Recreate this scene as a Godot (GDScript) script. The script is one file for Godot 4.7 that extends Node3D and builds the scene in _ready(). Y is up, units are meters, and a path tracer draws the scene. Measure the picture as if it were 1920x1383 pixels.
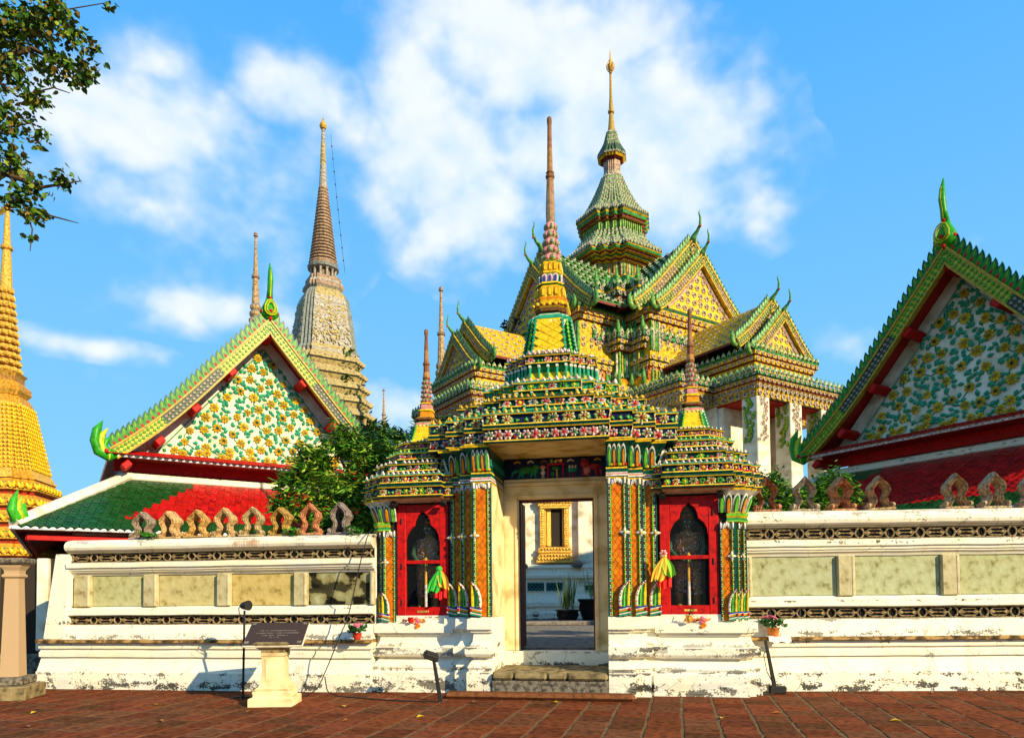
extends Node3D

# ---------------------------------------------------------------- colours (linear base colours)
const CREAM := Color(0.80, 0.76, 0.62)
const YEL := Color(0.86, 0.54, 0.014)
const ORA := Color(0.80, 0.27, 0.010)
const GRN := Color(0.03, 0.24, 0.05)
const LGR := Color(0.18, 0.52, 0.04)
const DGR := Color(0.006, 0.075, 0.045)
const TEA := Color(0.02, 0.33, 0.18)
const WHI := Color(0.76, 0.70, 0.58)
const PNK := Color(0.70, 0.26, 0.25)
const RED := Color(0.52, 0.015, 0.012)
const MAR := Color(0.13, 0.012, 0.012)
const BLU := Color(0.03, 0.07, 0.34)
const NAV := Color(0.012, 0.018, 0.06)
const GLD := Color(0.72, 0.40, 0.05)
const BRN := Color(0.22, 0.10, 0.035)

var rng := RandomNumberGenerator.new()
var used := {}
var M := {}          # materials by name
var S := {}          # shared small meshes by name
var V := {}          # the same in several tones

# ---------------------------------------------------------------- mesh builder
class Mb:
	var st := SurfaceTool.new()
	var x := Transform3D.IDENTITY
	var c := Color(1, 1, 1)
	var flip := false
	func _init():
		st.begin(Mesh.PRIMITIVE_TRIANGLES)
		st.set_smooth_group(-1)
	func smooth(on: bool):
		st.set_smooth_group(1 if on else -1)
	func tri(a: Vector3, b: Vector3, d: Vector3):       # counter-clockwise seen from outside
		st.set_color(c)
		st.add_vertex(x * a)
		st.add_vertex(x * d)
		st.add_vertex(x * b)
	func quad(a: Vector3, b: Vector3, d: Vector3, e: Vector3):
		tri(a, b, d)
		tri(a, d, e)
	func box(o: Vector3, s: Vector3, ch := 0.0):
		var h := s * 0.5
		var k := minf(ch, minf(h.x, minf(h.y, h.z)) * 0.9)
		for ax in 3:
			var u := (ax + 1) % 3
			var v := (ax + 2) % 3
			for sg in [-1.0, 1.0]:
				var p := []
				for q in [[-1, -1], [1, -1], [1, 1], [-1, 1]]:
					var w := Vector3.ZERO
					w[ax] = h[ax] * sg
					w[u] = (h[u] - k) * q[0]
					w[v] = (h[v] - k) * q[1]
					p.append(o + w)
				if sg > 0:
					quad(p[0], p[1], p[2], p[3])
				else:
					quad(p[3], p[2], p[1], p[0])
		if k > 0.0:
			for ax in 3:
				var u := (ax + 1) % 3
				var v := (ax + 2) % 3
				for su in [-1.0, 1.0]:
					for sv in [-1.0, 1.0]:
						var p := []
						for q in [[-1, 0], [1, 0], [1, 1], [-1, 1]]:
							var w := Vector3.ZERO
							w[ax] = (h[ax] - k) * q[0]
							w[u] = (h[u] if q[1] == 0 else h[u] - k) * su
							w[v] = (h[v] - k if q[1] == 0 else h[v]) * sv
							p.append(o + w)
						if su * sv > 0:
							quad(p[0], p[1], p[2], p[3])
						else:
							quad(p[3], p[2], p[1], p[0])
			for sx in [-1.0, 1.0]:
				for sy in [-1.0, 1.0]:
					for sz in [-1.0, 1.0]:
						var a := o + Vector3(h.x * sx, (h.y - k) * sy, (h.z - k) * sz)
						var b := o + Vector3((h.x - k) * sx, h.y * sy, (h.z - k) * sz)
						var d := o + Vector3((h.x - k) * sx, (h.y - k) * sy, h.z * sz)
						if sx * sy * sz > 0:
							tri(a, b, d)
						else:
							tri(a, d, b)
	func loft(rings: Array, cols: Array, cap_lo := false, cap_hi := true, alt = null, per := 0):
		for i in rings.size() - 1:
			var lo: PackedVector3Array = rings[i]
			var hi: PackedVector3Array = rings[i + 1]
			var n := lo.size()
			var col: Color = cols[mini(i + 1, cols.size() - 1)]
			for k in n:
				c = col
				if alt != null and per > 0 and k % per != per - 1:
					c = alt[mini(i + 1, alt.size() - 1)]
				var k2 := (k + 1) % n
				quad(lo[k], lo[k2], hi[k2], hi[k])
		c = cols[-1]
		if cap_hi:
			fan(rings[-1], true)
		c = cols[0]
		if cap_lo:
			fan(rings[0], false)
	func fan(r: PackedVector3Array, up: bool):
		var m := Vector3.ZERO
		for p in r:
			m += p
		m /= r.size()
		for k in r.size():
			if up:
				tri(m, r[k], r[(k + 1) % r.size()])
			else:
				tri(m, r[(k + 1) % r.size()], r[k])
	func poly(pts: PackedVector2Array, z0: float, z1: float, bev := 0.0, back := true):   # outline in x, y extruded from z0 to z1 (front)
		var p := pts.duplicate()
		if Geometry2D.is_polygon_clockwise(p):
			p.reverse()
		var f := p.duplicate()
		if bev > 0.0:
			var cs := Vector2.ZERO
			for q in p:
				cs += q
			cs /= p.size()
			for i in f.size():
				var d: Vector2 = (p[(i + 1) % p.size()] - p[i - 1]).normalized()
				f[i] = p[i] + Vector2(-d.y, d.x) * bev
		var zb := z1 - bev
		var idx := Geometry2D.triangulate_polygon(p)
		for i in range(0, idx.size(), 3):
			var a := f[idx[i]]
			var b := f[idx[i + 1]]
			var d := f[idx[i + 2]]
			if (b - a).cross(d - a) < 0:
				var t := b
				b = d
				d = t
			tri(Vector3(a.x, a.y, z1), Vector3(b.x, b.y, z1), Vector3(d.x, d.y, z1))
		if back:
			for i in range(0, idx.size(), 3):
				var a := p[idx[i]]
				var b := p[idx[i + 1]]
				var d := p[idx[i + 2]]
				if (b - a).cross(d - a) < 0:
					var t := b
					b = d
					d = t
				tri(Vector3(a.x, a.y, z0), Vector3(d.x, d.y, z0), Vector3(b.x, b.y, z0))
		for i in p.size():
			var a := p[i]
			var b := p[(i + 1) % p.size()]
			quad(Vector3(a.x, a.y, z0), Vector3(b.x, b.y, z0), Vector3(b.x, b.y, zb), Vector3(a.x, a.y, zb))
			if bev > 0.0:
				var a2 := f[i]
				var b2 := f[(i + 1) % p.size()]
				quad(Vector3(a.x, a.y, zb), Vector3(b.x, b.y, zb), Vector3(b2.x, b2.y, z1), Vector3(a2.x, a2.y, z1))
	func tube(path: Array, rad: Array, n := 8, caps := true, flat := 1.0, cols := []):
		var rings := []
		var up := Vector3.UP
		for i in path.size():
			var d: Vector3 = (path[mini(i + 1, path.size() - 1)] - path[maxi(i - 1, 0)]).normalized()
			if absf(d.dot(up)) > 0.95:
				up = Vector3.FORWARD if absf(d.z) < 0.8 else Vector3.RIGHT
			var s := d.cross(up).normalized()
			var t := s.cross(d).normalized()
			up = t
			var r := PackedVector3Array()
			for k in n:
				var a := TAU * k / n
				r.append(path[i] + (s * cos(a) + t * sin(a) * flat) * float(rad[mini(i, rad.size() - 1)]))
			rings.append(r)
		loft(rings, cols if cols else [c], caps, caps)
	func lathe(prof: Array, n := 16, cols := [], o := Vector3.ZERO):      # prof: [y, r]
		var rings := []
		for q in prof:
			var r := PackedVector3Array()
			for k in n:
				var a := TAU * (k + 0.5) / n
				r.append(o + Vector3(cos(a) * q[1], q[0], -sin(a) * q[1]))
			rings.append(r)
		loft(rings, cols if cols else [c], true, true)
	func blob(o: Vector3, s: Vector3, n := 8, m := 5):
		var rings := []
		for j in m + 1:
			var b := PI * j / m - PI / 2
			var r := PackedVector3Array()
			for k in n:
				var a := TAU * k / n
				r.append(o + Vector3(cos(a) * cos(b) * s.x, sin(b) * s.y, -sin(a) * cos(b) * s.z))
			rings.append(r)
		loft(rings, [c], false, false)
	func done() -> ArrayMesh:
		st.generate_normals()
		return st.commit()

# ---------------------------------------------------------------- scene helpers
func numbered(n: String) -> String:
	var k: int = used.get(n, 0)
	used[n] = k + 1
	return n if k == 0 else "%s_%03d" % [n, k]

func thing(called: String, label: String, category: String, at := Vector3.ZERO, deg := 0.0, group := "") -> Node3D:
	var o := Node3D.new()
	o.name = numbered(called)
	add_child(o)
	o.position = at
	o.rotation_degrees.y = deg
	tag(o, label, category, group)
	return o

func tag(o: Node3D, label: String, category: String, group := ""):
	o.set_meta("label", label)
	o.set_meta("category", category)
	if group:
		o.set_meta("group", group)

func part(p: Node3D, called: String, mesh: Mesh, mat: Material, xf := Transform3D.IDENTITY) -> MeshInstance3D:
	var o := MeshInstance3D.new()
	o.name = called
	o.mesh = mesh
	o.material_override = mat
	o.transform = xf
	p.add_child(o, true)
	return o

func struct(called: String, mesh: Mesh, mat: Material) -> MeshInstance3D:
	var o := part(self, called, mesh, mat)
	o.set_meta("kind", "structure")
	return o

func many(p: Node3D, called: String, mesh: Mesh, mat: Material, xfs: Array, cols := []):   # too small or too many to pick apart: one object
	if xfs.is_empty():
		return null
	var mm := MultiMesh.new()
	mm.transform_format = MultiMesh.TRANSFORM_3D
	mm.use_colors = not cols.is_empty()
	mm.mesh = mesh
	mm.instance_count = xfs.size()
	for i in xfs.size():
		mm.set_instance_transform(i, xfs[i])
		if cols:
			mm.set_instance_color(i, cols[i])
	var o := MultiMeshInstance3D.new()
	o.name = called
	o.multimesh = mm
	o.material_override = mat
	o.set_meta("kind", "stuff")
	p.add_child(o, true)
	return o

func xf(o: Vector3, s := Vector3.ONE, deg := Vector3.ZERO) -> Transform3D:
	return Transform3D(Basis.from_euler(deg * PI / 180.0).scaled_local(s), o)

func facing(o: Vector3, out: Vector3, s := Vector3.ONE, up := Vector3.UP) -> Transform3D:   # local z looks along out
	var z := out.normalized()
	var xx := up.cross(z).normalized()
	var y := z.cross(xx)
	return Transform3D(Basis(xx * s.x, y * s.y, z * s.z), o)

# ---------------------------------------------------------------- plan with stepped corners
func redent(hw: float, hd: float, n: int, fx: float, fz: float, y: float, o := Vector3.ZERO) -> PackedVector3Array:
	var q := []
	var sx := hw * fx
	var sz := hd * fz
	for i in n + 1:
		q.append(Vector2(hw - i * sx, hd - (n - i) * sz))
		if i < n:
			q.append(Vector2(hw - (i + 1) * sx, hd - (n - i) * sz))
	var r := PackedVector3Array()
	for quad in 4:
		for k in q.size():
			var p: Vector2 = q[k] if quad % 2 == 0 else q[q.size() - 1 - k]
			var sg: Vector2 = [Vector2(1, -1), Vector2(-1, -1), Vector2(-1, 1), Vector2(1, 1)][quad]
			r.append(o + Vector3(p.x * sg.x, y, p.y * sg.y))
	return r

func stack(m: Mb, levels: Array, n: int, fx: float, fz: float, alt_cols = null, o := Vector3.ZERO, cap_lo := true):   # levels: [y, half width, half depth, colour]
	var rings := []
	var cols := []
	for l in levels:
		rings.append(redent(l[1], l[2], n, fx, fz, l[0], o))
		cols.append(l[3])
	m.loft(rings, cols, cap_lo, true, alt_cols, 2 * n + 1)

# transforms along a closed ring: pieces spaced along each edge and turned outwards; keep says which way edges may face
func along(ring: PackedVector3Array, gap: float, size: Vector3, keep: Callable, lift := 0.0, push := 0.0) -> Array:
	var out := []
	for i in ring.size():
		var a := ring[i]
		var b := ring[(i + 1) % ring.size()]
		var d := b - a
		var nrm := Vector3(-d.z, 0, d.x).normalized()
		if not keep.call(nrm, (a + b) * 0.5):
			continue
		var l := d.length()
		if l < gap * 0.35:
			continue
		var k := maxi(1, roundi(l / gap))
		for j in k:
			var p := a + d * ((j + 0.5) / k) + nrm * push + Vector3(0, lift, 0)
			out.append(facing(p, nrm, size))
	return out

func front(nrm: Vector3, at: Vector3) -> bool:
	return nrm.z > 0.3 or absf(nrm.x) > 0.5 and at.z > -0.2

func all_sides(_n: Vector3, _a: Vector3) -> bool:
	return true

# ---------------------------------------------------------------- small shared shapes (unit size, facing +z)
func rosette(n: int, petal: Color, rim: Color, heart: Color) -> ArrayMesh:
	var m := Mb.new()
	for i in n:
		var a := TAU * i / n
		var w := PI / n * 0.92
		var r0 := Vector3(cos(a), sin(a), 0)
		var c0 := Vector3(cos(a), sin(a), 0) * 0.25 + Vector3(0, 0, 0.30)
		var tip := r0 * 1.0 + Vector3(0, 0, 0.16)
		var s1 := Vector3(cos(a - w), sin(a - w), 0) * 0.72 + Vector3(0, 0, 0.10)
		var s2 := Vector3(cos(a + w), sin(a + w), 0) * 0.72 + Vector3(0, 0, 0.10)
		var mid := r0 * 0.68 + Vector3(0, 0, 0.30)
		m.c = petal
		m.tri(c0, s1, mid)
		m.tri(c0, mid, s2)
		m.c = rim
		m.tri(s1, tip, mid)
		m.tri(mid, tip, s2)
		m.tri(s1, Vector3(0, 0, -0.02), tip)
		m.tri(tip, Vector3(0, 0, -0.02), s2)
	m.c = heart
	for i in 6:
		var a := TAU * i / 6
		var b := TAU * (i + 1) / 6
		m.tri(Vector3(0, 0, 0.46), Vector3(cos(a) * 0.34, sin(a) * 0.34, 0.28), Vector3(cos(b) * 0.34, sin(b) * 0.34, 0.28))
	return m.done()

func spade(outer: Color, inner: Color) -> ArrayMesh:      # upright pointed leaf, base at y 0
	var m := Mb.new()
	var o := [Vector2(-0.42, 0), Vector2(-0.52, 0.3), Vector2(-0.3, 0.62), Vector2(0, 1), Vector2(0.3, 0.62), Vector2(0.52, 0.3), Vector2(0.42, 0)]
	var i2 := [Vector2(-0.2, 0.08), Vector2(-0.25, 0.3), Vector2(-0.15, 0.5), Vector2(0, 0.68), Vector2(0.15, 0.5), Vector2(0.25, 0.3), Vector2(0.2, 0.08)]
	for k in 6:
		m.c = outer
		m.quad(Vector3(o[k + 1].x, o[k + 1].y, 0.06), Vector3(o[k].x, o[k].y, 0.06), Vector3(i2[k].x, i2[k].y, 0.24), Vector3(i2[k + 1].x, i2[k + 1].y, 0.24))
		m.quad(Vector3(o[k].x, o[k].y, 0.06), Vector3(o[k + 1].x, o[k + 1].y, 0.06), Vector3(o[k + 1].x, o[k + 1].y, -0.1), Vector3(o[k].x, o[k].y, -0.1))
		m.tri(Vector3(0, 0.3, -0.1), Vector3(o[k].x, o[k].y, -0.1), Vector3(o[k + 1].x, o[k + 1].y, -0.1))
		m.c = inner
		m.tri(Vector3(0, 0.34, 0.34), Vector3(i2[k + 1].x, i2[k + 1].y, 0.24), Vector3(i2[k].x, i2[k].y, 0.24))
	return m.done()

func leaf_shape(col: Color, rib: Color) -> ArrayMesh:      # lying leaf for relief work, from the origin along +y
	var m := Mb.new()
	var o := [Vector2(0, 0), Vector2(0.3, 0.25), Vector2(0.34, 0.55), Vector2(0, 1), Vector2(-0.34, 0.55), Vector2(-0.3, 0.25)]
	for k in 6:
		m.c = col if k % 2 == 0 else rib
		m.tri(Vector3(0, 0.5, 0.3), Vector3(o[k].x, o[k].y, 0.08), Vector3(o[(k + 1) % 6].x, o[(k + 1) % 6].y, 0.08))
		m.quad(Vector3(o[k].x, o[k].y, -0.05), Vector3(o[(k + 1) % 6].x, o[(k + 1) % 6].y, -0.05), Vector3(o[(k + 1) % 6].x, o[(k + 1) % 6].y, 0.08), Vector3(o[k].x, o[k].y, 0.08))
	return m.done()

func bead(col: Color) -> ArrayMesh:
	var m := Mb.new()
	m.c = col
	m.blob(Vector3.ZERO, Vector3(0.5, 0.5, 0.5), 6, 4)
	return m.done()

func arch_petal(rim: Color, mid: Color, heart: Color) -> ArrayMesh:    # tall pointed arch of three layers, base at y 0, 1 wide 2 tall
	var m := Mb.new()
	var sz := [[0.5, 2.0, 0.12], [0.37, 1.80, 0.19], [0.22, 1.52, 0.25]]
	var cs := [rim, mid, heart]
	for k in 3:
		var w: float = sz[k][0]
		var h: float = sz[k][1]
		m.c = cs[k]
		m.poly(PackedVector2Array([Vector2(-w * 0.8, 0), Vector2(w * 0.8, 0), Vector2(w, h * 0.4), Vector2(w * 0.98, h * 0.68), Vector2(w * 0.8, h * 0.84), Vector2(w * 0.42, h * 0.95), Vector2(0, h), Vector2(-w * 0.42, h * 0.95), Vector2(-w * 0.8, h * 0.84), Vector2(-w * 0.98, h * 0.68), Vector2(-w, h * 0.4)]), -0.05, sz[k][2], 0.03, false)
	return m.done()

func fin_shape(body: Color, stripe: Color, edge: Color, dot: Color) -> ArrayMesh:    # leaf-like crest fin leaning up the slope (+x), base at y 0
	var m := Mb.new()
	var o := PackedVector2Array([Vector2(-0.56, 0), Vector2(0.5, 0), Vector2(0.54, 0.4), Vector2(0.50, 0.75), Vector2(0.40, 1.0), Vector2(0.42, 1.22), Vector2(0.14, 1.14), Vector2(-0.16, 0.98), Vector2(-0.40, 0.72), Vector2(-0.54, 0.38)])
	m.c = edge
	m.poly(o, -0.12, 0.12)
	m.c = body
	var i2 := PackedVector2Array()
	for p in o:
		i2.append((p - Vector2(0.04, 0.5)) * 0.78 + Vector2(0.05, 0.49))
	m.poly(i2, -0.16, 0.17, 0.03)
	m.c = stripe
	m.poly(PackedVector2Array([Vector2(-0.06, 0.55), Vector2(0.06, 0.52), Vector2(0.22, 0.8), Vector2(0.28, 1.02), Vector2(0.12, 0.92)]), 0.1, 0.20, 0.02, false)
	m.c = dot
	m.blob(Vector3(0.0, 0.30, 0.17), Vector3(0.17, 0.17, 0.1), 6, 4)
	return m.done()

func merlon_shape() -> ArrayMesh:       # pointed horseshoe arch of moulded bands with curled feet, 1 wide 1.15 tall
	var m := Mb.new()
	var c := [Vector2(-0.46, 0.0), Vector2(-0.5, 0.12), Vector2(-0.3, 0.2), Vector2(-0.25, 0.38), Vector2(-0.4, 0.62), Vector2(-0.36, 0.8), Vector2(-0.16, 0.98), Vector2(0, 1.15)]
	var out := c.duplicate()
	for i in range(c.size() - 2, -1, -1):
		out.append(Vector2(-c[i].x, c[i].y))
	var inn := [Vector2(-0.24, 0.0), Vector2(-0.21, 0.1), Vector2(-0.12, 0.22), Vector2(-0.12, 0.36), Vector2(-0.23, 0.56), Vector2(-0.21, 0.70), Vector2(-0.09, 0.84), Vector2(0, 0.92)]
	var inn2 := inn.duplicate()
	for i in range(inn.size() - 2, -1, -1):
		inn2.append(Vector2(-inn[i].x, inn[i].y))
	# bands across from the inner to the outer outline, alternately ridged and grooved
	var zs := [0.15, 0.20, 0.15, 0.22, 0.15, 0.20, 0.13]
	var n: int = out.size()
	for side in [1.0, -1.0]:
		for b in 6:
			var t0 := b / 6.0
			var t1 := (b + 1) / 6.0
			for k in n - 1:
				var a := [inn2[k].lerp(out[k], t0), inn2[k + 1].lerp(out[k + 1], t0), inn2[k + 1].lerp(out[k + 1], t1), inn2[k].lerp(out[k], t1)]
				var q := [Vector3(a[0].x, a[0].y, zs[b] * side), Vector3(a[1].x, a[1].y, zs[b] * side), Vector3(a[2].x, a[2].y, zs[b + 1] * side), Vector3(a[3].x, a[3].y, zs[b + 1] * side)]
				if side > 0:
					m.quad(q[0], q[3], q[2], q[1])
				else:
					m.quad(q[0], q[1], q[2], q[3])
	for k in n - 1:
		m.quad(Vector3(out[k].x, out[k].y, -0.12), Vector3(out[k + 1].x, out[k + 1].y, -0.12), Vector3(out[k + 1].x, out[k + 1].y, 0.12), Vector3(out[k].x, out[k].y, 0.12))
		m.quad(Vector3(inn2[k].x, inn2[k].y, 0.14), Vector3(inn2[k + 1].x, inn2[k + 1].y, 0.14), Vector3(inn2[k + 1].x, inn2[k + 1].y, -0.14), Vector3(inn2[k].x, inn2[k].y, -0.14))
	for s in [-1.0, 1.0]:
		m.blob(Vector3(s * 0.42, 0.1, 0.12), Vector3(0.12, 0.1, 0.12), 7, 4)
	m.box(Vector3(0, -0.03, 0), Vector3(1.0, 0.07, 0.44), 0.015)
	return m.done()

func grille_shape() -> ArrayMesh:       # carved block: dark ground, hexagon ring, two arrow heads, side scrolls; 1 wide 0.42 tall
	var m := Mb.new()
	var stone := Color(0.36, 0.26, 0.13)
	m.c = Color(0.012, 0.009, 0.007)
	m.box(Vector3(0, 0, -0.06), Vector3(1.0, 0.44, 0.04))
	m.c = stone
	for s in [-1.0, 1.0]:
		m.box(Vector3(0, 0.205 * s, -0.01), Vector3(1.0, 0.03, 0.08), 0.008)
		var cv := []
		for k in 7:
			var a := -PI / 2 + PI * k / 6
			cv.append(Vector3(s * (0.5 - 0.13 * cos(a)), 0.19 * sin(a), 0.0))
		m.tube(cv, [0.028], 6)
		var ar := PackedVector2Array([Vector2(s * 0.12, 0), Vector2(s * 0.2, 0.07), Vector2(s * 0.26, 0.045), Vector2(s * 0.34, 0), Vector2(s * 0.26, -0.045), Vector2(s * 0.2, -0.07)])
		m.poly(ar, -0.05, 0.035, 0.015, false)
		m.blob(Vector3(s * 0.33, 0.0, 0.01), Vector3(0.04, 0.045, 0.035), 6, 4)
		for t in [-1.0, 1.0]:
			m.blob(Vector3(s * 0.42, 0.13 * t, 0.0), Vector3(0.045, 0.045, 0.04), 6, 4)
	var hx := [Vector3(-0.34, 0, 0), Vector3(-0.2, 0.14, 0), Vector3(0.2, 0.14, 0), Vector3(0.34, 0, 0), Vector3(0.2, -0.14, 0), Vector3(-0.2, -0.14, 0), Vector3(-0.34, 0, 0)]
	m.tube(hx, [0.024], 6)
	m.box(Vector3(0, 0, -0.01), Vector3(0.3, 0.035, 0.06), 0.01)
	return m.done()

func tile_shape() -> ArrayMesh:         # glazed roof tile with a pointed lower end; 1 wide 1 long along -y, facing +z
	var m := Mb.new()
	m.poly(PackedVector2Array([Vector2(-0.49, 0.25), Vector2(0.49, 0.25), Vector2(0.49, -0.62), Vector2(0, -1.0), Vector2(-0.49, -0.62)]), -0.03, 0.06, 0.03, false)
	return m.done()

func horn(m: Mb, pts: Array, rad: Array, col: Color, n := 7, flat := 1.0):
	m.c = col
	m.smooth(true)
	m.tube(pts, rad, n, true, flat)
	m.smooth(false)

# ---------------------------------------------------------------- materials
func noise_tex(seed_: int, freq: float, stops: Array, octaves := 4, size := 512) -> NoiseTexture2D:
	var n := FastNoiseLite.new()
	n.seed = seed_
	n.noise_type = FastNoiseLite.TYPE_SIMPLEX_SMOOTH
	n.frequency = freq
	n.fractal_octaves = octaves
	var t := NoiseTexture2D.new()
	t.width = size
	t.height = size
	t.seamless = true
	t.noise = n
	var g := Gradient.new()
	var off := PackedFloat32Array()
	var cs := PackedColorArray()
	for s in stops:
		off.append(s[0])
		cs.append(s[1])
	g.offsets = off
	g.colors = cs
	t.color_ramp = g
	return t

func grey(v: float) -> Color:
	return Color(v, v, v)

func mat(called: String, col: Color, rough: float, vcol: bool, tex: Texture2D = null, scale := 1.0, relief: Texture2D = null, deep := 0.3) -> StandardMaterial3D:
	var m := StandardMaterial3D.new()
	m.albedo_color = col.linear_to_srgb()
	m.roughness = rough
	m.vertex_color_use_as_albedo = vcol
	m.metallic_specular = 0.3
	if tex:
		m.albedo_texture = tex
	if tex or relief:
		m.uv1_triplanar = true
		m.uv1_world_triplanar = true
		m.uv1_scale = Vector3.ONE * scale
	if relief:
		m.heightmap_enabled = true
		m.heightmap_texture = relief
		m.heightmap_scale = deep
	M[called] = m
	return m

func stain_image(w: int, h: int, wide: float, tall: float, seed_: int, base: Color, dark: Color, rows: Array, warm: float, rust := Vector3.ZERO) -> ImageTexture:
	# weathered lime wash: mould that settles on the ledges given by rows [height, spread, amount], over blotches and hairline cracks
	var na := FastNoiseLite.new()
	na.seed = seed_
	na.frequency = 1.6
	na.fractal_octaves = 5
	var nb := FastNoiseLite.new()
	nb.seed = seed_ + 5
	nb.frequency = 9.0
	nb.fractal_octaves = 3
	var nc := FastNoiseLite.new()
	nc.seed = seed_ + 9
	nc.frequency = 1.1
	nc.fractal_octaves = 3
	var nd := FastNoiseLite.new()
	nd.seed = seed_ + 13
	nd.frequency = 28.0
	nd.fractal_octaves = 3
	var data := PackedByteArray()
	data.resize(w * h * 3)
	var k := 0
	for j in h:
		var y := tall * (1.0 - (j + 0.5) / h)
		var am := 0.0
		for r in rows:
			var d: float = (y - r[0]) / r[1]
			am = maxf(am, r[2] * exp(-d * d))
		for i in w:
			var xx := wide * i / w
			var a := na.get_noise_2d(xx, y * 2.2)
			var b := nb.get_noise_2d(xx * 0.7, y)
			var c := nc.get_noise_2d(xx, y)
			var e := nd.get_noise_2d(xx * 0.8, y)
			var drip := nd.get_noise_2d(xx * 0.9 + 30.0, y * 0.05 + 7.0)
			var s := smoothstep(0.36, 0.56, am * (0.36 + a * 0.75) + a * 0.22 + b * 0.36 + e * 0.38 + maxf(drip, 0.0) * am * 0.25)
			s = maxf(s * 0.96, smoothstep(0.022, 0.0, absf(c + b * 0.08 - 0.12)) * 0.75 * smoothstep(-0.05, 0.25, am * 0.6 + a))
			var t := 1.0 + 0.10 * c + 0.07 * a
			var wv := clampf(0.5 + c * 1.2 + b * 0.5, 0.0, 1.0) * warm
			var rs := 0.0
			if rust.z > 0.0:
				var du := (xx - rust.x) / rust.z
				var dv := (y - rust.y) / (rust.z * 0.5)
				rs = clampf((1.2 - du * du - dv * dv) * 0.7 + drip * 1.2 + b * 0.6, 0.0, 1.0) * (1.0 if du * du + dv * dv < 1.6 else 0.0)
			var col := Color(base.r * t, base.g * t * (1.0 - 0.06 * wv), base.b * t * (1.0 - 0.22 * wv)).lerp(Color(0.42, 0.15, 0.02), rs * 0.85).lerp(dark, s)
			data[k] = int(clampf(pow(col.r, 0.4545), 0, 1) * 255)
			data[k + 1] = int(clampf(pow(col.g, 0.4545), 0, 1) * 255)
			data[k + 2] = int(clampf(pow(col.b, 0.4545), 0, 1) * 255)
			k += 3
	return ImageTexture.create_from_image(Image.create_from_data(w, h, false, Image.FORMAT_RGB8, data))

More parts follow.
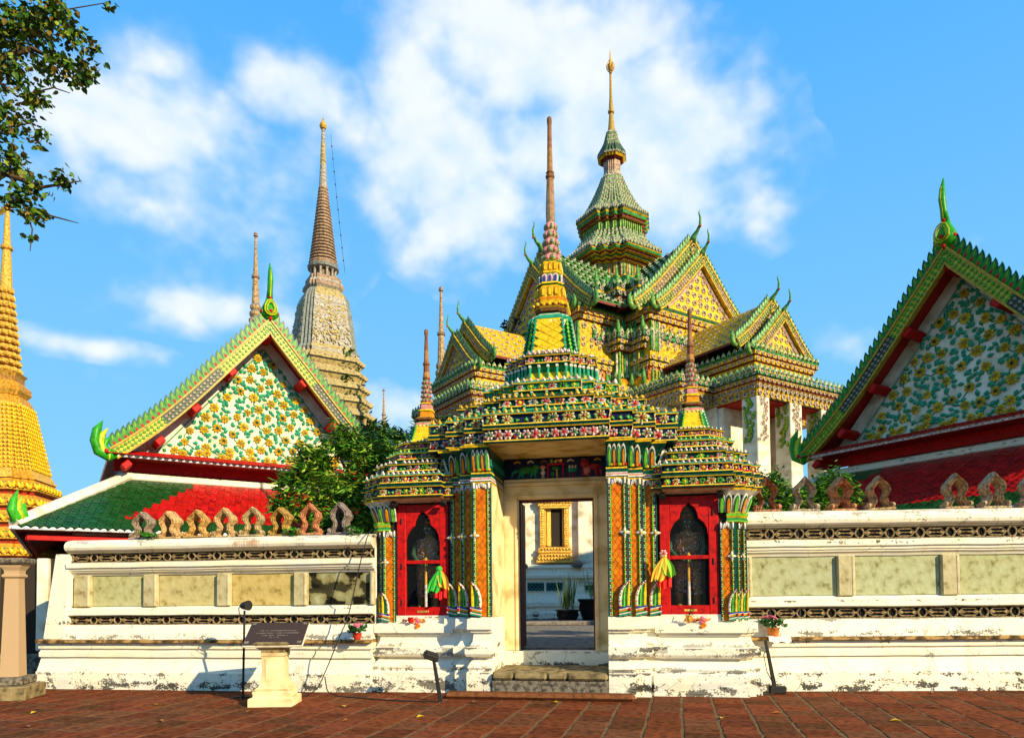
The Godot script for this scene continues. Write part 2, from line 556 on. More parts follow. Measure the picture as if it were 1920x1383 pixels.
func make_materials():
	var grime := noise_tex(3, 0.02, [[0.0, grey(0.62)], [0.36, grey(0.86)], [0.55, grey(0.98)], [1.0, grey(1.0)]], 5)
	var bump := noise_tex(7, 0.035, [[0.0, grey(0)], [1.0, grey(1)]], 5)
	var fine := noise_tex(11, 0.09, [[0.0, grey(0)], [1.0, grey(1)]], 4)
	mat("ceramic", Color.WHITE, 0.38, true, grime, 0.9, fine, 0.05)
	mat("matte", Color.WHITE, 0.8, true, grime, 0.9, bump, 0.5)
	mat("far_ceramic", Color.WHITE, 0.55, true, noise_tex(21, 0.03, [[0.0, grey(0.35)], [0.35, grey(0.75)], [0.6, grey(1.0)], [1.0, grey(1.0)]], 5), 0.35, bump, 2.0)
	mat("aged_gold", Color.WHITE, 0.5, true, noise_tex(23, 0.03, [[0.0, grey(0.4)], [0.35, grey(0.75)], [0.6, grey(1.0)], [1.0, grey(1.0)]], 5), 0.7, fine, 0.6)
	mat("paint_red", Color(0.52, 0.006, 0.004), 0.55, false, grime, 0.8, fine, 0.06)
	mat("rooftile", Color.WHITE, 0.33, true, grime, 0.9, fine, 0.08)
	mat("gold", Color(0.95, 0.55, 0.10), 0.34, false, grime, 2.0, fine, 0.4).metallic = 0.75
	mat("dark_metal", Color(0.02, 0.019, 0.018), 0.5, false)
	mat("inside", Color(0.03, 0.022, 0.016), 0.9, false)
	mat("wood_maroon", Color(0.10, 0.018, 0.014), 0.5, false, grime, 2.0)
	mat("granite", Color(0.62, 0.48, 0.30), 0.85, false, noise_tex(31, 0.2, [[0.0, Color(0.45, 0.4, 0.36)], [0.45, Color(0.86, 0.8, 0.74)], [1.0, Color(1, 1, 1)]], 3), 2.5, fine, 0.2)
	mat("stone_step", Color(0.36, 0.27, 0.12), 0.85, false, noise_tex(33, 0.012, [[0.0, grey(0.3)], [0.45, grey(0.8)], [1.0, grey(1.0)]], 6), 0.8, bump, 0.6)
	mat("mossy", Color(0.22, 0.19, 0.14), 0.95, false, noise_tex(34, 0.012, [[0.0, grey(0.4)], [0.38, grey(0.6)], [0.6, grey(0.95)], [1.0, Color(1, 0.96, 0.9)]], 6), 1.4, bump, 0.6)
	mat("paver", Color.WHITE, 0.8, true, noise_tex(35, 0.011, [[0.0, grey(0.62)], [0.42, grey(0.86)], [0.6, grey(1.0)], [1.0, Color(1, 0.97, 0.93)]], 6, 1024), 0.7, bump, 0.25).metallic_specular = 0.12
	mat("mortar", Color(0.17, 0.105, 0.045), 0.95, false, grime, 1.0, bump, 0.6)
	mat("ledge", Color(0.42, 0.25, 0.08), 0.9, false, noise_tex(36, 0.016, [[0.0, grey(0.15)], [0.45, grey(0.6)], [0.6, grey(1.0)], [1.0, grey(1.0)]], 5), 0.7, bump, 0.5)
	mat("merlon", Color.WHITE, 0.9, true, noise_tex(37, 0.02, [[0.0, grey(0.3)], [0.4, grey(0.75)], [0.6, grey(1.0)], [1.0, grey(1.0)]], 5), 1.4, bump, 0.3)
	var wall := stain_image(1400, 560, 8.0, 3.2, 40, CREAM, Color(0.014, 0.012, 0.010), [[0.05, 0.14, 1.0], [0.27, 0.05, 0.75], [0.76, 0.04, 0.45], [0.90, 0.06, 0.8], [1.14, 0.05, 0.7], [1.42, 0.03, 0.6], [2.36, 0.04, 0.55], [2.58, 0.06, 0.85], [2.70, 0.03, 0.5], [2.84, 0.07, 1.0]], 0.9, Vector3(3.5, 2.50, 0.24))
	var p := mat("plaster", Color.WHITE, 0.88, false, wall, 1.0, bump, 0.5)
	p.uv1_scale = Vector3(1.0 / 8.0, 1.0 / 3.2, 1.0 / 8.0)
	var base := stain_image(1100, 560, 6.0, 3.2, 60, CREAM, Color(0.016, 0.014, 0.011), [[0.10, 0.16, 1.05], [0.38, 0.06, 1.1], [0.62, 0.05, 1.0], [0.74, 0.07, 1.15], [1.0, 0.03, 0.4], [1.22, 0.04, 0.5]], 0.8)
	p = mat("plinth_plaster", Color.WHITE, 0.88, false, base, 1.0, bump, 0.7)
	p.uv1_scale = Vector3(1.0 / 6.0, 1.0 / 3.2, 1.0 / 6.0)
	mat("clean_plaster", CREAM, 0.85, false, noise_tex(41, 0.008, [[0.0, Color(0.72, 0.66, 0.55)], [0.5, Color(0.95, 0.93, 0.88)], [1.0, Color(1, 1, 1)]], 6), 0.4, bump, 0.3)
	mat("jamb_plaster", Color(0.80, 0.68, 0.40), 0.85, false, noise_tex(42, 0.008, [[0.0, Color(0.72, 0.62, 0.45)], [0.45, Color(0.95, 0.92, 0.86)], [1.0, Color(1, 1, 1)]], 6), 0.4, bump, 0.3)
	mat("cement", Color.WHITE, 0.92, true, noise_tex(43, 0.008, [[0.0, Color(0.50, 0.44, 0.34)], [0.16, Color(0.80, 0.77, 0.68)], [0.40, Color(0.94, 0.92, 0.86)], [1.0, Color(1, 1, 1)]], 7, 1024), 0.55, bump, 0.5)
	mat("cement_stained", Color.WHITE, 0.92, true, noise_tex(44, 0.008, [[0.0, Color(0.03, 0.025, 0.02)], [0.42, Color(0.14, 0.12, 0.07)], [0.50, Color(0.7, 0.66, 0.5)], [1.0, Color(1, 1, 0.95)]], 7, 1024), 0.28, bump, 0.8)
	mat("bark", Color(0.09, 0.06, 0.035), 0.95, false, grime, 2.0, bump, 1.0)
	var lf := mat("leaf", Color.WHITE, 0.45, true)
	lf.backlight_enabled = true
	lf.backlight = Color(0.28, 0.34, 0.06)
	var gl := StandardMaterial3D.new()
	gl.albedo_color = Color(0.25, 0.28, 0.28, 0.06)
	gl.transparency = BaseMaterial3D.TRANSPARENCY_ALPHA
	gl.roughness = 0.05
	gl.metallic_specular = 0.08
	M["glass"] = gl
	var cl := mat("cloth", Color.WHITE, 0.7, true)
	cl.backlight_enabled = true
	cl.backlight = Color(0.4, 0.4, 0.4)
	mat("court", Color(0.22, 0.19, 0.15), 0.9, false, grime, 0.5, bump, 0.5)

func make_small():
	# each in three tones, as hand-set porcelain is
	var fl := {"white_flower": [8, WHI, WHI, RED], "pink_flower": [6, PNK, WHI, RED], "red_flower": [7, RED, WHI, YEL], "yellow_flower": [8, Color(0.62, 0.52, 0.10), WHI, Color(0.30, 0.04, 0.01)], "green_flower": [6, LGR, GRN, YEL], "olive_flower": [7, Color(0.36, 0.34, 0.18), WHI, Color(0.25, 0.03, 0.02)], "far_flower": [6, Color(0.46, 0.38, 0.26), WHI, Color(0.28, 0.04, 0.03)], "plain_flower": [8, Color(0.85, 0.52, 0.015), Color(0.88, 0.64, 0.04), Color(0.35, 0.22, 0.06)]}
	for k in fl:
		var q: Array = fl[k]
		S[k] = rosette(q[0], q[1], q[2], q[3])
		V[k] = [S[k]]
		for e in 3:
			var t := rng.randf_range(0.55, 0.95)
			V[k].append(rosette(q[0] - e % 2, q[1] * Color(t, t * rng.randf_range(0.85, 1.1), t), (q[2] as Color) * rng.randf_range(0.6, 1.0), q[3] if e else DGR))
	var lv := {"pink_leaf": [WHI, PNK], "yellow_leaf": [YEL, ORA], "green_leaf": [LGR, RED], "lime_leaf": [LGR, YEL], "dark_leaf": [GRN, LGR]}
	for k in lv:
		S[k] = spade(lv[k][0], lv[k][1])
		V[k] = [S[k]]
		for e in 2:
			V[k].append(spade((lv[k][0] as Color) * rng.randf_range(0.55, 0.85), (lv[k][1] as Color) * rng.randf_range(0.6, 1.0)))
	S.relief_leaf = leaf_shape(Color(0.05, 0.40, 0.22), Color(0.03, 0.28, 0.14))
	S.bead_white = bead(WHI)
	S.bead_red = bead(RED)
	S.bead_yellow = bead(YEL)
	S.arch = arch_petal(WHI, GRN, LGR)
	S.arch_green = arch_petal(WHI, DGR, ORA)
	S.arch_yellow = arch_petal(YEL, ORA, YEL)
	S.arch_pink = arch_petal(WHI, PNK, BLU)
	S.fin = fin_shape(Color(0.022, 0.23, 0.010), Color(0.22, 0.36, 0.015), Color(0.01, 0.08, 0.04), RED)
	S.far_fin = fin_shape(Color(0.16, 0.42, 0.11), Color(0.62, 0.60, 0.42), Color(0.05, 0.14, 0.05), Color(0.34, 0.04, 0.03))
	S.merlon = merlon_shape()
	S.grille = grille_shape()
	S.tile = tile_shape()
	S.cube = BoxMesh.new()
	var m := Mb.new()
	m.poly(PackedVector2Array([Vector2(0, -0.5), Vector2(0.5, 0), Vector2(0, 0.5), Vector2(-0.5, 0)]), -0.02, 0.05, 0.06, false)
	S.lozenge = m.done()

# ---------------------------------------------------------------- sky
func sky_at(d: Vector3, n1: FastNoiseLite, n2: FastNoiseLite, hi: bool) -> Color:
	var el := asin(clampf(d.y, -1, 1))
	var az := atan2(d.x, -d.z)
	var t := clampf(el / 0.72, 0.0, 1.0)
	var c := Color(0.31, 0.70, 1.0).lerp(Color(0.085, 0.42, 0.95), pow(t, 0.8))
	c = c.lerp(Color(0.04, 0.20, 0.62), smoothstep(0.65, 1.5, el))
	if el < 0.0:
		return (Color(0.31, 0.70, 1.0).lerp(Color(0.22, 0.2, 0.17), smoothstep(0.0, -0.06, el))) * 0.69
	# cumulus banks [azimuth, elevation, half width, half height, weight]
	var w := -0.30
	for b in [[-0.476, 0.612, 0.046, 0.021, 0.62], [-0.506, 0.543, 0.065, 0.030, 0.95], [-0.451, 0.555, 0.075, 0.040, 0.80], [-0.394, 0.525, 0.098, 0.048, 0.62], [-0.354, 0.476, 0.074, 0.051, 0.50], [-0.451, 0.477, 0.106, 0.038, 0.42], [-0.381, 0.613, 0.053, 0.019, 0.40], [-0.298, 0.617, 0.077, 0.027, 0.80], [-0.241, 0.599, 0.058, 0.036, 0.60], [-0.227, 0.547, 0.044, 0.033, 0.30], [-0.138, 0.632, 0.053, 0.040, 0.85], [-0.100, 0.577, 0.084, 0.059, 0.95], [-0.046, 0.523, 0.077, 0.052, 0.80], [-0.031, 0.458, 0.054, 0.025, 0.50], [-0.023, 0.679, 0.092, 0.037, 0.85], [0.061, 0.664, 0.100, 0.043, 1.05], [0.145, 0.673, 0.060, 0.033, 0.80], [0.168, 0.603, 0.097, 0.046, 1.05], [0.249, 0.574, 0.072, 0.047, 1.00], [0.219, 0.517, 0.095, 0.045, 0.85], [0.291, 0.485, 0.064, 0.029, 0.60], [0.061, 0.578, 0.092, 0.043, 0.85], [0.367, 0.518, 0.020, 0.010, 0.40], [-0.568, 0.301, 0.055, 0.008, 0.45], [-0.420, 0.366, 0.071, 0.017, 0.50], [-0.360, 0.361, 0.061, 0.013, 0.40], [-0.153, 0.258, 0.045, 0.018, 0.70], [0.464, 0.309, 0.025, 0.017, 0.50], [0.482, 0.315, 0.018, 0.009, 0.40], [-0.241, 0.529, 0.029, 0.017, 0.30], [0.092, 0.509, 0.046, 0.035, 0.40]]:
		var dx: float = (az - b[0]) / b[2]
		var dy: float = (el - b[1]) / b[3]
		var q := dx * dx + dy * dy
		if q < 6.0:
			w = maxf(w, b[4] * exp(-q * 0.42) - 0.19)
	if absf(az) > 0.75 or el > 0.75:
		w = maxf(w, (n1.get_noise_3d(d.x * 0.7 + 9.0, d.y, d.z * 0.7) * 1.2 - 0.2) * smoothstep(0.68, 0.95, maxf(absf(az), el)) * smoothstep(1.5, 1.1, el))
	var f := n1.get_noise_3d(d.x, d.y * 1.25, d.z)
	var g := n2.get_noise_3d(d.x, d.y * 1.25, d.z) if hi else 0.0
	var den := w + f * 0.46 + g * 0.20
	var a := pow(smoothstep(-0.12, 0.50, den), 1.1) * (0.90 + 0.08 * g)
	var lit := clampf(0.45 + (el - 0.40) * 1.6 + f * 0.8 + g * 0.5 + den * 0.2, 0.0, 1.0)
	var cc := Color(0.60, 0.80, 0.99).lerp(Color(0.92, 0.96, 1.0), lit)
	return c.lerp(cc, a) * 0.69

func make_sky() -> PanoramaSkyMaterial:
	var n1 := FastNoiseLite.new()
	n1.seed = 12
	n1.frequency = 3.6
	n1.fractal_octaves = 6
	n1.fractal_gain = 0.55
	var n2 := FastNoiseLite.new()
	n2.seed = 77
	n2.frequency = 16.0
	n2.fractal_octaves = 5
	var w := 3072
	var h := 1536
	var img := Image.create(w / 8, h / 8, false, Image.FORMAT_RGBF)
	for j in h / 8:
		for i in w / 8:
			img.set_pixel(i, j, sky_at(sky_dir((i + 0.5) * 8 / w, (j + 0.5) * 8 / h), n1, n2, false))
	img.resize(w, h, Image.INTERPOLATE_BILINEAR)
	for j in range(int(h * 0.24), int(h * 0.51)):
		for i2 in range(-360, 361):
			var i := posmod(i2, w)
			img.set_pixel(i, j, sky_at(sky_dir((i + 0.5) / w, (j + 0.5) / h), n1, n2, true))
	var m := PanoramaSkyMaterial.new()
	m.panorama = ImageTexture.create_from_image(img)
	return m

func sky_dir(u: float, v: float) -> Vector3:
	var th := v * PI
	var ph := u * TAU
	return Vector3(sin(ph) * sin(th), cos(th), -cos(ph) * sin(th))

# ---------------------------------------------------------------- ground
func make_ground():
	var m := Mb.new()
	m.quad(Vector3(-400, -0.007, 30), Vector3(400, -0.007, 30), Vector3(400, -0.007, -400), Vector3(-400, -0.007, -400))
	var g := struct("ground", m.done(), M.mortar)
	var shapes := []
	for k in 14:
		var t := Mb.new()
		var b := rng.randf_range(0.75, 1.2)
		var red := Color(0.20, 0.056, 0.022) if k % 3 else Color(0.155, 0.058, 0.025)
		t.c = Color(red.r * b, red.g * b, red.b * b)
		var w := 0.392 + rng.randf_range(-0.014, 0.008)
		var pts := PackedVector2Array()
		for q in [[-1, -1], [-0.1, -1.0], [1, -1], [1.0, 0.1], [1, 1], [0.2, 1.0], [-1, 1], [-1.0, -0.2]]:
			pts.append(Vector2(q[0], q[1]) * w * 0.5 + Vector2(rng.randf_range(-1, 1), rng.randf_range(-1, 1)) * 0.009)
		t.poly(pts, -0.03, 0.0, 0.004, false)
		shapes.append(t.done())
	var fr := Transform3D(Basis.from_euler(Vector3(0, deg_to_rad(-13.6), 0)), Vector3(0, 0, 0))
	var spots := []
	for i in range(-46, 46):
		for j in range(-40, -8):
			var p := fr * Vector3((i + 0.5) * 0.43, 0, (j + 0.5) * 0.43)
			if p.z > -12.2 and p.z < -3.5 and absf(p.x) < 4.0 - p.z * 0.75:
				spots.append([p, absf(p.z + 9.2) + maxf(0.0, absf(p.x) + p.z * 0.78) * 3.0])
	spots.sort_custom(func(a, b): return a[1] < b[1])
	var rest := []
	for k in spots.size():
		var p: Vector3 = spots[k][0]
		var tilt := Basis.from_euler(Vector3(-PI / 2 + rng.randf_range(-0.004, 0.004), 0, 0))
		var bs := Basis.from_euler(Vector3(0, deg_to_rad(-13.6) + rng.randf_range(-0.02, 0.02) + PI / 2 * rng.randi_range(0, 3), 0)) * tilt
		var tf := Transform3D(bs, p + Vector3(0, rng.randf_range(-0.002, 0.002), 0))
		if k < 300:
			part(g, "paving_tile", shapes[rng.randi() % 14], M.paver, tf)
		else:
			rest.append(tf)
	many(g, "paving_tile", shapes[2], M.paver, rest)
	# courtyard behind the wall, raised to the threshold
	m = Mb.new()
	m.box(Vector3(13.8, 0.29, -37.5), Vector3(42.4, 0.62, 50))
	m.box(Vector3(0.9, 0.66, -21.0), Vector3(9, 0.13, 0.5), 0.03)
	struct("courtyard_floor", m.done(), M.court)

# ---------------------------------------------------------------- boundary walls
func sweep(prof: Array, x0: float, x1: float) -> ArrayMesh:      # prof: [y, z]; courses waver by a few millimetres as hand-laid plaster does
	var m := Mb.new()
	var wv := FastNoiseLite.new()
	wv.seed = 5
	wv.frequency = 0.9
	var n := maxi(1, int((x1 - x0) / 0.22))
	for i in prof.size() - 1:
		var a: Array = prof[i]
		var b: Array = prof[i + 1]
		for k in n:
			var xa := lerpf(x0, x1, float(k) / n)
			var xb := lerpf(x0, x1, float(k + 1) / n)
			var q := []
			for e in [[xa, a], [xb, a], [xb, b], [xa, b]]:
				var j := wv.get_noise_2d(e[0], e[1][0] * 0.7) * 0.008 * (1.0 if e[1][0] > 0.02 else 0.0)
				q.append(Vector3(e[0], e[1][0] + j, e[1][1] + wv.get_noise_2d(e[0] * 1.7 + 40.0, e[1][0] * 2.0) * 0.007))
			m.quad(q[0], q[1], q[2], q[3])
	for xx in [x0, x1]:
		var pts := PackedVector2Array()
		for q in prof:
			pts.append(Vector2(q[1], q[0]))
		var idx := Geometry2D.triangulate_polygon(pts)
		for i in range(0, idx.size(), 3):
			var a := pts[idx[i]]
			var b := pts[idx[i + 1]]
			var c := pts[idx[i + 2]]
			m.tri(Vector3(xx, a.y, a.x), Vector3(xx, b.y, b.x), Vector3(xx, c.y, c.x))
	return m.done()

func boundary_wall(label: String, at: Vector3, deg: float, x0: float, x1: float, top: float, piers: Array, panels: Array, merlons: Array) -> Node3D:
	var w := thing("boundary_wall", label, "wall", at, deg, "")
	var k := top / 2.86
	var up := func(y): return y if y < 0.95 else 0.95 + (y - 0.95) * (top - 0.95) / (2.86 - 0.95)
	var z := -0.3
	var seg := func(called, rows, mt):
		var pr := []
		for r in rows:
			pr.append([up.call(r[0]), r[1] + z])
		part(w, called, sweep(pr, x0, x1), mt)
	seg.call("plinth", [[0.0, -0.05], [0.0, 0.31], [0.29, 0.30], [0.31, 0.27], [0.50, 0.19], [0.545, 0.185], [0.55, 0.23], [0.63, 0.235], [0.645, 0.20], [0.69, 0.20], [0.70, 0.245], [0.795, 0.245], [0.80, -0.05]], M.plaster)
	seg.call("ledge", [[0.795, -0.05], [0.797, 0.315], [0.805, 0.325], [0.845, 0.32], [0.855, 0.30], [0.86, -0.05]], M.ledge)
	seg.call("lower_band", [[0.855, -0.05], [0.857, 0.265], [0.97, 0.235], [1.10, 0.20], [1.125, 0.19], [1.13, 0.05], [1.31, 0.05], [1.315, 0.14], [1.33, 0.185], [1.42, 0.18], [1.44, 0.10], [1.49, 0.03], [1.495, -0.05]], M.plaster)
	seg.call("core", [[1.49, -0.25], [1.492, 0.0], [2.14, 0.0], [2.145, -0.25]], M.cement)
	seg.call("cornice", [[2.13, -0.05], [2.132, 0.05], [2.17, 0.075], [2.20, 0.12], [2.225, 0.125], [2.235, 0.15], [2.28, 0.16], [2.29, 0.195], [2.39, 0.20], [2.40, 0.05], [2.585, 0.05], [2.59, 0.13], [2.61, 0.17], [2.62, -0.05]], M.plaster)
	seg.call("coping", [[2.615, -0.05], [2.617, 0.18], [2.65, 0.225], [2.70, 0.245], [2.76, 0.24], [2.81, 0.205], [2.84, 0.15], [2.86, 0.08], [2.86, -0.35], [2.8, -0.42], [2.62, -0.36], [0.3, -0.33], [0.0, -0.33], [0.0, -0.1]], M.plaster)
	# recessed panels between shallow piers
	for i in panels.size():
		var a: float = piers[i][1]
		var b: float = piers[i + 1][0]
		var m := Mb.new()
		m.c = panels[i][0]
		var y0: float = up.call(1.50)
		var y1: float = up.call(2.128)
		m.box(Vector3((a + b) / 2, (y0 + y1) / 2, z + 0.012), Vector3(b - a - 0.012, y1 - y0, 0.03), 0.006)
		part(w, "panel", m.done(), M.cement_stained if panels[i][1] else M.cement)
	for pr in piers:
		var m := Mb.new()
		var y0: float = up.call(1.492)
		var y1: float = up.call(2.136)
		m.c = Color(0.50, 0.45, 0.27)
		m.box(Vector3((pr[0] + pr[1]) / 2, (y0 + y1) / 2, z + 0.05), Vector3(pr[1] - pr[0], y1 - y0, 0.10), 0.012)
		m.c = Color(0.60, 0.54, 0.36)
		m.box(Vector3(pr[1] - 0.035, (y0 + y1) / 2, z + 0.062), Vector3(0.05, y1 - y0 - 0.01, 0.09), 0.012)
		part(w, "pier", m.done(), M.cement)
	# carved blocks in the two bands
	for row in [[1.22, 0.0], [2.492, 0.21]]:
		var n := roundi((x1 - x0) / 0.475)
		var pitch := (x1 - x0) / n
		for i in n:
			var xx: float = x0 + (i + 0.5) * pitch
			var h: float = 0.40 * (top - 0.95) / 1.91
			part(w, "carved_block", S.grille, M.merlon, xf(Vector3(xx, up.call(row[0]), z + 0.095 + rng.randf_range(-0.008, 0.006)), Vector3(pitch * 0.97, h, 0.5), Vector3(0, rng.randf_range(-1.5, 1.5), rng.randf_range(-1, 1))))
	for e in merlons:
		var mm: Mesh = S.merlon.duplicate()
		var mt: StandardMaterial3D = M.merlon.duplicate()
		mt.albedo_color = (e[1] as Color).linear_to_srgb()
		part(w, "merlon", mm, mt, xf(Vector3(e[0], top + 0.035, z - 0.06), Vector3(0.43, 0.41 * e[2], 0.62), Vector3(rng.randf_range(-3, 3), rng.randf_range(-8, 8), rng.randf_range(-2, 2))))
	return w

# ---------------------------------------------------------------- tiered ceramic roofs
# pieces: [mesh, name, transform]; the nearest become parts of their own, the rest one object per shape
func scatter(t: Node3D, pieces: Array, mt: Material, most: int, host: Node3D = null):
	var eye := Vector3(0, 1.6, 0)
	var by := {}
	for p in pieces:
		if not by.has(p[1]):
			by[p[1]] = []
		var at: Vector3 = t.transform * (p[2] as Transform3D).origin
		by[p[1]].append([at.distance_to(eye), p[0], p[2]])
	for called in by:
		var l: Array = by[called]
		l.sort_custom(func(a, b): return a[0] < b[0])
		var rest := {}
		for k in l.size():
			if k < most:
				part(host if host else t, called, l[k][1], mt, l[k][2])
			else:
				if not rest.has(l[k][1]):
					rest[l[k][1]] = []
				rest[l[k][1]].append(l[k][2])
		for ms in rest:
			many(host if host else t, called, ms, mt, rest[ms])

# rows: [y0, y1, half width, half depth, band colour, flower, gap, flower size, leaf, leaf size]
func tiers(m: Mb, rows: Array, n: int, fx: float, fz: float, pieces: Array, keep: Callable):
	var lv := []
	for i in rows.size():
		var r: Array = rows[i]
		var w: float = r[2]
		var d: float = r[3]
		var lip := 0.022
		if i > 0:
			lv.append([r[0], w - 0.06, d - 0.06, DGR])
		lv.append([r[0] + 0.002, w + lip, d + lip, DGR])
		lv.append([r[0] + 0.014, w + lip, d + lip, DGR])
		lv.append([r[0] + 0.03, w + lip * 0.8, d + lip * 0.8, YEL])
		lv.append([r[0] + 0.032, w - 0.03, d - 0.03, YEL])
		lv.append([r[1] - 0.034, w - 0.03, d - 0.03, r[4]])
		lv.append([r[1] - 0.032, w + lip, d + lip, r[4]])
		lv.append([r[1] - 0.016, w + lip * 1.5, d + lip * 1.5, YEL])
		lv.append([r[1], w + lip * 1.5, d + lip * 1.5, TEA if i % 2 else DGR])
		if i + 1 < rows.size():
			var q: Array = rows[i + 1]
			lv.append([r[1] + 0.004, w - 0.03, d - 0.03, DGR])
			lv.append([r[1] + (q[0] - r[1]) * 0.30, lerpf(w, q[2], 0.45), lerpf(d, q[3], 0.45), DGR])
			lv.append([r[1] + (q[0] - r[1]) * 0.36, lerpf(w, q[2], 0.45) + 0.012, lerpf(d, q[3], 0.45) + 0.012, YEL])
			lv.append([r[1] + (q[0] - r[1]) * 0.40, lerpf(w, q[2], 0.60), lerpf(d, q[3], 0.60), GRN])
			lv.append([r[1] + (q[0] - r[1]) * 0.75, lerpf(w, q[2], 0.9), lerpf(d, q[3], 0.9), TEA if i % 2 else DGR])
			lv.append([q[0] - 0.002, q[2] - 0.06, q[3] - 0.06, YEL if i % 2 else GRN])
		var mid := redent(w - 0.02, d - 0.02, n, fx, fz, (r[0] + r[1]) * 0.5)
		if r[5]:
			var fs: float = r[7]
			var alt: Array = r[5] if r[5] is Array else [r[5]]
			var ts := along(mid, r[6], Vector3(fs, fs, fs), keep, 0.0, 0.004)
			for k in ts.size():
				var tf: Transform3D = ts[k]
				tf.basis = tf.basis * Basis(Vector3(0, 0, 1), rng.randf() * TAU) * Basis.from_euler(Vector3(rng.randf_range(-0.2, 0.2), rng.randf_range(-0.2, 0.2), 0)) * Basis.from_scale(Vector3.ONE * rng.randf_range(0.80, 1.2))
				if rng.randf() < 0.05:
					continue                                   # a few have fallen off
				pieces.append([V[alt[k % alt.size()]][rng.randi() % 4], "flower", tf])
			for tf in along(mid, r[6] * 0.5, Vector3.ONE * fs * 0.72, keep, -fs * 0.42, 0.0):
				tf.basis = tf.basis * Basis(Vector3(0, 0, 1), rng.randf_range(-0.9, 0.9))
				pieces.append([S.relief_small if rng.randf() < 0.75 else S.bead_red, "small_leaf", tf])
		if r[8]:
			var ls: float = r[9]
			var top := redent(w, d, n, fx, fz, r[1])
			for tf in along(top, ls * 1.15, Vector3(ls * 0.85, ls, ls), keep, -0.005, -0.02):
				if rng.randf() < 0.05:
					continue
				tf.basis = tf.basis * Basis.from_euler(Vector3(rng.randf_range(-0.15, 0.15), 0, rng.randf_range(-0.14, 0.14))) * Basis.from_scale(Vector3(rng.randf_range(0.85, 1.1), rng.randf_range(0.72, 1.12), 1))
				pieces.append([V[r[8]][rng.randi() % 3], "crest_leaf", tf])
	stack(m, lv, n, fx, fz)

# a spire of lotus rings, mosaic shaft and knobs. prof: [y, r, colour]
func spire(m: Mb, prof: Array, n := 12):
	var p := []
	var c := []
	for q in prof:
		p.append([q[0], q[1]])
		c.append(q[2])
	m.lathe(p, n, c)

func lotus_rings(m: Mb, y0: float, y1: float, r0: float, r1: float, count: int, ca: Color, cb: Color):
	for i in count:
		var a := lerpf(y0, y1, float(i) / count)
		var b := lerpf(y0, y1, float(i + 1) / count)
		var r := lerpf(r0, r1, (i + 0.5) / count)
		var h := b - a
		m.lathe([[a, r * 0.72], [a + h * 0.2, r * 0.95], [a + h * 0.45, r * 1.05], [a + h * 0.75, r * 0.9], [b, r * 0.7]], 12, [ca, ca, ca, cb, cb])
		for k in 10:
			var an := TAU * (k + 0.5 * (i % 2)) / 10
			m.c = cb if k % 2 else ca
			m.blob(Vector3(cos(an) * r * 0.98, a + h * 0.45, sin(an) * r * 0.98), Vector3(r * 0.26, h * 0.36, r * 0.26), 5, 3)

# ---------------------------------------------------------------- clad pilasters
func strip(m: Mb, xa: float, xb: float, y0: float, y1: float, z: float, c: Color, thick := 0.03):
	m.c = c
	m.box(Vector3((xa + xb) / 2, (y0 + y1) / 2, z), Vector3(absf(xb - xa), y1 - y0, thick), 0.006)

func lozenges(t: Node3D, xa: float, xb: float, y0: float, y1: float, z: float, cols: int, called: String, most: int, counter: Array):
	# diamond tiles with open joints, cut off at the edges of the panel
	var w := (xb - xa) / cols
	var h := w * 1.5
	var frame := PackedVector2Array([Vector2(xa, y0), Vector2(xb, y0), Vector2(xb, y1), Vector2(xa, y1)])
	var joined := Mb.new()
	var any := false
	var rows := int((y1 - y0) / h * 2) + 2
	for j in rows:
		for i in range(-1, cols + 1):
			var c := Vector2(xa + (i + (0.5 if j % 2 == 0 else 1.0)) * w, y0 + j * h / 2)
			var d := PackedVector2Array()
			for q in [Vector2(0, -0.5), Vector2(0.5, 0), Vector2(0, 0.5), Vector2(-0.5, 0)]:
				d.append(c + q * Vector2(w, h) * 0.95)
			for piece in Geometry2D.intersect_polygons(d, frame):
				if piece.size() < 3:
					continue
				var mb := joined
				if counter[0] < most:
					mb = Mb.new()
				else:
					any = true
				var b := rng.randf_range(0.82, 1.1)
				mb.c = Color(0.78 * b, 0.19 * b * rng.randf_range(0.85, 1.2), 0.006)
				mb.poly(piece, z - 0.01, z + 0.012 + rng.randf_range(-0.002, 0.002), 0.0035, false)
				if counter[0] < most:
					counter[0] += 1
					part(t, called, mb.done(), M.ceramic)
	if any:
		var o := part(t, called, joined.done(), M.ceramic)
		o.set_meta("kind", "stuff")

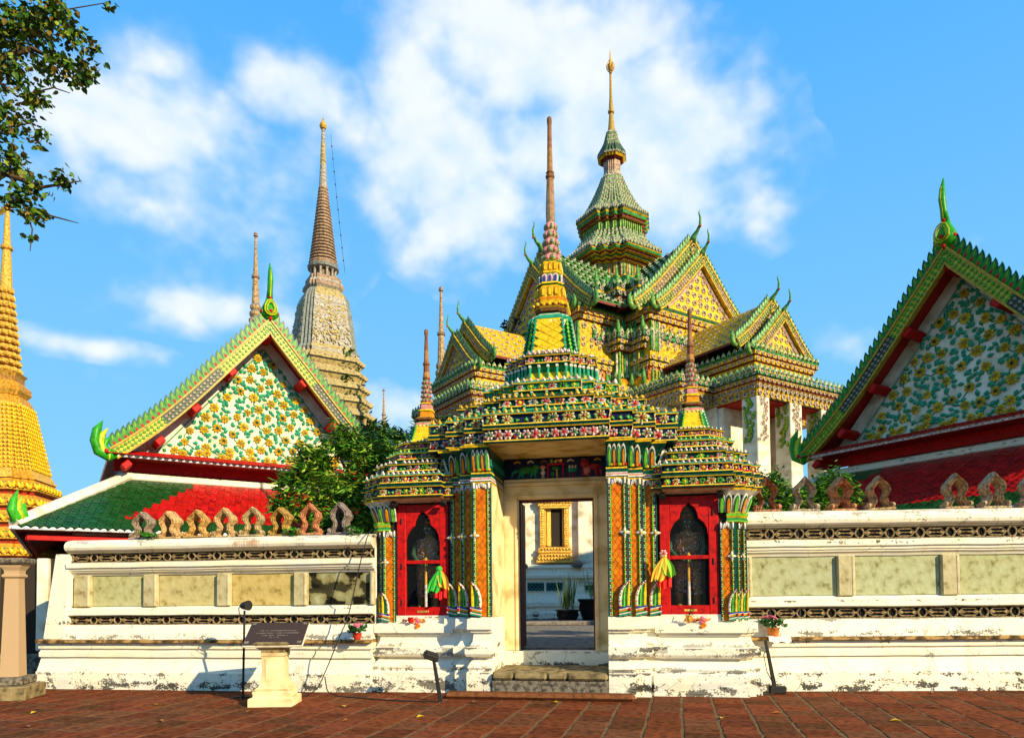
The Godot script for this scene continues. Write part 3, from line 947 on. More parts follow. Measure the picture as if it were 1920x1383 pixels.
func naga_arch() -> ArrayMesh:       # half dome leaf on a striped foot: curved edge at -x, upright edge at +x; 1 wide, 3.2 tall
	var m := Mb.new()
	var rim := [Vector3(-0.42, 0.82, 0.14), Vector3(-0.46, 1.3, 0.15), Vector3(-0.40, 1.85, 0.15), Vector3(-0.22, 2.4, 0.14), Vector3(0.06, 2.82, 0.12), Vector3(0.34, 3.08, 0.1), Vector3(0.44, 3.2, 0.06)]
	m.c = WHI
	m.tube(rim, [0.13, 0.14, 0.14, 0.13, 0.11, 0.08, 0.02], 6)
	for k in 11:
		var u := k / 10.0 * 5.0
		m.c = WHI if k % 2 else RED
		m.blob(rim[int(u)].lerp(rim[mini(int(u) + 1, 6)], u - int(u)) + Vector3(0, 0, 0.12), Vector3(0.07, 0.09, 0.05), 5, 3)
	m.c = LGR
	m.poly(PackedVector2Array([Vector2(-0.36, 0.8), Vector2(-0.02, 0.8), Vector2(0.0, 1.8), Vector2(0.12, 2.75), Vector2(-0.12, 2.45), Vector2(-0.34, 1.8)]), -0.1, 0.2, 0.05, false)
	m.c = GRN
	m.poly(PackedVector2Array([Vector2(-0.02, 0.8), Vector2(0.16, 0.8), Vector2(0.2, 2.0), Vector2(0.26, 2.8), Vector2(0.10, 2.5), Vector2(0.0, 1.8)]), -0.1, 0.14, 0.03, false)
	m.c = YEL
	m.poly(PackedVector2Array([Vector2(0.17, 0.8), Vector2(0.42, 0.8), Vector2(0.46, 2.0), Vector2(0.46, 3.0), Vector2(0.3, 2.75), Vector2(0.2, 1.9)]), -0.1, 0.19, 0.05, false)
	m.c = DGR
	m.poly(PackedVector2Array([Vector2(-0.24, 0.95), Vector2(-0.12, 0.95), Vector2(-0.1, 1.8), Vector2(0.0, 2.4), Vector2(-0.16, 1.9)]), 0.1, 0.24, 0.03, false)
	var cs := [BLU, WHI, ORA, GRN, WHI, TEA]
	for k in 6:
		m.c = cs[k]
		var y := 0.82 - k * 0.14
		m.poly(PackedVector2Array([Vector2(-0.52, y - 0.24), Vector2(0.52, y - 0.02), Vector2(0.52, y + 0.1), Vector2(-0.52, y - 0.12)]), -0.1, 0.24 - 0.02 * (k % 2), 0.02, false)
	m.c = RED
	m.blob(Vector3(0.42, 0.55, 0.2), Vector3(0.13, 0.2, 0.14), 6, 4)
	return m.done()

func star_shape() -> ArrayMesh:
	var m := Mb.new()
	for k in 4:
		var a := TAU * k / 4
		var d := Vector3(cos(a), sin(a), 0)
		var s := Vector3(-sin(a), cos(a), 0) * 0.3
		m.c = WHI
		m.tri(d + Vector3(0, 0, 0.08), d * 0.35 + s + Vector3(0, 0, 0.15), Vector3(0, 0, 0.3))
		m.tri(d + Vector3(0, 0, 0.08), Vector3(0, 0, 0.3), d * 0.35 - s + Vector3(0, 0, 0.15))
	m.c = YEL
	m.blob(Vector3(0, 0, 0.25), Vector3(0.24, 0.24, 0.16), 7, 4)
	m.c = GRN
	for k in 4:
		var a := TAU * (k + 0.5) / 4
		m.blob(Vector3(cos(a) * 0.34, sin(a) * 0.34, 0.15), Vector3(0.15, 0.15, 0.1), 6, 4)
	return m.done()

func border(t: Node3D, m: Mb, xa: float, xb: float, y0: float, y1: float, z: float, s: float, beads: Dictionary):
	# dark green edge, navy bead course, lime edge; s tells which side is outermost
	var w := xb - xa
	var a := xa if s > 0 else xb
	strip(m, a, a + s * w * 0.33, y0, y1, z + 0.012, DGR, 0.05)
	strip(m, a + s * w * 0.33, a + s * w * 0.68, y0, y1, z, Color(0.05, 0.10, 0.30), 0.04)
	strip(m, a + s * w * 0.68, a + s * w, y0, y1, z + 0.008, LGR, 0.045)
	var n := int((y1 - y0) / 0.034)
	for k in n:
		var key: String = ["white", "white", "red"][k % 3]
		beads[key].append(xf(Vector3(a + s * w * 0.5, y0 + (k + 0.5) * (y1 - y0) / n, z + 0.022), Vector3.ONE * 0.024))
		if k % 2 == 0:
			beads["yellow"].append(xf(Vector3(a + s * w * 0.84, y0 + (k + 0.5) * (y1 - y0) / n, z + 0.03), Vector3.ONE * 0.018))

func clad(t: Node3D, s: float, faces: Array, y0: float, y1: float, counter: Array, big: float):
	# faces: [x inner, x outer, z, has tiles, border]
	var m := Mb.new()
	var beads := {"white": [], "red": [], "yellow": []}
	for f in faces:
		var xa: float = minf(f[0] * s, f[1] * s)
		var xb: float = maxf(f[0] * s, f[1] * s)
		if f[3] > 0:
			strip(m, xa, xb, y0, y1, f[2] - 0.016, Color(0.05, 0.02, 0.008), 0.03)
			lozenges(t, xa + 0.004, xb - 0.004, y0 + 0.004, y1 - 0.004, f[2], f[3], "tile", 300, counter)
			# scalloped drape under the top band
			m.c = WHI
			for k in 5:
				var u := (k + 0.5) / 5.0
				m.blob(Vector3(lerpf(xa, xb, u), y1 - 0.02 - 0.05 * absf(u - 0.5) * 2.0, f[2] + 0.02), Vector3((xb - xa) * 0.14, 0.045, 0.03), 6, 4)
			m.c = BLU
			m.blob(Vector3(xa, y1 - 0.05, f[2] + 0.03), Vector3(0.02, 0.05, 0.02), 6, 4)
		else:
			border(t, m, xa, xb, y0, y1, f[2], f[4], beads)
			m.c = WHI
			m.blob(Vector3((xa + xb) / 2, y1 - 0.04, f[2] + 0.03), Vector3((xb - xa) * 0.45, 0.06, 0.035), 7, 4)
	part(t, "pilaster_border", m.done(), M.ceramic)
	many(t, "bead_course", S.bead_white, M.ceramic, beads.white)
	many(t, "bead_course", S.bead_red, M.ceramic, beads.red)
	many(t, "bead_course", S.bead_yellow, M.ceramic, beads.yellow)

# ---------------------------------------------------------------- the gate
const GATE_AT := Vector3(0.71, 0, -11.5)
const GATE_DEG := -10.0

func pier_ring(o: float, y: float, s: float, inner: float) -> PackedVector3Array:
	var p := [Vector2(inner, 0.8 + o), Vector2(1.2 + o, 0.8 + o), Vector2(1.2 + o, 0.64 + o), Vector2(1.43 + o, 0.64 + o), Vector2(1.43 + o, 0.48 + o), Vector2(1.66 + o, 0.48 + o)]
	var q := p.duplicate()
	for i in range(p.size() - 1, -1, -1):
		q.append(Vector2(p[i].x, -p[i].y))
	if s < 0:
		q.reverse()
	var r := PackedVector3Array()
	for v in q:
		r.append(Vector3(v.x * s, y, v.y))
	return r

func make_gate():
	S.relief_small = spade(GRN, LGR)
	S.naga = naga_arch()
	S.star = star_shape()
	var g := thing("temple_gate", "tall ceramic covered gate with stepped flower roof, spire and open doorway between two shrines", "gate", GATE_AT, GATE_DEG)
	var pieces := []
	var counter := [0]
	var prof := [[0.0, 0.10], [0.36, 0.10], [0.38, 0.07], [0.41, 0.07], [0.43, 0.09], [0.50, 0.06], [0.57, 0.0], [0.59, 0.03], [0.61, 0.10], [0.65, 0.12], [0.75, 0.12], [0.765, 0.06], [0.84, 0.015], [0.97, 0.0], [0.98, 0.04], [1.02, 0.05], [1.03, 0.09], [1.19, 0.085], [1.215, 0.02], [1.22, -0.04]]
	for s in [-1.0, 1.0]:
		var m := Mb.new()
		var rings := []
		for q in prof:
			rings.append(pier_ring(q[1], q[0], s, 0.9))
		m.loft(rings, [Color.WHITE], true, true)
		part(g, "plinth", m.done(), M.plinth_plaster)
		# white core with the door reveal
		m = Mb.new()
		m.loft([pier_ring(-0.05, 1.21, s, 0.9), pier_ring(-0.05, 3.92, s, 0.9)], [Color.WHITE], false, true)
		part(g, "jamb", m.done(), M.jamb_plaster)
		clad(g, s, [[0.905, 0.97, 0.775, 0, s], [0.97, 1.155, 0.775, 2, 0], [1.155, 1.20, 0.785, 0, -s], [1.20, 1.265, 0.62, 0, s], [1.265, 1.375, 0.615, 1, 0], [1.375, 1.43, 0.625, 0, -s], [1.43, 1.49, 0.46, 0, s], [1.49, 1.585, 0.455, 1, 0], [1.585, 1.66, 0.465, 0, -s]], 1.225, 3.33, counter, 1.0)
		for q in [[1.155, 0.80], [1.40, 0.64], [1.62, 0.48]]:
			var sc := Vector3(0.165 * s, 0.165, 0.22)
			part(g, "naga_arch", S.naga, M.ceramic, Transform3D(Basis.from_scale(Vector3(absf(sc.x), sc.y, sc.z)) if s > 0 else Basis(Vector3(-absf(sc.x), 0, 0), Vector3(0, sc.y, 0), Vector3(0, 0, sc.z)), Vector3(q[0] * s, 1.24, q[1] + 0.02)))
			part(g, "star_ornament", S.star, M.ceramic, xf(Vector3((q[0] + 0.015) * s, 2.50, q[1] + 0.0), Vector3(0.085, 0.10, 0.12)))
		# bands under the capital
		m = Mb.new()
		var bands := [[3.32, -0.045, DGR], [3.325, 0.01, ORA], [3.345, 0.015, YEL], [3.36, 0.03, DGR], [3.385, 0.03, WHI], [3.40, 0.015, RED], [3.42, 0.02, WHI], [3.435, 0.035, TEA], [3.47, 0.04, DGR], [3.475, 0.02, DGR], [3.50, 0.02, YEL], [3.52, 0.0, DGR], [3.60, -0.01, DGR], [3.70, 0.02, TEA], [3.80, 0.08, DGR], [3.87, 0.15, DGR], [3.90, 0.16, YEL]]
		rings = []
		var cols := []
		for q in bands:
			rings.append(pier_ring(q[1], q[0], s, 0.897))
			cols.append(q[2])
		m.loft(rings, cols, true, true)
		part(g, "capital", m.done(), M.ceramic)
		for q in [[0.92, 1.20, 0.80, 4], [1.23, 1.42, 0.65, 2], [1.45, 1.65, 0.49, 2]]:
			for k in q[3]:
				var xx: float = lerpf(q[0], q[1], (k + 0.5) / q[3])
				var tf := xf(Vector3(xx * s, 3.53, q[2]), Vector3((q[1] - q[0]) / q[3] * 0.98, 0.165, 0.2), Vector3(20, 0, 0))
				part(g, "capital_petal", S.arch if k % 2 == 0 else S.arch_green, M.ceramic, tf)
				pieces.append([S.bead_red if k % 2 else S.bead_yellow, "bead", xf(Vector3(xx * s + 0.03, 3.535, q[2] + 0.03), Vector3.ONE * 0.05)])
		for k in 4:
			var zz: float = 0.36 - k * 0.22
			part(g, "capital_petal", S.arch if k % 2 == 0 else S.arch_green, M.ceramic, Transform3D(Basis.from_euler(Vector3(0, PI / 2 * s, 0)) * Basis.from_euler(Vector3(0.33, 0, 0)) * Basis.from_scale(Vector3(0.18, 0.165, 0.2)), Vector3(1.68 * s, 3.53, zz)))
	# wall with the doorway, set back in the reveal
	var m := Mb.new()
	for s in [-1.0, 1.0]:
		m.box(Vector3(0.772 * s, 1.90, -0.36), Vector3(0.262, 2.58, 0.22), 0.01)
		m.box(Vector3(0.685 * s, 1.92, -0.245), Vector3(0.05, 2.62, 0.03), 0.008)
	m.box(Vector3(0, 3.305, -0.362), Vector3(1.80, 0.23, 0.224), 0.01)
	m.box(Vector3(0, 3.245, -0.247), Vector3(1.42, 0.045, 0.028), 0.008)
	part(g, "door_surround", m.done(), M.jamb_plaster)
	m = Mb.new()
	m.box(Vector3(0, 0.30, -0.34), Vector3(1.81, 0.61, 0.30), 0.012)
	part(g, "threshold", m.done(), M.plinth_plaster)
	m = Mb.new()
	m.box(Vector3(0, 3.45, -0.31), Vector3(1.79, 0.06, 0.2), 0.012)
	m.box(Vector3(0, 3.51, -0.33), Vector3(1.79, 0.055, 0.2), 0.012)
	part(g, "lintel_ledge", m.done(), M.jamb_plaster)
	m = Mb.new()
	for s in [-1.0, 1.0]:
		m.box(Vector3(0.628 * s, 1.90, -0.42), Vector3(0.026, 2.56, 0.18), 0.004)
	m.box(Vector3(0, 3.17, -0.42), Vector3(1.23, 0.026, 0.18), 0.004)
	part(g, "door_frame", m.done(), M.wood_maroon)
	m = Mb.new()
	m.box(Vector3(-0.63, 1.90, -0.66), Vector3(0.04, 2.5, 0.28), 0.006)
	part(g, "door_leaf", m.done(), M.wood_maroon)
	# frieze under the soffit: beasts, table and vases in ceramic relief on a dark ground
	m = Mb.new()
	m.c = NAV
	m.box(Vector3(0, 3.72, -0.38), Vector3(1.79, 0.37, 0.1))
	var fz := -0.325
	m.c = GRN
	m.blob(Vector3(-0.50, 3.70, fz), Vector3(0.17, 0.065, 0.05), 9, 6)
	m.blob(Vector3(-0.34, 3.74, fz), Vector3(0.07, 0.06, 0.05), 8, 5)
	m.c = TEA
	for q in [[-0.63, 3.62, 0.5], [-0.56, 3.60, -0.3], [-0.42, 3.61, 0.4], [-0.33, 3.63, -0.5]]:
		m.tube([Vector3(q[0], 3.68, fz), Vector3(q[0] + 0.05 * q[2], q[1] + 0.02, fz + 0.02), Vector3(q[0] - 0.02, 3.575, fz)], [0.035, 0.025, 0.018], 6)
	m.tube([Vector3(-0.66, 3.70, fz), Vector3(-0.75, 3.66, fz), Vector3(-0.77, 3.58, fz)], [0.03, 0.025, 0.01], 6)
	part(g, "green_beast_relief", m.done(), M.ceramic).set_meta("label", "green striding beast in relief at the left of the frieze")
	m = Mb.new()
	m.c = RED
	m.box(Vector3(0.0, 3.79, fz), Vector3(0.30, 0.03, 0.05), 0.006)
	for xx in [-0.13, 0.13]:
		m.box(Vector3(xx, 3.67, fz), Vector3(0.028, 0.22, 0.05), 0.006)
	m.c = GRN
	m.blob(Vector3(0.0, 3.72, fz), Vector3(0.07, 0.035, 0.03), 8, 4)
	m.blob(Vector3(-0.05, 3.62, fz), Vector3(0.04, 0.045, 0.03), 8, 4)
	m.c = YEL
	m.tube([Vector3(0.02, 3.57, fz), Vector3(0.02, 3.71, fz)], [0.014], 6)
	m.c = LGR
	m.box(Vector3(-0.07, 3.84, fz), Vector3(0.04, 0.07, 0.04), 0.006)
	m.c = WHI
	m.blob(Vector3(0.0, 3.84, fz), Vector3(0.02, 0.03, 0.02), 7, 4)
	m.c = YEL
	m.box(Vector3(0.09, 3.85, fz), Vector3(0.05, 0.05, 0.04), 0.006)
	part(g, "altar_table_relief", m.done(), M.ceramic)
	m = Mb.new()
	m.c = Color(0.4, 0.03, 0.04)
	m.blob(Vector3(0.50, 3.78, fz), Vector3(0.085, 0.075, 0.05), 9, 6)
	m.c = PNK
	m.blob(Vector3(0.53, 3.66, fz), Vector3(0.07, 0.09, 0.045), 9, 6)
	m.c = Color(0.4, 0.03, 0.04)
	m.blob(Vector3(0.66, 3.72, fz), Vector3(0.12, 0.055, 0.045), 9, 6)
	for xx in [0.47, 0.55, 0.68, 0.76]:
		m.tube([Vector3(xx, 3.68, fz), Vector3(xx + 0.02, 3.57, fz + 0.01)], [0.032, 0.026], 6)
	part(g, "red_lion_relief", m.done(), M.ceramic).set_meta("label", "red crouching lion in relief at the right of the frieze")
	m = Mb.new()
	m.c = WHI
	m.lathe([[3.56, 0.03], [3.60, 0.02], [3.65, 0.045], [3.70, 0.02], [3.72, 0.03]], 10, [], Vector3(-0.22, 0, fz))
	m.c = PNK
	m.blob(Vector3(-0.22, 3.745, fz), Vector3(0.05, 0.035, 0.03), 8, 5)
	m.c = TEA
	m.lathe([[3.64, 0.08], [3.70, 0.09], [3.71, 0.05]], 10, [], Vector3(0.29, 0, fz - 0.02))
	m.c = WHI
	for k in 3:
		m.blob(Vector3(0.24 + 0.05 * k, 3.735, fz), Vector3(0.022, 0.035, 0.02), 6, 4)
	m.c = RED
	for k in 3:
		m.box(Vector3(0.24 + 0.05 * k, 3.60, fz), Vector3(0.012, 0.08, 0.02))
	for k in 7:
		m.c = [GLD, WHI, BRN][k % 3]
		m.tube([Vector3(-0.72 + k * 0.23, 3.83, fz), Vector3(-0.66 + k * 0.23, 3.86, fz + 0.01), Vector3(-0.61 + k * 0.23, 3.83, fz)], [0.016], 5)
	part(g, "vase_relief", m.done(), M.ceramic)
	m = Mb.new()
	m.box(Vector3(0, 3.93, 0.33), Vector3(1.80, 0.05, 1.30))
	part(g, "soffit", m.done(), M.jamb_plaster)
	# roof
	m = Mb.new()
	tiers(m, [
		[3.905, 4.135, 1.97, 1.06, NAV, ["pink_flower", "pink_flower", "olive_flower"], 0.145, 0.082, "", 0.0],
		[4.16, 4.36, 1.98, 1.04, NAV, ["yellow_flower"], 0.235, 0.10, "yellow_leaf", 0.085],
		[4.46, 4.62, 1.50, 0.92, DGR, ["red_flower", "white_flower", "pink_flower"], 0.20, 0.078, "yellow_leaf", 0.085],
		[4.74, 4.90, 1.08, 0.78, TEA, ["green_flower", "green_flower", "white_flower"], 0.165, 0.075, "pink_leaf", 0.09],
	], 3, 0.172, 0.155, pieces, front)
	tiers(m, [[5.22, 5.38, 0.72, 0.62, DGR, ["red_flower", "pink_flower"], 0.135, 0.062, "pink_leaf", 0.08]], 3, 0.172, 0.155, pieces, front)
	# the middle rows fade into each other with small sloping tile courses
	stack(m, [[4.36, 1.90, 0.98, DGR], [4.40, 1.72, 0.95, DGR], [4.41, 1.74, 0.96, YEL], [4.415, 1.66, 0.94, DGR], [4.47, 1.50, 0.90, TEA]], 3, 0.172, 0.155)
	stack(m, [[4.89, 1.04, 0.76, DGR], [4.95, 0.90, 0.70, TEA], [5.0, 0.74, 0.6, YEL], [5.10, 0.66, 0.56, YEL], [5.22, 0.68, 0.58, GRN]], 3, 0.172, 0.155)
	part(g, "tiered_roof", m.done(), M.ceramic)
	# green brackets round the upper necks
	for q in [[5.0, 0.745, 0.61, 0.16], [4.63, 1.22, 0.82, 0.26], [4.40, 1.70, 0.96, 0.30]]:
		for tf in along(redent(q[1], q[2], 3, 0.172, 0.155, q[0]), q[3], Vector3(0.05, 0.2 if q[0] > 4.9 else 0.09, 0.06), front):
			pieces.append([S.bracket, "bracket", tf])
	scatter(g, pieces, M.ceramic, 300)
	# bell
	m = Mb.new()
	var bell := [[5.38, 0.60, 0.55, YEL], [5.40, 0.53, 0.50, YEL], [5.46, 0.47, 0.46, YEL], [5.62, 0.425, 0.425, YEL], [5.85, 0.385, 0.385, YEL], [6.0, 0.365, 0.365, YEL], [6.07, 0.345, 0.345, YEL]]
	var altc := []
	for q in bell:
		altc.append(GRN)
	stack(m, bell, 2, 0.2, 0.2, altc)
	stack(m, [[6.065, 0.355, 0.355, TEA], [6.09, 0.355, 0.355, TEA], [6.14, 0.315, 0.315, TEA], [6.17, 0.27, 0.27, WHI], [6.195, 0.24, 0.24, GRN]], 2, 0.2, 0.2)
	part(g, "bell", m.done(), M.ceramic)
	var lz := [0]
	for r in [[0.0, 0.0], [1.0, 0.0]]:
		pass
	var bellp := []
	for k in 9:
		var u := k / 8.0
		var hw := lerpf(0.465, 0.36, pow(u, 0.8))
		for sx in [-1.0, 1.0]:
			for e in [0.6, 0.78, 0.96]:
				bellp.append([S.lozenge_green if e != 0.78 else S.lozenge_lime, "bell_rib", facing(Vector3(sx * hw * e, 5.47 + u * 0.55, hw * (1.02 - (e - 0.6) * 1.05) + 0.01), Vector3(sx * (e - 0.5), 0.1, 1), Vector3(0.055, 0.085, 0.12))])
	for k in 7:
		bellp.append([S.pink_leaf, "bell_leaf", facing(Vector3((k - 3) * 0.085, 5.43, 0.5), Vector3(0, 0, 1), Vector3(0.07, 0.08, 0.06))])
		bellp.append([S.pink_leaf, "bell_leaf", Transform3D(facing(Vector3((k - 3) * 0.075, 6.04, 0.355 + 0.01 * absf(3 - k) * -1.0), Vector3(0, -0.2, 1), Vector3(0.08, -0.13, 0.1)))])
	for i in 4:
		for j in 8:
			if (i + j) % 2 == 0:
				var u := j / 7.0
				var hw := lerpf(0.445, 0.365, u)
				bellp.append([S.lozenge_yellow, "bell_tile", facing(Vector3((i - 1.5) * hw * 0.27, 5.5 + u * 0.48, hw + 0.012 + 0.012 * (1 - u)), Vector3(0, 0.2, 1), Vector3(hw * 0.52, 0.135, 0.06))])
	scatter(g, bellp, M.ceramic, 200)
	# spire
	m = Mb.new()
	stack(m, [[6.19, 0.20, 0.20, BRN], [6.23, 0.25, 0.25, MAR], [6.28, 0.27, 0.27, BRN], [6.30, 0.29, 0.29, YEL], [6.36, 0.25, 0.25, MAR], [6.41, 0.26, 0.26, YEL], [6.46, 0.27, 0.27, ORA], [6.48, 0.22, 0.22, GRN], [6.68, 0.20, 0.20, YEL], [6.70, 0.23, 0.23, GRN], [6.73, 0.22, 0.22, YEL], [6.735, 0.18, 0.18, TEA], [6.88, 0.165, 0.165, TEA], [6.90, 0.19, 0.19, YEL], [6.93, 0.19, 0.19, YEL], [6.94, 0.165, 0.165, YEL], [7.1, 0.15, 0.15, YEL], [7.12, 0.165, 0.165, GRN], [7.14, 0.13, 0.13, YEL]], 2, 0.2, 0.2)
	part(g, "spire_base", m.done(), M.ceramic)
	var sp := []
	for q in [[6.50, 0.215, 0.085, "arch_yellow"], [6.74, 0.185, 0.07, "arch_pink"], [6.95, 0.165, 0.075, "arch_yellow"]]:
		for k in 3:
			for f in 4:
				var tf := Transform3D(Basis.from_euler(Vector3(0, PI / 2 * f, 0)), Vector3.ZERO) * xf(Vector3((k - 1) * q[1] * 0.5, q[0], q[1] - 0.005), Vector3(q[1] * 0.48, q[2], 0.12))
				sp.append([S[q[3]], "spire_petal", tf])
	for f in 4:
		for k in 5:
			sp.append([S.bead_yellow, "bead", Transform3D(Basis.from_euler(Vector3(0, PI / 2 * f, 0)), Vector3.ZERO) * xf(Vector3((k - 2) * 0.1, 6.33, 0.28), Vector3.ONE * 0.06)])
	scatter(g, sp, M.ceramic, 200)
	m = Mb.new()
	m.smooth(false)
	lotus_rings(m, 7.13, 7.82, 0.155, 0.095, 5, Color(0.30, 0.36, 0.16), PNK)
	part(g, "lotus_rings", m.done(), M.ceramic)
	m = Mb.new()
	var rust := Color(0.26, 0.10, 0.035)
	spire(m, [[7.82, 0.075, rust], [8.0, 0.08, Color(0.3, 0.2, 0.1)], [8.35, 0.068, Color(0.34, 0.2, 0.1)], [8.58, 0.058, Color(0.34, 0.17, 0.07)], [8.60, 0.075, BRN], [8.63, 0.08, BRN], [8.66, 0.055, rust], [8.69, 0.072, BRN], [8.71, 0.05, rust], [9.1, 0.043, Color(0.36, 0.18, 0.05)], [9.5, 0.036, Color(0.3, 0.12, 0.04)], [9.58, 0.045, BRN], [9.64, 0.04, BRN], [9.67, 0.01, BRN]], 10)
	part(g, "spire_shaft", m.done(), M.ceramic)
	# steps
	var st := thing("front_step", "worn sandstone step with rounded nosing in front of the gate doorway", "step", GATE_AT, GATE_DEG)
	m = Mb.new()
	m.box(Vector3(0, 0.13, 0.38), Vector3(1.785, 0.26, 1.10), 0.01)
	part(st, "riser", m.done(), M.mossy)
	var cut := [-0.89, -0.55, -0.03, 0.27, 0.89]
	for k in 4:
		m = Mb.new()
		m.box(Vector3((cut[k] + cut[k + 1]) / 2, 0.315, 0.90), Vector3(cut[k + 1] - cut[k] - 0.006, 0.11, 0.16), 0.035)
		part(st, "nosing_stone", m.done(), M.stone_step)
	var cut2 := [-0.89, 0.10, 0.89]
	for k in 2:
		m = Mb.new()
		m.box(Vector3((cut2[k] + cut2[k + 1]) / 2, 0.345, 0.31), Vector3(cut2[k + 1] - cut2[k] - 0.006, 0.06, 1.02), 0.012)
		part(st, "tread_stone", m.done(), M.stone_step)
	var sl := Mb.new()
	sl.c = Color(0.20, 0.075, 0.03)
	sl.box(Vector3(-0.14, 0.05, 1.13), Vector3(2.86, 0.10, 0.26), 0.045)
	var slab := part(self, "stone_sill", sl.done(), M.paver, Transform3D(Basis.from_euler(Vector3(0, deg_to_rad(GATE_DEG), 0)), GATE_AT))
	slab.name = "stone_sill"
	tag(slab, "long brown rounded stone sill lying on the paving before the step", "stone sill")

# ---------------------------------------------------------------- the two guardian shrines
func make_shrine(s: float, label: String):
	var fr := Transform3D(Basis.from_euler(Vector3(0, deg_to_rad(GATE_DEG), 0)), GATE_AT)
	var at := fr * Vector3(2.27 * s, 0, -0.25)
	var k := thing("guardian_shrine", label, "shrine", at, GATE_DEG, "")
	var pieces := []
	var keep := func(n, p): return (n.z > 0.3 or n.x * s > 0.5 and p.z > -0.5 or n.x * s < -0.5 and p.y > 3.9) and p.x * s > -0.72
	var m := Mb.new()
	var lv := []
	for q in [[0.0, 0.16], [0.32, 0.16], [0.34, 0.13], [0.37, 0.13], [0.40, 0.14], [0.47, 0.10], [0.54, 0.03], [0.56, 0.05], [0.58, 0.13], [0.62, 0.15], [0.72, 0.15], [0.735, 0.08], [0.82, 0.03], [0.90, 0.02], [0.91, 0.06], [0.95, 0.07], [0.96, 0.12], [1.10, 0.115], [1.12, 0.0], [1.235, 0.0], [1.24, -0.05]]:
		lv.append([q[0], 0.76 + q[1], 0.70 + q[1], Color.WHITE])
	stack(m, lv, 2, 0.12, 0.13)
	part(k, "plinth", m.done(), M.plinth_plaster)
	# walls round the niche
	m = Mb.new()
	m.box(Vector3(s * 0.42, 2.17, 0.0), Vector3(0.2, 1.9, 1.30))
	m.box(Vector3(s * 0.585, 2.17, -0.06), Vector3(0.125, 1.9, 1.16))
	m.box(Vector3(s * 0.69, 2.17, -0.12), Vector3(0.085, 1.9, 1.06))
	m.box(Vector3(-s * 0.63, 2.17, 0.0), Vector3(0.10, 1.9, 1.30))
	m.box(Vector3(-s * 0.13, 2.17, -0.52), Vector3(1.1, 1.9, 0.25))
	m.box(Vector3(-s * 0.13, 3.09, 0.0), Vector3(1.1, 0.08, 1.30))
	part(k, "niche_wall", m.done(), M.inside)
	# clad outer pilasters
	var counter := [0]
	clad(k, s, [[0.325, 0.36, 0.70, 0, s], [0.36, 0.50, 0.70, 1, 0], [0.50, 0.54, 0.71, 0, -s], [0.54, 0.64, 0.595, 1, 0], [0.60, 0.645, 0.61, 0, -s], [0.645, 0.71, 0.49, 1, 0], [0.70, 0.75, 0.50, 0, -s]], 1.13, 2.63, counter, 0.6)
	m = Mb.new()
	for q in [[0.42, 0.345, 0.685], [0.595, 0.12, 0.58], [0.695, 0.11, 0.475]]:
		m.c = DGR
		m.box(Vector3(s * q[0], 1.88, q[2] - 0.06), Vector3(q[1] * 0.95, 1.5, 0.12))
	part(k, "pilaster_core", m.done(), M.ceramic)
	for q in [[0.50, 0.72], [0.60, 0.60], [0.70, 0.50]]:
		var b := Basis(Vector3(0.13 * s, 0, 0), Vector3(0, 0.145, 0), Vector3(0, 0, 0.18))
		part(k, "naga_arch", S.naga, M.ceramic, Transform3D(b, Vector3(q[0] * s, 1.15, q[1] + 0.015)))
		part(k, "star_ornament", S.star, M.ceramic, xf(Vector3(q[0] * s, 2.12, q[1] + 0.01), Vector3(0.07, 0.085, 0.1)))
	# capital of the outer pilasters
	m = Mb.new()
	lv = []
	for q in [[2.63, 0.0, ORA], [2.65, 0.03, YEL], [2.67, 0.03, LGR], [2.71, 0.01, GRN], [2.74, 0.03, YEL], [2.78, 0.035, LGR], [2.80, 0.0, YEL], [2.86, -0.02, DGR], [2.96, 0.02, GRN], [3.05, 0.08, DGR], [3.12, 0.15, WHI], [3.15, 0.16, YEL]]:
		lv.append([q[0], 0.21 + q[1], 0.64 + q[1], q[2]])
	stack(m, lv, 2, 0.28, 0.13, null, Vector3(s * 0.54, 0, 0.04))
	part(k, "capital", m.done(), M.ceramic)
	for q in [[0.36, 0.70, 0.0], [0.46, 0.70, 0.0], [0.56, 0.67, 18.0], [0.66, 0.62, 40.0], [0.73, 0.50, 70.0], [0.75, 0.36, 90.0], [0.75, 0.22, 90.0]]:
		part(k, "capital_petal", S.arch_green if fmod(q[0] * 100, 20) < 10 else S.arch, M.ceramic, Transform3D(Basis.from_euler(Vector3(0, deg_to_rad(q[2] * s), 0)) * Basis.from_euler(Vector3(0.38, 0, 0)) * Basis.from_scale(Vector3(0.105, 0.15, 0.16)), Vector3(q[0] * s, 2.80, q[1])))
	# red glazed door with an ogee top light
	var cx := -s * 0.13
	m = Mb.new()
	var z0 := 0.64
	var z1 := 0.70
	m.poly(PackedVector2Array([Vector2(cx - 0.445, 1.235), Vector2(cx - 0.29, 1.235), Vector2(cx - 0.29, 3.07), Vector2(cx - 0.445, 3.07)]), z0, z1, 0.01)
	m.poly(PackedVector2Array([Vector2(cx + 0.29, 1.235), Vector2(cx + 0.445, 1.235), Vector2(cx + 0.445, 3.07), Vector2(cx + 0.29, 3.07)]), z0, z1, 0.01)
	m.box(Vector3(cx, 1.305, 0.668), Vector3(0.585, 0.14, 0.055), 0.008)
	m.box(Vector3(cx, 2.115, 0.668), Vector3(0.585, 0.06, 0.055), 0.008)
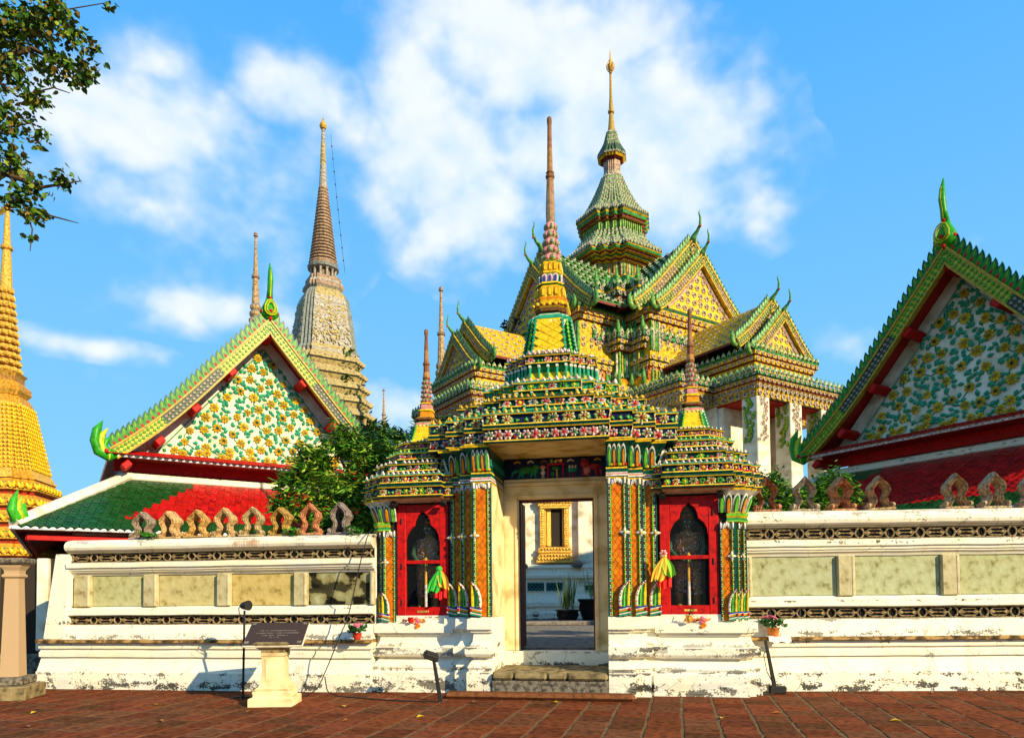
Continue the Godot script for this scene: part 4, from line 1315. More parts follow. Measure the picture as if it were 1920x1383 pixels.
	for sd in [-1.0, 1.0]:
		m.poly(PackedVector2Array([Vector2(cx + sd * 0.292, 2.46), Vector2(cx + sd * 0.27, 2.56), Vector2(cx + sd * 0.22, 2.65), Vector2(cx + sd * 0.14, 2.72), Vector2(cx + sd * 0.125, 2.80), Vector2(cx + sd * 0.09, 2.88), Vector2(cx + sd * 0.03, 2.93), Vector2(cx, 2.97), Vector2(cx, 3.065), Vector2(cx + sd * 0.292, 3.065)]), z0, z1 - 0.004, 0.008)
	var door := part(k, "door_frame", m.done(), M.paint_red)
	m = Mb.new()
	m.box(Vector3(cx, 1.30, 0.70), Vector3(0.20, 0.035, 0.01), 0.003)
	part(door, "brass_plate", m.done(), M.gold)
	m = Mb.new()
	for sd in [-1.0]:
		for yy in [1.45, 2.05, 2.8]:
			m.box(Vector3(cx - sd * 0.36 * s, yy, 0.705), Vector3(0.02, 0.1, 0.02), 0.005)
	part(door, "hinge", m.done(), M.dark_metal)
	m = Mb.new()
	m.box(Vector3(cx, 1.72, 0.66), Vector3(0.58, 0.74, 0.006))
	part(door, "pane", m.done(), M.glass)
	m = Mb.new()
	m.box(Vector3(cx, 2.55, 0.66), Vector3(0.58, 0.84, 0.006))
	part(door, "pane", m.done(), M.glass)
	# roof
	m = Mb.new()
	stack(m, [[3.10, 0.80, 0.72, WHI], [3.13, 0.98, 0.94, WHI], [3.17, 1.0, 0.96, BRN]], 3, 0.155, 0.155)
	tiers(m, [
		[3.17, 3.35, 0.99, 0.96, NAV, ["yellow_flower", "green_flower"], 0.125, 0.07, "", 0.0],
		[3.385, 3.54, 0.96, 0.93, NAV, ["red_flower", "yellow_flower"], 0.175, 0.072, "pink_leaf", 0.075],
		[3.60, 3.75, 0.80, 0.78, DGR, ["white_flower", "green_flower", "olive_flower"], 0.15, 0.066, "pink_leaf", 0.07],
		[3.83, 3.97, 0.60, 0.59, DGR, ["yellow_flower", "white_flower", "olive_flower"], 0.125, 0.058, "lime_leaf", 0.065],
		[4.03, 4.17, 0.46, 0.45, MAR, ["red_flower", "red_flower", "pink_flower"], 0.085, 0.05, "pink_leaf", 0.055],
	], 3, 0.155, 0.155, pieces, keep)
	part(k, "tiered_roof", m.done(), M.ceramic)
	m = Mb.new()
	var bell := [[4.17, 0.40, 0.40, YEL], [4.20, 0.32, 0.32, YEL], [4.27, 0.27, 0.27, YEL], [4.42, 0.225, 0.225, YEL], [4.53, 0.205, 0.205, YEL]]
	var altc := [GRN, GRN, GRN, GRN, GRN]
	stack(m, bell, 2, 0.18, 0.18, altc)
	stack(m, [[4.53, 0.195, 0.195, WHI], [4.57, 0.19, 0.19, PNK], [4.60, 0.14, 0.14, GRN], [4.63, 0.165, 0.165, MAR], [4.67, 0.17, 0.17, BRN], [4.69, 0.125, 0.125, YEL], [4.78, 0.115, 0.115, ORA], [4.79, 0.13, 0.13, GRN], [4.82, 0.125, 0.125, YEL], [4.83, 0.105, 0.105, LGR], [4.91, 0.10, 0.10, PNK], [4.92, 0.115, 0.115, GRN], [4.95, 0.08, 0.08, YEL]], 2, 0.18, 0.18)
	part(k, "bell", m.done(), M.ceramic)
	for q in 6:
		var u := q / 5.0
		var hw := lerpf(0.27, 0.195, u)
		for sx in [-1.0, 1.0]:
			for e in [0.62, 0.9]:
				pieces.append([S.lozenge_green if e > 0.7 else S.lozenge_lime, "bell_rib", facing(Vector3(sx * hw * e, 4.24 + u * 0.26, hw * (1.0 - (e - 0.62) * 0.9) + 0.012), Vector3(sx * (e - 0.5), 0.1, 1), Vector3(0.04, 0.065, 0.1))])
	for q in 5:
		pieces.append([S.pink_leaf, "crest_leaf", facing(Vector3((q - 2) * 0.07, 4.53, 0.2), Vector3(0, -0.2, 1), Vector3(0.06, -0.09, 0.08))])
	scatter(k, pieces, M.ceramic, 300)
	m = Mb.new()
	lotus_rings(m, 4.95, 5.36, 0.095, 0.072, 5, PNK, Color(0.20, 0.24, 0.10))
	part(k, "lotus_rings", m.done(), M.ceramic)
	m = Mb.new()
	var rust := Color(0.24, 0.08, 0.025)
	spire(m, [[5.36, 0.06, BRN], [5.40, 0.07, rust], [5.5, 0.055, Color(0.42, 0.2, 0.05)], [5.62, 0.05, rust], [5.64, 0.065, BRN], [5.67, 0.06, BRN], [5.69, 0.045, rust], [5.9, 0.038, Color(0.36, 0.17, 0.05)], [6.15, 0.027, rust], [6.21, 0.038, BRN], [6.26, 0.034, BRN], [6.28, 0.008, BRN]], 9)
	part(k, "spire_shaft", m.done(), M.ceramic)
	# small spotlights on the eave
	m = Mb.new()
	for q in [s * 0.33, -s * 0.53]:
		m.tube([Vector3(q, 3.09, 0.80), Vector3(q, 3.03, 0.86)], [0.045, 0.055], 8)
	part(k, "spotlight", m.done(), M.dark_metal)
	return k

# standing giant with a tall crown, both hands on a club, seen through the shrine glass
func make_guardian(s: float, label: String):
	var fr := Transform3D(Basis.from_euler(Vector3(0, deg_to_rad(GATE_DEG), 0)), GATE_AT)
	var at := fr * Vector3((2.27 - 0.13) * s, 1.24, 0.02)
	var g := thing("guardian_statue", label, "statue", at, GATE_DEG, "")
	var m := Mb.new()
	m.c = Color(0.14, 0.08, 0.03)
	m.box(Vector3(0, 0.05, 0.08), Vector3(0.5, 0.10, 0.4), 0.01)
	part(g, "pedestal", m.done(), M.matte)
	m = Mb.new()
	var skin := Color(0.05, 0.12, 0.06)
	m.smooth(true)
	for sd in [-1.0, 1.0]:
		m.c = Color(0.30, 0.16, 0.04)
		m.tube([Vector3(sd * 0.13, 0.10, 0.08), Vector3(sd * 0.14, 0.35, 0.09), Vector3(sd * 0.12, 0.60, 0.08), Vector3(sd * 0.08, 0.80, 0.05)], [0.055, 0.06, 0.085, 0.10], 9)
		m.blob(Vector3(sd * 0.14, 0.13, 0.14), Vector3(0.055, 0.035, 0.10), 8, 5)
		m.c = skin
		m.tube([Vector3(sd * 0.20, 1.22, 0.04), Vector3(sd * 0.27, 1.02, 0.06), Vector3(sd * 0.17, 0.88, 0.17), Vector3(sd * 0.04, 0.84, 0.23)], [0.065, 0.055, 0.045, 0.035], 8)
		for f in 4:
			m.tube([Vector3(sd * 0.05, 0.87 - f * 0.02, 0.24), Vector3(sd * 0.01, 0.865 - f * 0.02, 0.265), Vector3(-sd * 0.015, 0.86 - f * 0.02, 0.25)], [0.011, 0.010, 0.008], 5)
	m.c = Color(0.36, 0.20, 0.05)
	var rings := []
	for q in [[0.72, 0.21, 0.15], [0.84, 0.19, 0.13], [0.95, 0.15, 0.11], [1.10, 0.19, 0.13], [1.20, 0.21, 0.13], [1.27, 0.15, 0.10], [1.31, 0.07, 0.07], [1.36, 0.065, 0.065]]:
		var r := PackedVector3Array()
		for k in 12:
			var a := TAU * k / 12
			r.append(Vector3(cos(a) * q[1], q[0], -sin(a) * q[2] + 0.05))
		rings.append(r)
	m.loft(rings, [m.c], true, true)
	m.c = skin
	m.blob(Vector3(0, 1.43, 0.07), Vector3(0.09, 0.105, 0.10), 10, 7)
	m.blob(Vector3(0, 1.43, 0.165), Vector3(0.02, 0.03, 0.025), 6, 4)
	for sd in [-1.0, 1.0]:
		m.blob(Vector3(sd * 0.095, 1.43, 0.06), Vector3(0.02, 0.045, 0.03), 6, 4)
	m.smooth(false)
	part(g, "body", m.done(), M.ceramic)
	m = Mb.new()
	m.c = WHI
	for sd in [-1.0, 1.0]:
		m.blob(Vector3(sd * 0.038, 1.455, 0.155), Vector3(0.02, 0.014, 0.012), 6, 4)
		m.blob(Vector3(sd * 0.02, 1.375, 0.16), Vector3(0.008, 0.02, 0.01), 5, 3)
	part(g, "face_detail", m.done(), M.ceramic)
	m = Mb.new()
	spire(m, [[1.50, 0.10, GLD], [1.53, 0.105, GLD], [1.55, 0.085, RED], [1.58, 0.085, GLD], [1.62, 0.06, GRN], [1.66, 0.05, GLD], [1.72, 0.025, GLD], [1.80, 0.01, GLD]], 10)
	part(g, "crown", m.done(), M.ceramic)
	m = Mb.new()
	spire(m, [[0.10, 0.03, BRN], [0.14, 0.025, GLD], [0.5, 0.022, WHI], [0.85, 0.02, GLD], [0.92, 0.035, GLD], [0.96, 0.01, GLD]], 8)
	part(g, "club", m.done(), M.ceramic, xf(Vector3(0, 0, 0.25)))
	var ts := []
	var cs := []
	for k in 900:
		var a := rng.randf_range(-1.5, 1.5)
		var y := rng.randf_range(0.3, 1.28)
		var r := 0.2 if y > 0.7 else 0.2
		ts.append(facing(Vector3(sin(a) * (r + 0.01), y, cos(a) * 0.14 + 0.06), Vector3(sin(a), 0, cos(a)), Vector3.ONE * rng.randf_range(0.012, 0.026)))
		cs.append([WHI, GLD, Color(0.3, 0.4, 0.6), Color(0.5, 0.1, 0.05)][rng.randi() % 4])
	many(g, "ceramic_scales", S.scale, M.ceramic, ts, cs)

func make_small_more():
	S.relief_small = spade(GRN, LGR)
	for q in [["lozenge_green", TEA], ["lozenge_lime", LGR], ["lozenge_yellow", YEL], ["scale", Color.WHITE], ["lozenge_orange", ORA]]:
		var m := Mb.new()
		m.c = q[1]
		m.poly(PackedVector2Array([Vector2(0, -0.5), Vector2(0.5, 0), Vector2(0, 0.5), Vector2(-0.5, 0)]), -0.02, 0.16, 0.1, false)
		S[q[0]] = m.done()
	var b := Mb.new()
	b.c = TEA
	b.box(Vector3(0, 0.5, 0), Vector3(0.7, 1.0, 0.8), 0.2)
	b.c = WHI
	b.box(Vector3(0, 0.95, 0.1), Vector3(0.9, 0.2, 0.9), 0.1)
	S.bracket = b.done()
	S.far_leaf = spade(Color(0.22, 0.40, 0.12), Color(0.62, 0.48, 0.34))
	S.far_leaf2 = spade(Color(0.55, 0.46, 0.34), Color(0.16, 0.34, 0.08))
	var u := Mb.new()
	u.box(Vector3.ZERO, Vector3.ONE, 0.15)
	S.block = u.done()
	# heart leaf for the tree overhead, and a narrow one for the shrubs
	var lf := Mb.new()
	var o := [Vector3(0, 0, 0), Vector3(0.36, 0.22, 0.06), Vector3(0.30, 0.58, 0.08), Vector3(0, 1.0, -0.05), Vector3(-0.30, 0.58, 0.08), Vector3(-0.36, 0.22, 0.06)]
	for k in 6:
		lf.tri(Vector3(0, 0.45, 0.0), o[k], o[(k + 1) % 6])
	S.leaf = lf.done()
	lf = Mb.new()
	lf.quad(Vector3(0, 0, 0), Vector3(0.17, 0.45, 0.07), Vector3(0, 1, -0.06), Vector3(-0.17, 0.45, 0.07))
	S.narrow_leaf = lf.done()

# ---------------------------------------------------------------- gables
func gcurve(t: float, hw: float, r: float) -> Vector2:      # from the apex (t 0) down to the right end (t 1)
	var f := maxf(0.0, (t - 0.5) / 0.5)
	return Vector2(hw * t, r * (1.0 - 1.10 * t + 0.10 * f * f))

# st: fin, fins, board, lattice (two colours), mid, edge, chofa, horn, tail (size), thick
func gable(t: Node3D, b: Transform3D, hw: float, r: float, st: Dictionary, mt: Material):
	var bw: float = st.board
	for s in [-1.0, 1.0]:
		var n := 14
		var oc := []
		var ic := []
		for i in n + 1:
			var u := i / float(n)
			var p := gcurve(u, hw, r)
			var q := gcurve(minf(u + 0.02, 1.0), hw, r) - gcurve(maxf(u - 0.02, 0.0), hw, r)
			var nr := Vector2(q.y, -q.x).normalized()          # inward (down)
			if nr.y > 0:
				nr = -nr
			var inn := p + nr * bw
			if i == 0:
				inn = Vector2(0, p.y - bw * 1.4)
			oc.append(Vector2(p.x * s, p.y))
			ic.append(Vector2(inn.x * s, inn.y))
		var cuts := [0, 5, 10, n]
		for k in 3:
			var m := Mb.new()
			m.x = b
			for i in range(cuts[k], cuts[k + 1]):
				m.c = st.mid if k == 1 else st.lattice[0]
				m.poly(PackedVector2Array([oc[i], oc[i + 1], ic[i + 1], ic[i]]), -st.thick, 0.0)
				m.c = st.edge
				for e in [[oc[i].lerp(ic[i], -0.06), oc[i + 1].lerp(ic[i + 1], -0.06), oc[i + 1].lerp(ic[i + 1], 0.1), oc[i].lerp(ic[i], 0.1)], [oc[i].lerp(ic[i], 0.9), oc[i + 1].lerp(ic[i + 1], 0.9), oc[i + 1].lerp(ic[i + 1], 1.06), oc[i].lerp(ic[i], 1.06)]]:
					m.poly(PackedVector2Array(e), -st.thick * 0.9, 0.035, 0.0, false)
			part(t, "bargeboard", m.done(), mt)
		# lattice of small diamonds along the board
		var ts := []
		var cs := []
		var l := Vector2(hw, r).length()
		var m2 := int(l / (bw * 0.42))
		for i in m2:
			var u := (i + 0.5) / m2
			var k := u * n
			var a: Vector2 = oc[int(k)].lerp(oc[mini(int(k) + 1, n)], k - int(k))
			var d: Vector2 = ic[int(k)].lerp(ic[mini(int(k) + 1, n)], k - int(k))
			var dir: Vector2 = (oc[mini(int(k) + 1, n)] - oc[int(k)]).normalized()
			for j in 2:
				var p := a.lerp(d, 0.32 + 0.36 * j)
				var ang := atan2(dir.y, dir.x)
				ts.append(b * Transform3D(Basis(Vector3(0, 0, 1), ang) * Basis.from_scale(Vector3(bw * 0.36, bw * 0.32, 0.14)), Vector3(p.x, p.y, 0.005)))
				cs.append(st.lattice[1] if u < 0.36 or u > 0.71 else st.mid2)
		many(t, "lattice", S.scale, mt, ts, cs)
		# fins
		for i in st.fins:
			var u: float = (i + 0.9) / (st.fins + 1.0)
			var p := gcurve(u, hw, r)
			var q := (gcurve(u - 0.02, hw, r) - gcurve(u + 0.02, hw, r)).normalized()
			var up := Vector2(q.x * s, q.y)
			var nrm := Vector2(-q.y * -1.0, 0)
			nrm = Vector2(q.y, -q.x)
			if nrm.y < 0:
				nrm = -nrm
			nrm = Vector2(nrm.x * s, nrm.y)
			var yv := (nrm * 0.8 + Vector2(0, 0.3)).normalized()
			var sz: float = l / st.fins
			var bs := Basis(Vector3(up.x, up.y, 0) * sz * 1.2, Vector3(yv.x, yv.y, 0) * sz * st.tall, Vector3(0, 0, sz * 0.7))
			part(t, "crest_fin", S[st.fin], mt, b * Transform3D(bs, Vector3(p.x * s, p.y - 0.02, -st.thick * 0.5)))
		# tail finial at the foot of the slope
		var e := gcurve(1.0, hw, r)
		var m := Mb.new()
		var z: float = st.tail
		m.x = b * Transform3D(Basis.from_scale(Vector3(s * z, z, z)), Vector3(e.x * s, e.y - bw * 0.6, -st.thick * 0.5))
		for q in [[0.0, 1.0, 0.15], [0.16, 0.78, 0.12], [0.30, 0.55, 0.1]]:
			var g: Color = [st.body, st.edge2, st.body][int(q[0] * 7) % 3]
			horn(m, [Vector3(-0.25, 0.1, 0), Vector3(0.05 - q[0] * 0.3, 0.0, 0), Vector3(0.34 - q[0], 0.14, 0), Vector3(0.46 - q[0], 0.42 * q[1] + 0.1, 0), Vector3(0.40 - q[0], 0.8 * q[1] + 0.1, 0), Vector3(0.22 - q[0], 1.15 * q[1] + 0.1, 0)], [0.14, 0.2, 0.19, q[2] + 0.02, q[2], 0.015], g, 7)
		m.c = RED
		m.blob(Vector3(0.1, 0.15, 0.18), Vector3(0.08, 0.08, 0.06), 6, 4)
		part(t, "tail_finial", m.done(), mt)
	# horn finial on the apex
	var m := Mb.new()
	var c: float = st.chofa
	m.x = b * Transform3D(Basis.from_scale(Vector3(c, c, c)), Vector3(0, r - 0.02, -st.thick * 0.5))
	if st.bulb:
		m.c = st.body
		m.smooth(true)
		var rg := []
		for q in [[-0.05, 0.03], [0.02, 0.14], [0.12, 0.24], [0.25, 0.25], [0.38, 0.19], [0.52, 0.12], [0.66, 0.085]]:
			var rr := PackedVector3Array()
			for k in 12:
				var a := TAU * k / 12
				rr.append(Vector3(cos(a) * q[1], q[0], -sin(a) * q[1] * 0.8))
			rg.append(rr)
		m.loft(rg, [st.body], true, true)
		m.smooth(false)
		m.c = st.edge2
		for q in [[0.17, 0.115], [0.11, 0.07]]:
			var lp := []
			for k in 11:
				var a := TAU * k / 10
				lp.append(Vector3(sin(a) * q[0], 0.24 - cos(a) * q[1] * 1.3 + maxf(0.0, -cos(a)) * 0.14, 0.205 - q[0] * 0.1))
			m.tube(lp, [0.02], 5, false)
		m.c = RED
		for q in [[0, 0.2, 0.2], [-0.21, 0.2, 0.05], [0.21, 0.2, 0.05], [0, 0.02, 0.12], [0, 0.62, 0.07]]:
			m.blob(Vector3(q[0], q[1], q[2]), Vector3(0.055, 0.055, 0.05), 6, 4)
		horn(m, [Vector3(0, 0.6, 0), Vector3(0, 0.85, 0.06), Vector3(0, 1.1, 0.11), Vector3(0, 1.35, 0.09), Vector3(0, 1.62, 0.02)], [0.095, 0.075, 0.08, 0.06, 0.015], st.body, 8)
		m.c = st.edge2
		m.tube([Vector3(0, 0.62, 0.085), Vector3(0, 0.86, 0.13), Vector3(0, 1.1, 0.185), Vector3(0, 1.4, 0.14)], [0.02, 0.018, 0.016, 0.01], 5)
	else:
		horn(m, [Vector3(0, -0.1, 0), Vector3(0, 0.12, 0.12), Vector3(0, 0.28, 0.34), Vector3(0, 0.5, 0.5), Vector3(0, 0.8, 0.52), Vector3(0, 1.1, 0.44), Vector3(0, 1.2, 0.5)], [0.20, 0.12, 0.08, 0.065, 0.05, 0.028, 0.01], st.body, 7)
		m.c = RED
		m.blob(Vector3(0, 0.42, 0.52), Vector3(0.06, 0.06, 0.06), 6, 4)
	part(t, "horn_finial", m.done(), mt)

func roof_slopes(t: Node3D, b: Transform3D, hw: float, r: float, z0: float, z1: float, top: Color, under: Color, called: String, mt: Material, thick := 0.1):
	for s in [-1.0, 1.0]:
		var m := Mb.new()
		m.x = b
		for i in 8:
			var a := gcurve(i / 8.0, hw, r)
			var c := gcurve((i + 1) / 8.0, hw, r)
			var dn := Vector3(0, -thick, 0)
			var q := [Vector3(a.x * s, a.y, z0), Vector3(c.x * s, c.y, z0), Vector3(c.x * s, c.y, z1), Vector3(a.x * s, a.y, z1)]
			m.c = top
			m.quad(q[0], q[1], q[2], q[3])
			m.c = under
			m.quad(q[3] + dn, q[2] + dn, q[1] + dn, q[0] + dn)
			if i == 7:
				m.quad(q[1], q[1] + dn, q[2] + dn, q[2])
		part(t, called, m.done(), mt)

# ---------------------------------------------------------------- temple halls (left and right)
func make_vihara(label: String, at: Vector3, deg: float) -> Node3D:
	var t := thing("temple_hall", label, "temple hall", at, deg, "")
	var W := 10.94
	var L := 13.0
	var xc := W / 2
	var ey := 2.95
	var ry := 4.36
	var run := 2.2
	var m := Mb.new()
	m.box(Vector3(xc, 1.75, -L / 2 - 0.1), Vector3(W - 2.2, 2.9, L - 2.2))
	m.box(Vector3(xc, 4.6, -L / 2 - 0.4), Vector3(W - 2 * run - 0.3, 1.2, L - 2 * run - 0.2))
	part(t, "wall", m.done(), M.clean_plaster)
	# skirt roof deck on four sides
	m = Mb.new()
	m.c = Color(0.05, 0.03, 0.02)
	var o := [Vector3(0.06, ey, -0.06), Vector3(W - 0.06, ey, -0.06), Vector3(W - 0.06, ey, -L), Vector3(0.06, ey, -L)]
	var i4 := [Vector3(run, ry, -run), Vector3(W - run, ry, -run), Vector3(W - run, ry, -L + run), Vector3(run, ry, -L + run)]
	for k in 4:
		var k2 := (k + 1) % 4
		m.c = Color(0.03, 0.10, 0.03)
		m.quad(o[k], o[k2], i4[k2], i4[k])
		var d := Vector3(0, -0.10, 0)
		m.c = Color(0.28, 0.02, 0.015)
		m.quad(o[k2] + d, o[k] + d, i4[k] + d, i4[k2] + d)
		m.quad(o[k] + d, o[k2] + d, o[k2], o[k])
	var deck := part(t, "roof_deck", m.done(), M.matte)
	# glazed tiles on the front slope
	var sl := sqrt(run * run + (ry - ey) * (ry - ey))
	var tilt := atan2(ry - ey, run)
	var pitch := 0.122
	var tw := 0.152
	var rows := int(sl / pitch)
	var list := []
	for tone in 12:
		var tm := Mb.new()
		var v := rng.randf_range(0.6, 1.35)
		tm.c = Color(0.44 * v, 0.009 * v, 0.007 * v) if tone < 6 else Color(0.010 * v, 0.072 * v, 0.012 * v)
		tm.poly(PackedVector2Array([Vector2(-0.49, 0.25), Vector2(0.49, 0.25), Vector2(0.49, -0.6), Vector2(0.0, -1.0), Vector2(-0.49, -0.6)]), -0.03, 0.07, 0.04, false)
		S["tile%d" % tone] = tm.done()
	var eye := Vector3(0, 1.6, 0)
	var bs := Basis.from_euler(Vector3(tilt - PI / 2, 0, 0))
	for j in rows:
		var u := (j + 0.6) * pitch / sl
		var x0 := run * u + 0.12
		var x1 := W - run * u - 0.12
		var n := int((x1 - x0) / tw) + 1
		for i in n:
			var xx := x0 + (i + (0.5 if j % 2 else 0.0)) * tw
			if xx > x1:
				continue
			var edge := minf(xx - run * u, W - run * u - xx)
			var red := j >= 4 and edge > 1.62 + 0.05 * (j % 2)
			var p := Vector3(xx, ey + (ry - ey) * u + 0.035 + rng.randf_range(-0.003, 0.003), -run * u)
			var tf := Transform3D(bs * Basis.from_euler(Vector3(-0.07 + rng.randf_range(-0.03, 0.03), rng.randf_range(-0.03, 0.03), rng.randf_range(-0.05, 0.05))) * Basis.from_scale(Vector3(tw, pitch * 1.5, 0.25)), p)
			list.append([S["tile%d" % (rng.randi() % 6 + (0 if red else 6))], "roof_tile", tf])
	scatter(t, list, M.rooftile, 300, deck)
	# white mortar hips, ridge band and drip edge
	m = Mb.new()
	m.tube([Vector3(0.05, ey + 0.04, -0.05), Vector3(run, ry + 0.08, -run)], [0.15, 0.14], 6)
	part(t, "hip_ridge", m.done(), M.clean_plaster)
	m = Mb.new()
	m.tube([Vector3(W - 0.05, ey + 0.04, -0.05), Vector3(W - run, ry + 0.08, -run)], [0.15, 0.14], 6)
	part(t, "hip_ridge", m.done(), M.clean_plaster)
	m = Mb.new()
	m.box(Vector3(xc, ry + 0.10, -run - 0.06), Vector3(W - 2 * run + 0.1, 0.17, 0.24), 0.03)
	part(t, "ridge_band", m.done(), M.plaster)
	m = Mb.new()
	m.box(Vector3(xc, ey - 0.03, -0.02), Vector3(W, 0.07, 0.12), 0.012)
	m.box(Vector3(0.02, ey - 0.03, -L / 2), Vector3(0.12, 0.07, L), 0.012)
	part(t, "drip_edge", m.done(), M.merlon)
	m = Mb.new()
	m.box(Vector3(xc, ey - 0.20, -0.22), Vector3(W - 0.5, 0.13, 0.05), 0.008)
	m.box(Vector3(0.25, ey - 0.20, -L / 2), Vector3(0.05, 0.13, L - 0.5), 0.008)
	m.box(Vector3(xc, ry + 0.36, -run - 0.08), Vector3(W - 2 * run + 0.6, 0.26, 0.06), 0.008)
	part(t, "fascia", m.done(), M.paint_red)
	# narrow tiled apron under the pediment
	m = Mb.new()
	m.c = Color(0.30, 0.012, 0.01)
	m.quad(Vector3(1.55, 4.90, -1.62), Vector3(W - 1.55, 4.90, -1.62), Vector3(W - 2.0, 5.10, -2.26), Vector3(2.0, 5.10, -2.26))
	m.c = Color(0.30, 0.02, 0.015)
	m.quad(Vector3(W - 1.55, 4.84, -1.62), Vector3(1.55, 4.84, -1.62), Vector3(2.0, 4.84, -2.3), Vector3(W - 2.0, 4.84, -2.3))
	part(t, "apron", m.done(), M.rooftile)
	list = []
	for j in 4:
		for i in 48:
			var xx := 1.75 + i * 0.158 + (0.08 if j % 2 else 0.0)
			if xx < W - 1.75:
				list.append(Transform3D(Basis.from_euler(Vector3(atan2(0.2, 0.64) - PI / 2 - 0.08, 0, 0)) * Basis.from_scale(Vector3(0.158, 0.24, 0.2)), Vector3(xx, 4.93 + j * 0.05, -1.66 - j * 0.155)))
	many(t, "apron_tile", S.tile0, M.rooftile, list)
	m = Mb.new()
	m.box(Vector3(xc, 4.865, -1.60), Vector3(W - 3.1, 0.075, 0.07), 0.01)
	part(t, "apron_edge", m.done(), M.merlon)
	# pediment
	var pz := -2.28
	var py := 5.06
	var pr := 3.62
	var ph := 3.05
	m = Mb.new()
	m.poly(PackedVector2Array([Vector2(xc - ph - 0.15, py - 0.2), Vector2(xc + ph + 0.15, py - 0.2), Vector2(xc + ph + 0.1, py), Vector2(xc, py + pr), Vector2(xc - ph - 0.1, py)]), pz - 0.25, pz)
	var ped := part(t, "pediment_wall", m.done(), M.clean_plaster)
	m = Mb.new()
	m.c = Color(0.16, 0.36, 0.22)
	for s in [-1.0, 1.0]:
		m.tube([Vector3(xc + s * (ph - 0.42), py + 0.06, pz), Vector3(xc, py + pr - 0.42, pz)], [0.022], 5)
	part(t, "relief_border", m.done(), M.ceramic)
	list = []
	var put := []
	for k in 3000:
		var y := py + 0.25 + rng.randf() * (pr - 0.8)
		var w := (ph - 0.62) * (1.0 - (y - py) / (pr - 0.5))
		var p := Vector2(rng.randf_range(-w, w), y)
		var ok := true
		for q in put:
			if p.distance_to(q) < 0.30:
				ok = false
				break
		if ok:
			put.append(p)
			var sz := rng.randf_range(0.105, 0.145)
			list.append([V.plain_flower[rng.randi() % 4], "relief_flower", Transform3D(Basis.from_euler(Vector3(rng.randf_range(-0.15, 0.15), rng.randf_range(-0.15, 0.15), rng.randf() * TAU)) * Basis.from_scale(Vector3(sz, sz, 0.16)), Vector3(xc + p.x, p.y, pz + 0.02))])
	for k in 2600:
		var y := py + 0.2 + rng.randf() * (pr - 0.66)
		var w := (ph - 0.5) * (1.0 - (y - py) / (pr - 0.4))
		var p := Vector2(rng.randf_range(-w, w), y)
		var near := 9.0
		for q in put:
			near = minf(near, p.distance_to(q) / (0.19 if q.y > 0 else 0.1))
		if near > 0.64 and list.size() < 440:
			var ok := true
			for q in list:
				if q[1] == "relief_leaf" and Vector2(q[2].origin.x - xc, q[2].origin.y).distance_to(p) < 0.094:
					ok = false
					break
			if ok:
				list.append([S.relief_leaf, "relief_leaf", Transform3D(Basis.from_euler(Vector3(0.15, 0, rng.randf() * TAU)) * Basis.from_scale(Vector3(0.13, 0.145, 0.14)), Vector3(xc + p.x, p.y - 0.05, pz + 0.015))])
	var sm := Mb.new()
	sm.c = Color(0.05, 0.26, 0.13)
	for k in put.size():
		var p: Vector2 = put[k]
		var best := -1
		for j in put.size():
			if put[j].y < p.y - 0.05 and (best < 0 or p.distance_to(put[j]) < p.distance_to(put[best])):
				best = j
		if best >= 0:
			var q: Vector2 = put[best]
			var md := (p + q) / 2 + Vector2(q.y - p.y, p.x - q.x) * 0.22
			sm.tube([Vector3(xc + p.x, p.y, pz + 0.01), Vector3(xc + md.x, md.y, pz + 0.012), Vector3(xc + q.x, q.y, pz + 0.01)], [0.013], 5, false)
	part(ped, "relief_stem", sm.done(), M.ceramic).set_meta("kind", "stuff")
	for k in 26:
		var xx := lerpf(-ph + 0.65, ph - 0.65, k / 25.0)
		list.append([S.plain_flower if k % 3 else S.relief_leaf, "relief_foot", Transform3D(Basis(Vector3(0, 0, 1), rng.randf() * TAU) * Basis.from_scale(Vector3(0.13, 0.10, 0.18)), Vector3(xc + xx, py + 0.13 + 0.05 * sin(k * 1.7), pz + 0.02))])
	scatter(t, list, M.ceramic, 300, ped)
	# main roof, bargeboards and beams
	var gb := Transform3D(Basis(), Vector3(xc, 5.0, -1.58))
	roof_slopes(t, gb, 3.68, 3.84, -0.14, -L + 3.2, Color(0.20, 0.02, 0.012), Color(0.45, 0.02, 0.012), "main_roof", M.rooftile, 0.14)
	gable(t, gb, 3.68, 3.88, {"fin": "fin", "fins": 30, "tall": 1.5, "board": 0.27, "thick": 0.12, "lattice": [Color(0.52, 0.46, 0.02), Color(0.07, 0.30, 0.02)], "mid": Color(0.03, 0.07, 0.04), "mid2": Color(0.30, 0.24, 0.16), "edge": Color(0.45, 0.30, 0.02), "edge2": Color(0.5, 0.55, 0.02), "body": Color(0.03, 0.30, 0.012), "chofa": 0.95, "tail": 0.66, "bulb": true}, M.ceramic)
	for s in [-1.0, 1.0]:
		for u in [0.0, 0.27, 0.52, 0.76, 0.97]:
			if u == 0.0 and s < 0:
				continue
			var p := gcurve(u, 3.68, 3.88)
			m = Mb.new()
			m.box(Vector3(0, 0, 0), Vector3(0.22, 0.16, 0.72), 0.02)
			part(t, "beam_end", m.done(), M.paint_red, Transform3D(Basis(Vector3(0, 0, 1), -s * 0.75 * (1.0 if u > 0 else 0.0)), Vector3(xc + s * p.x * 0.93, 5.0 + p.y - 0.42, -1.98)))
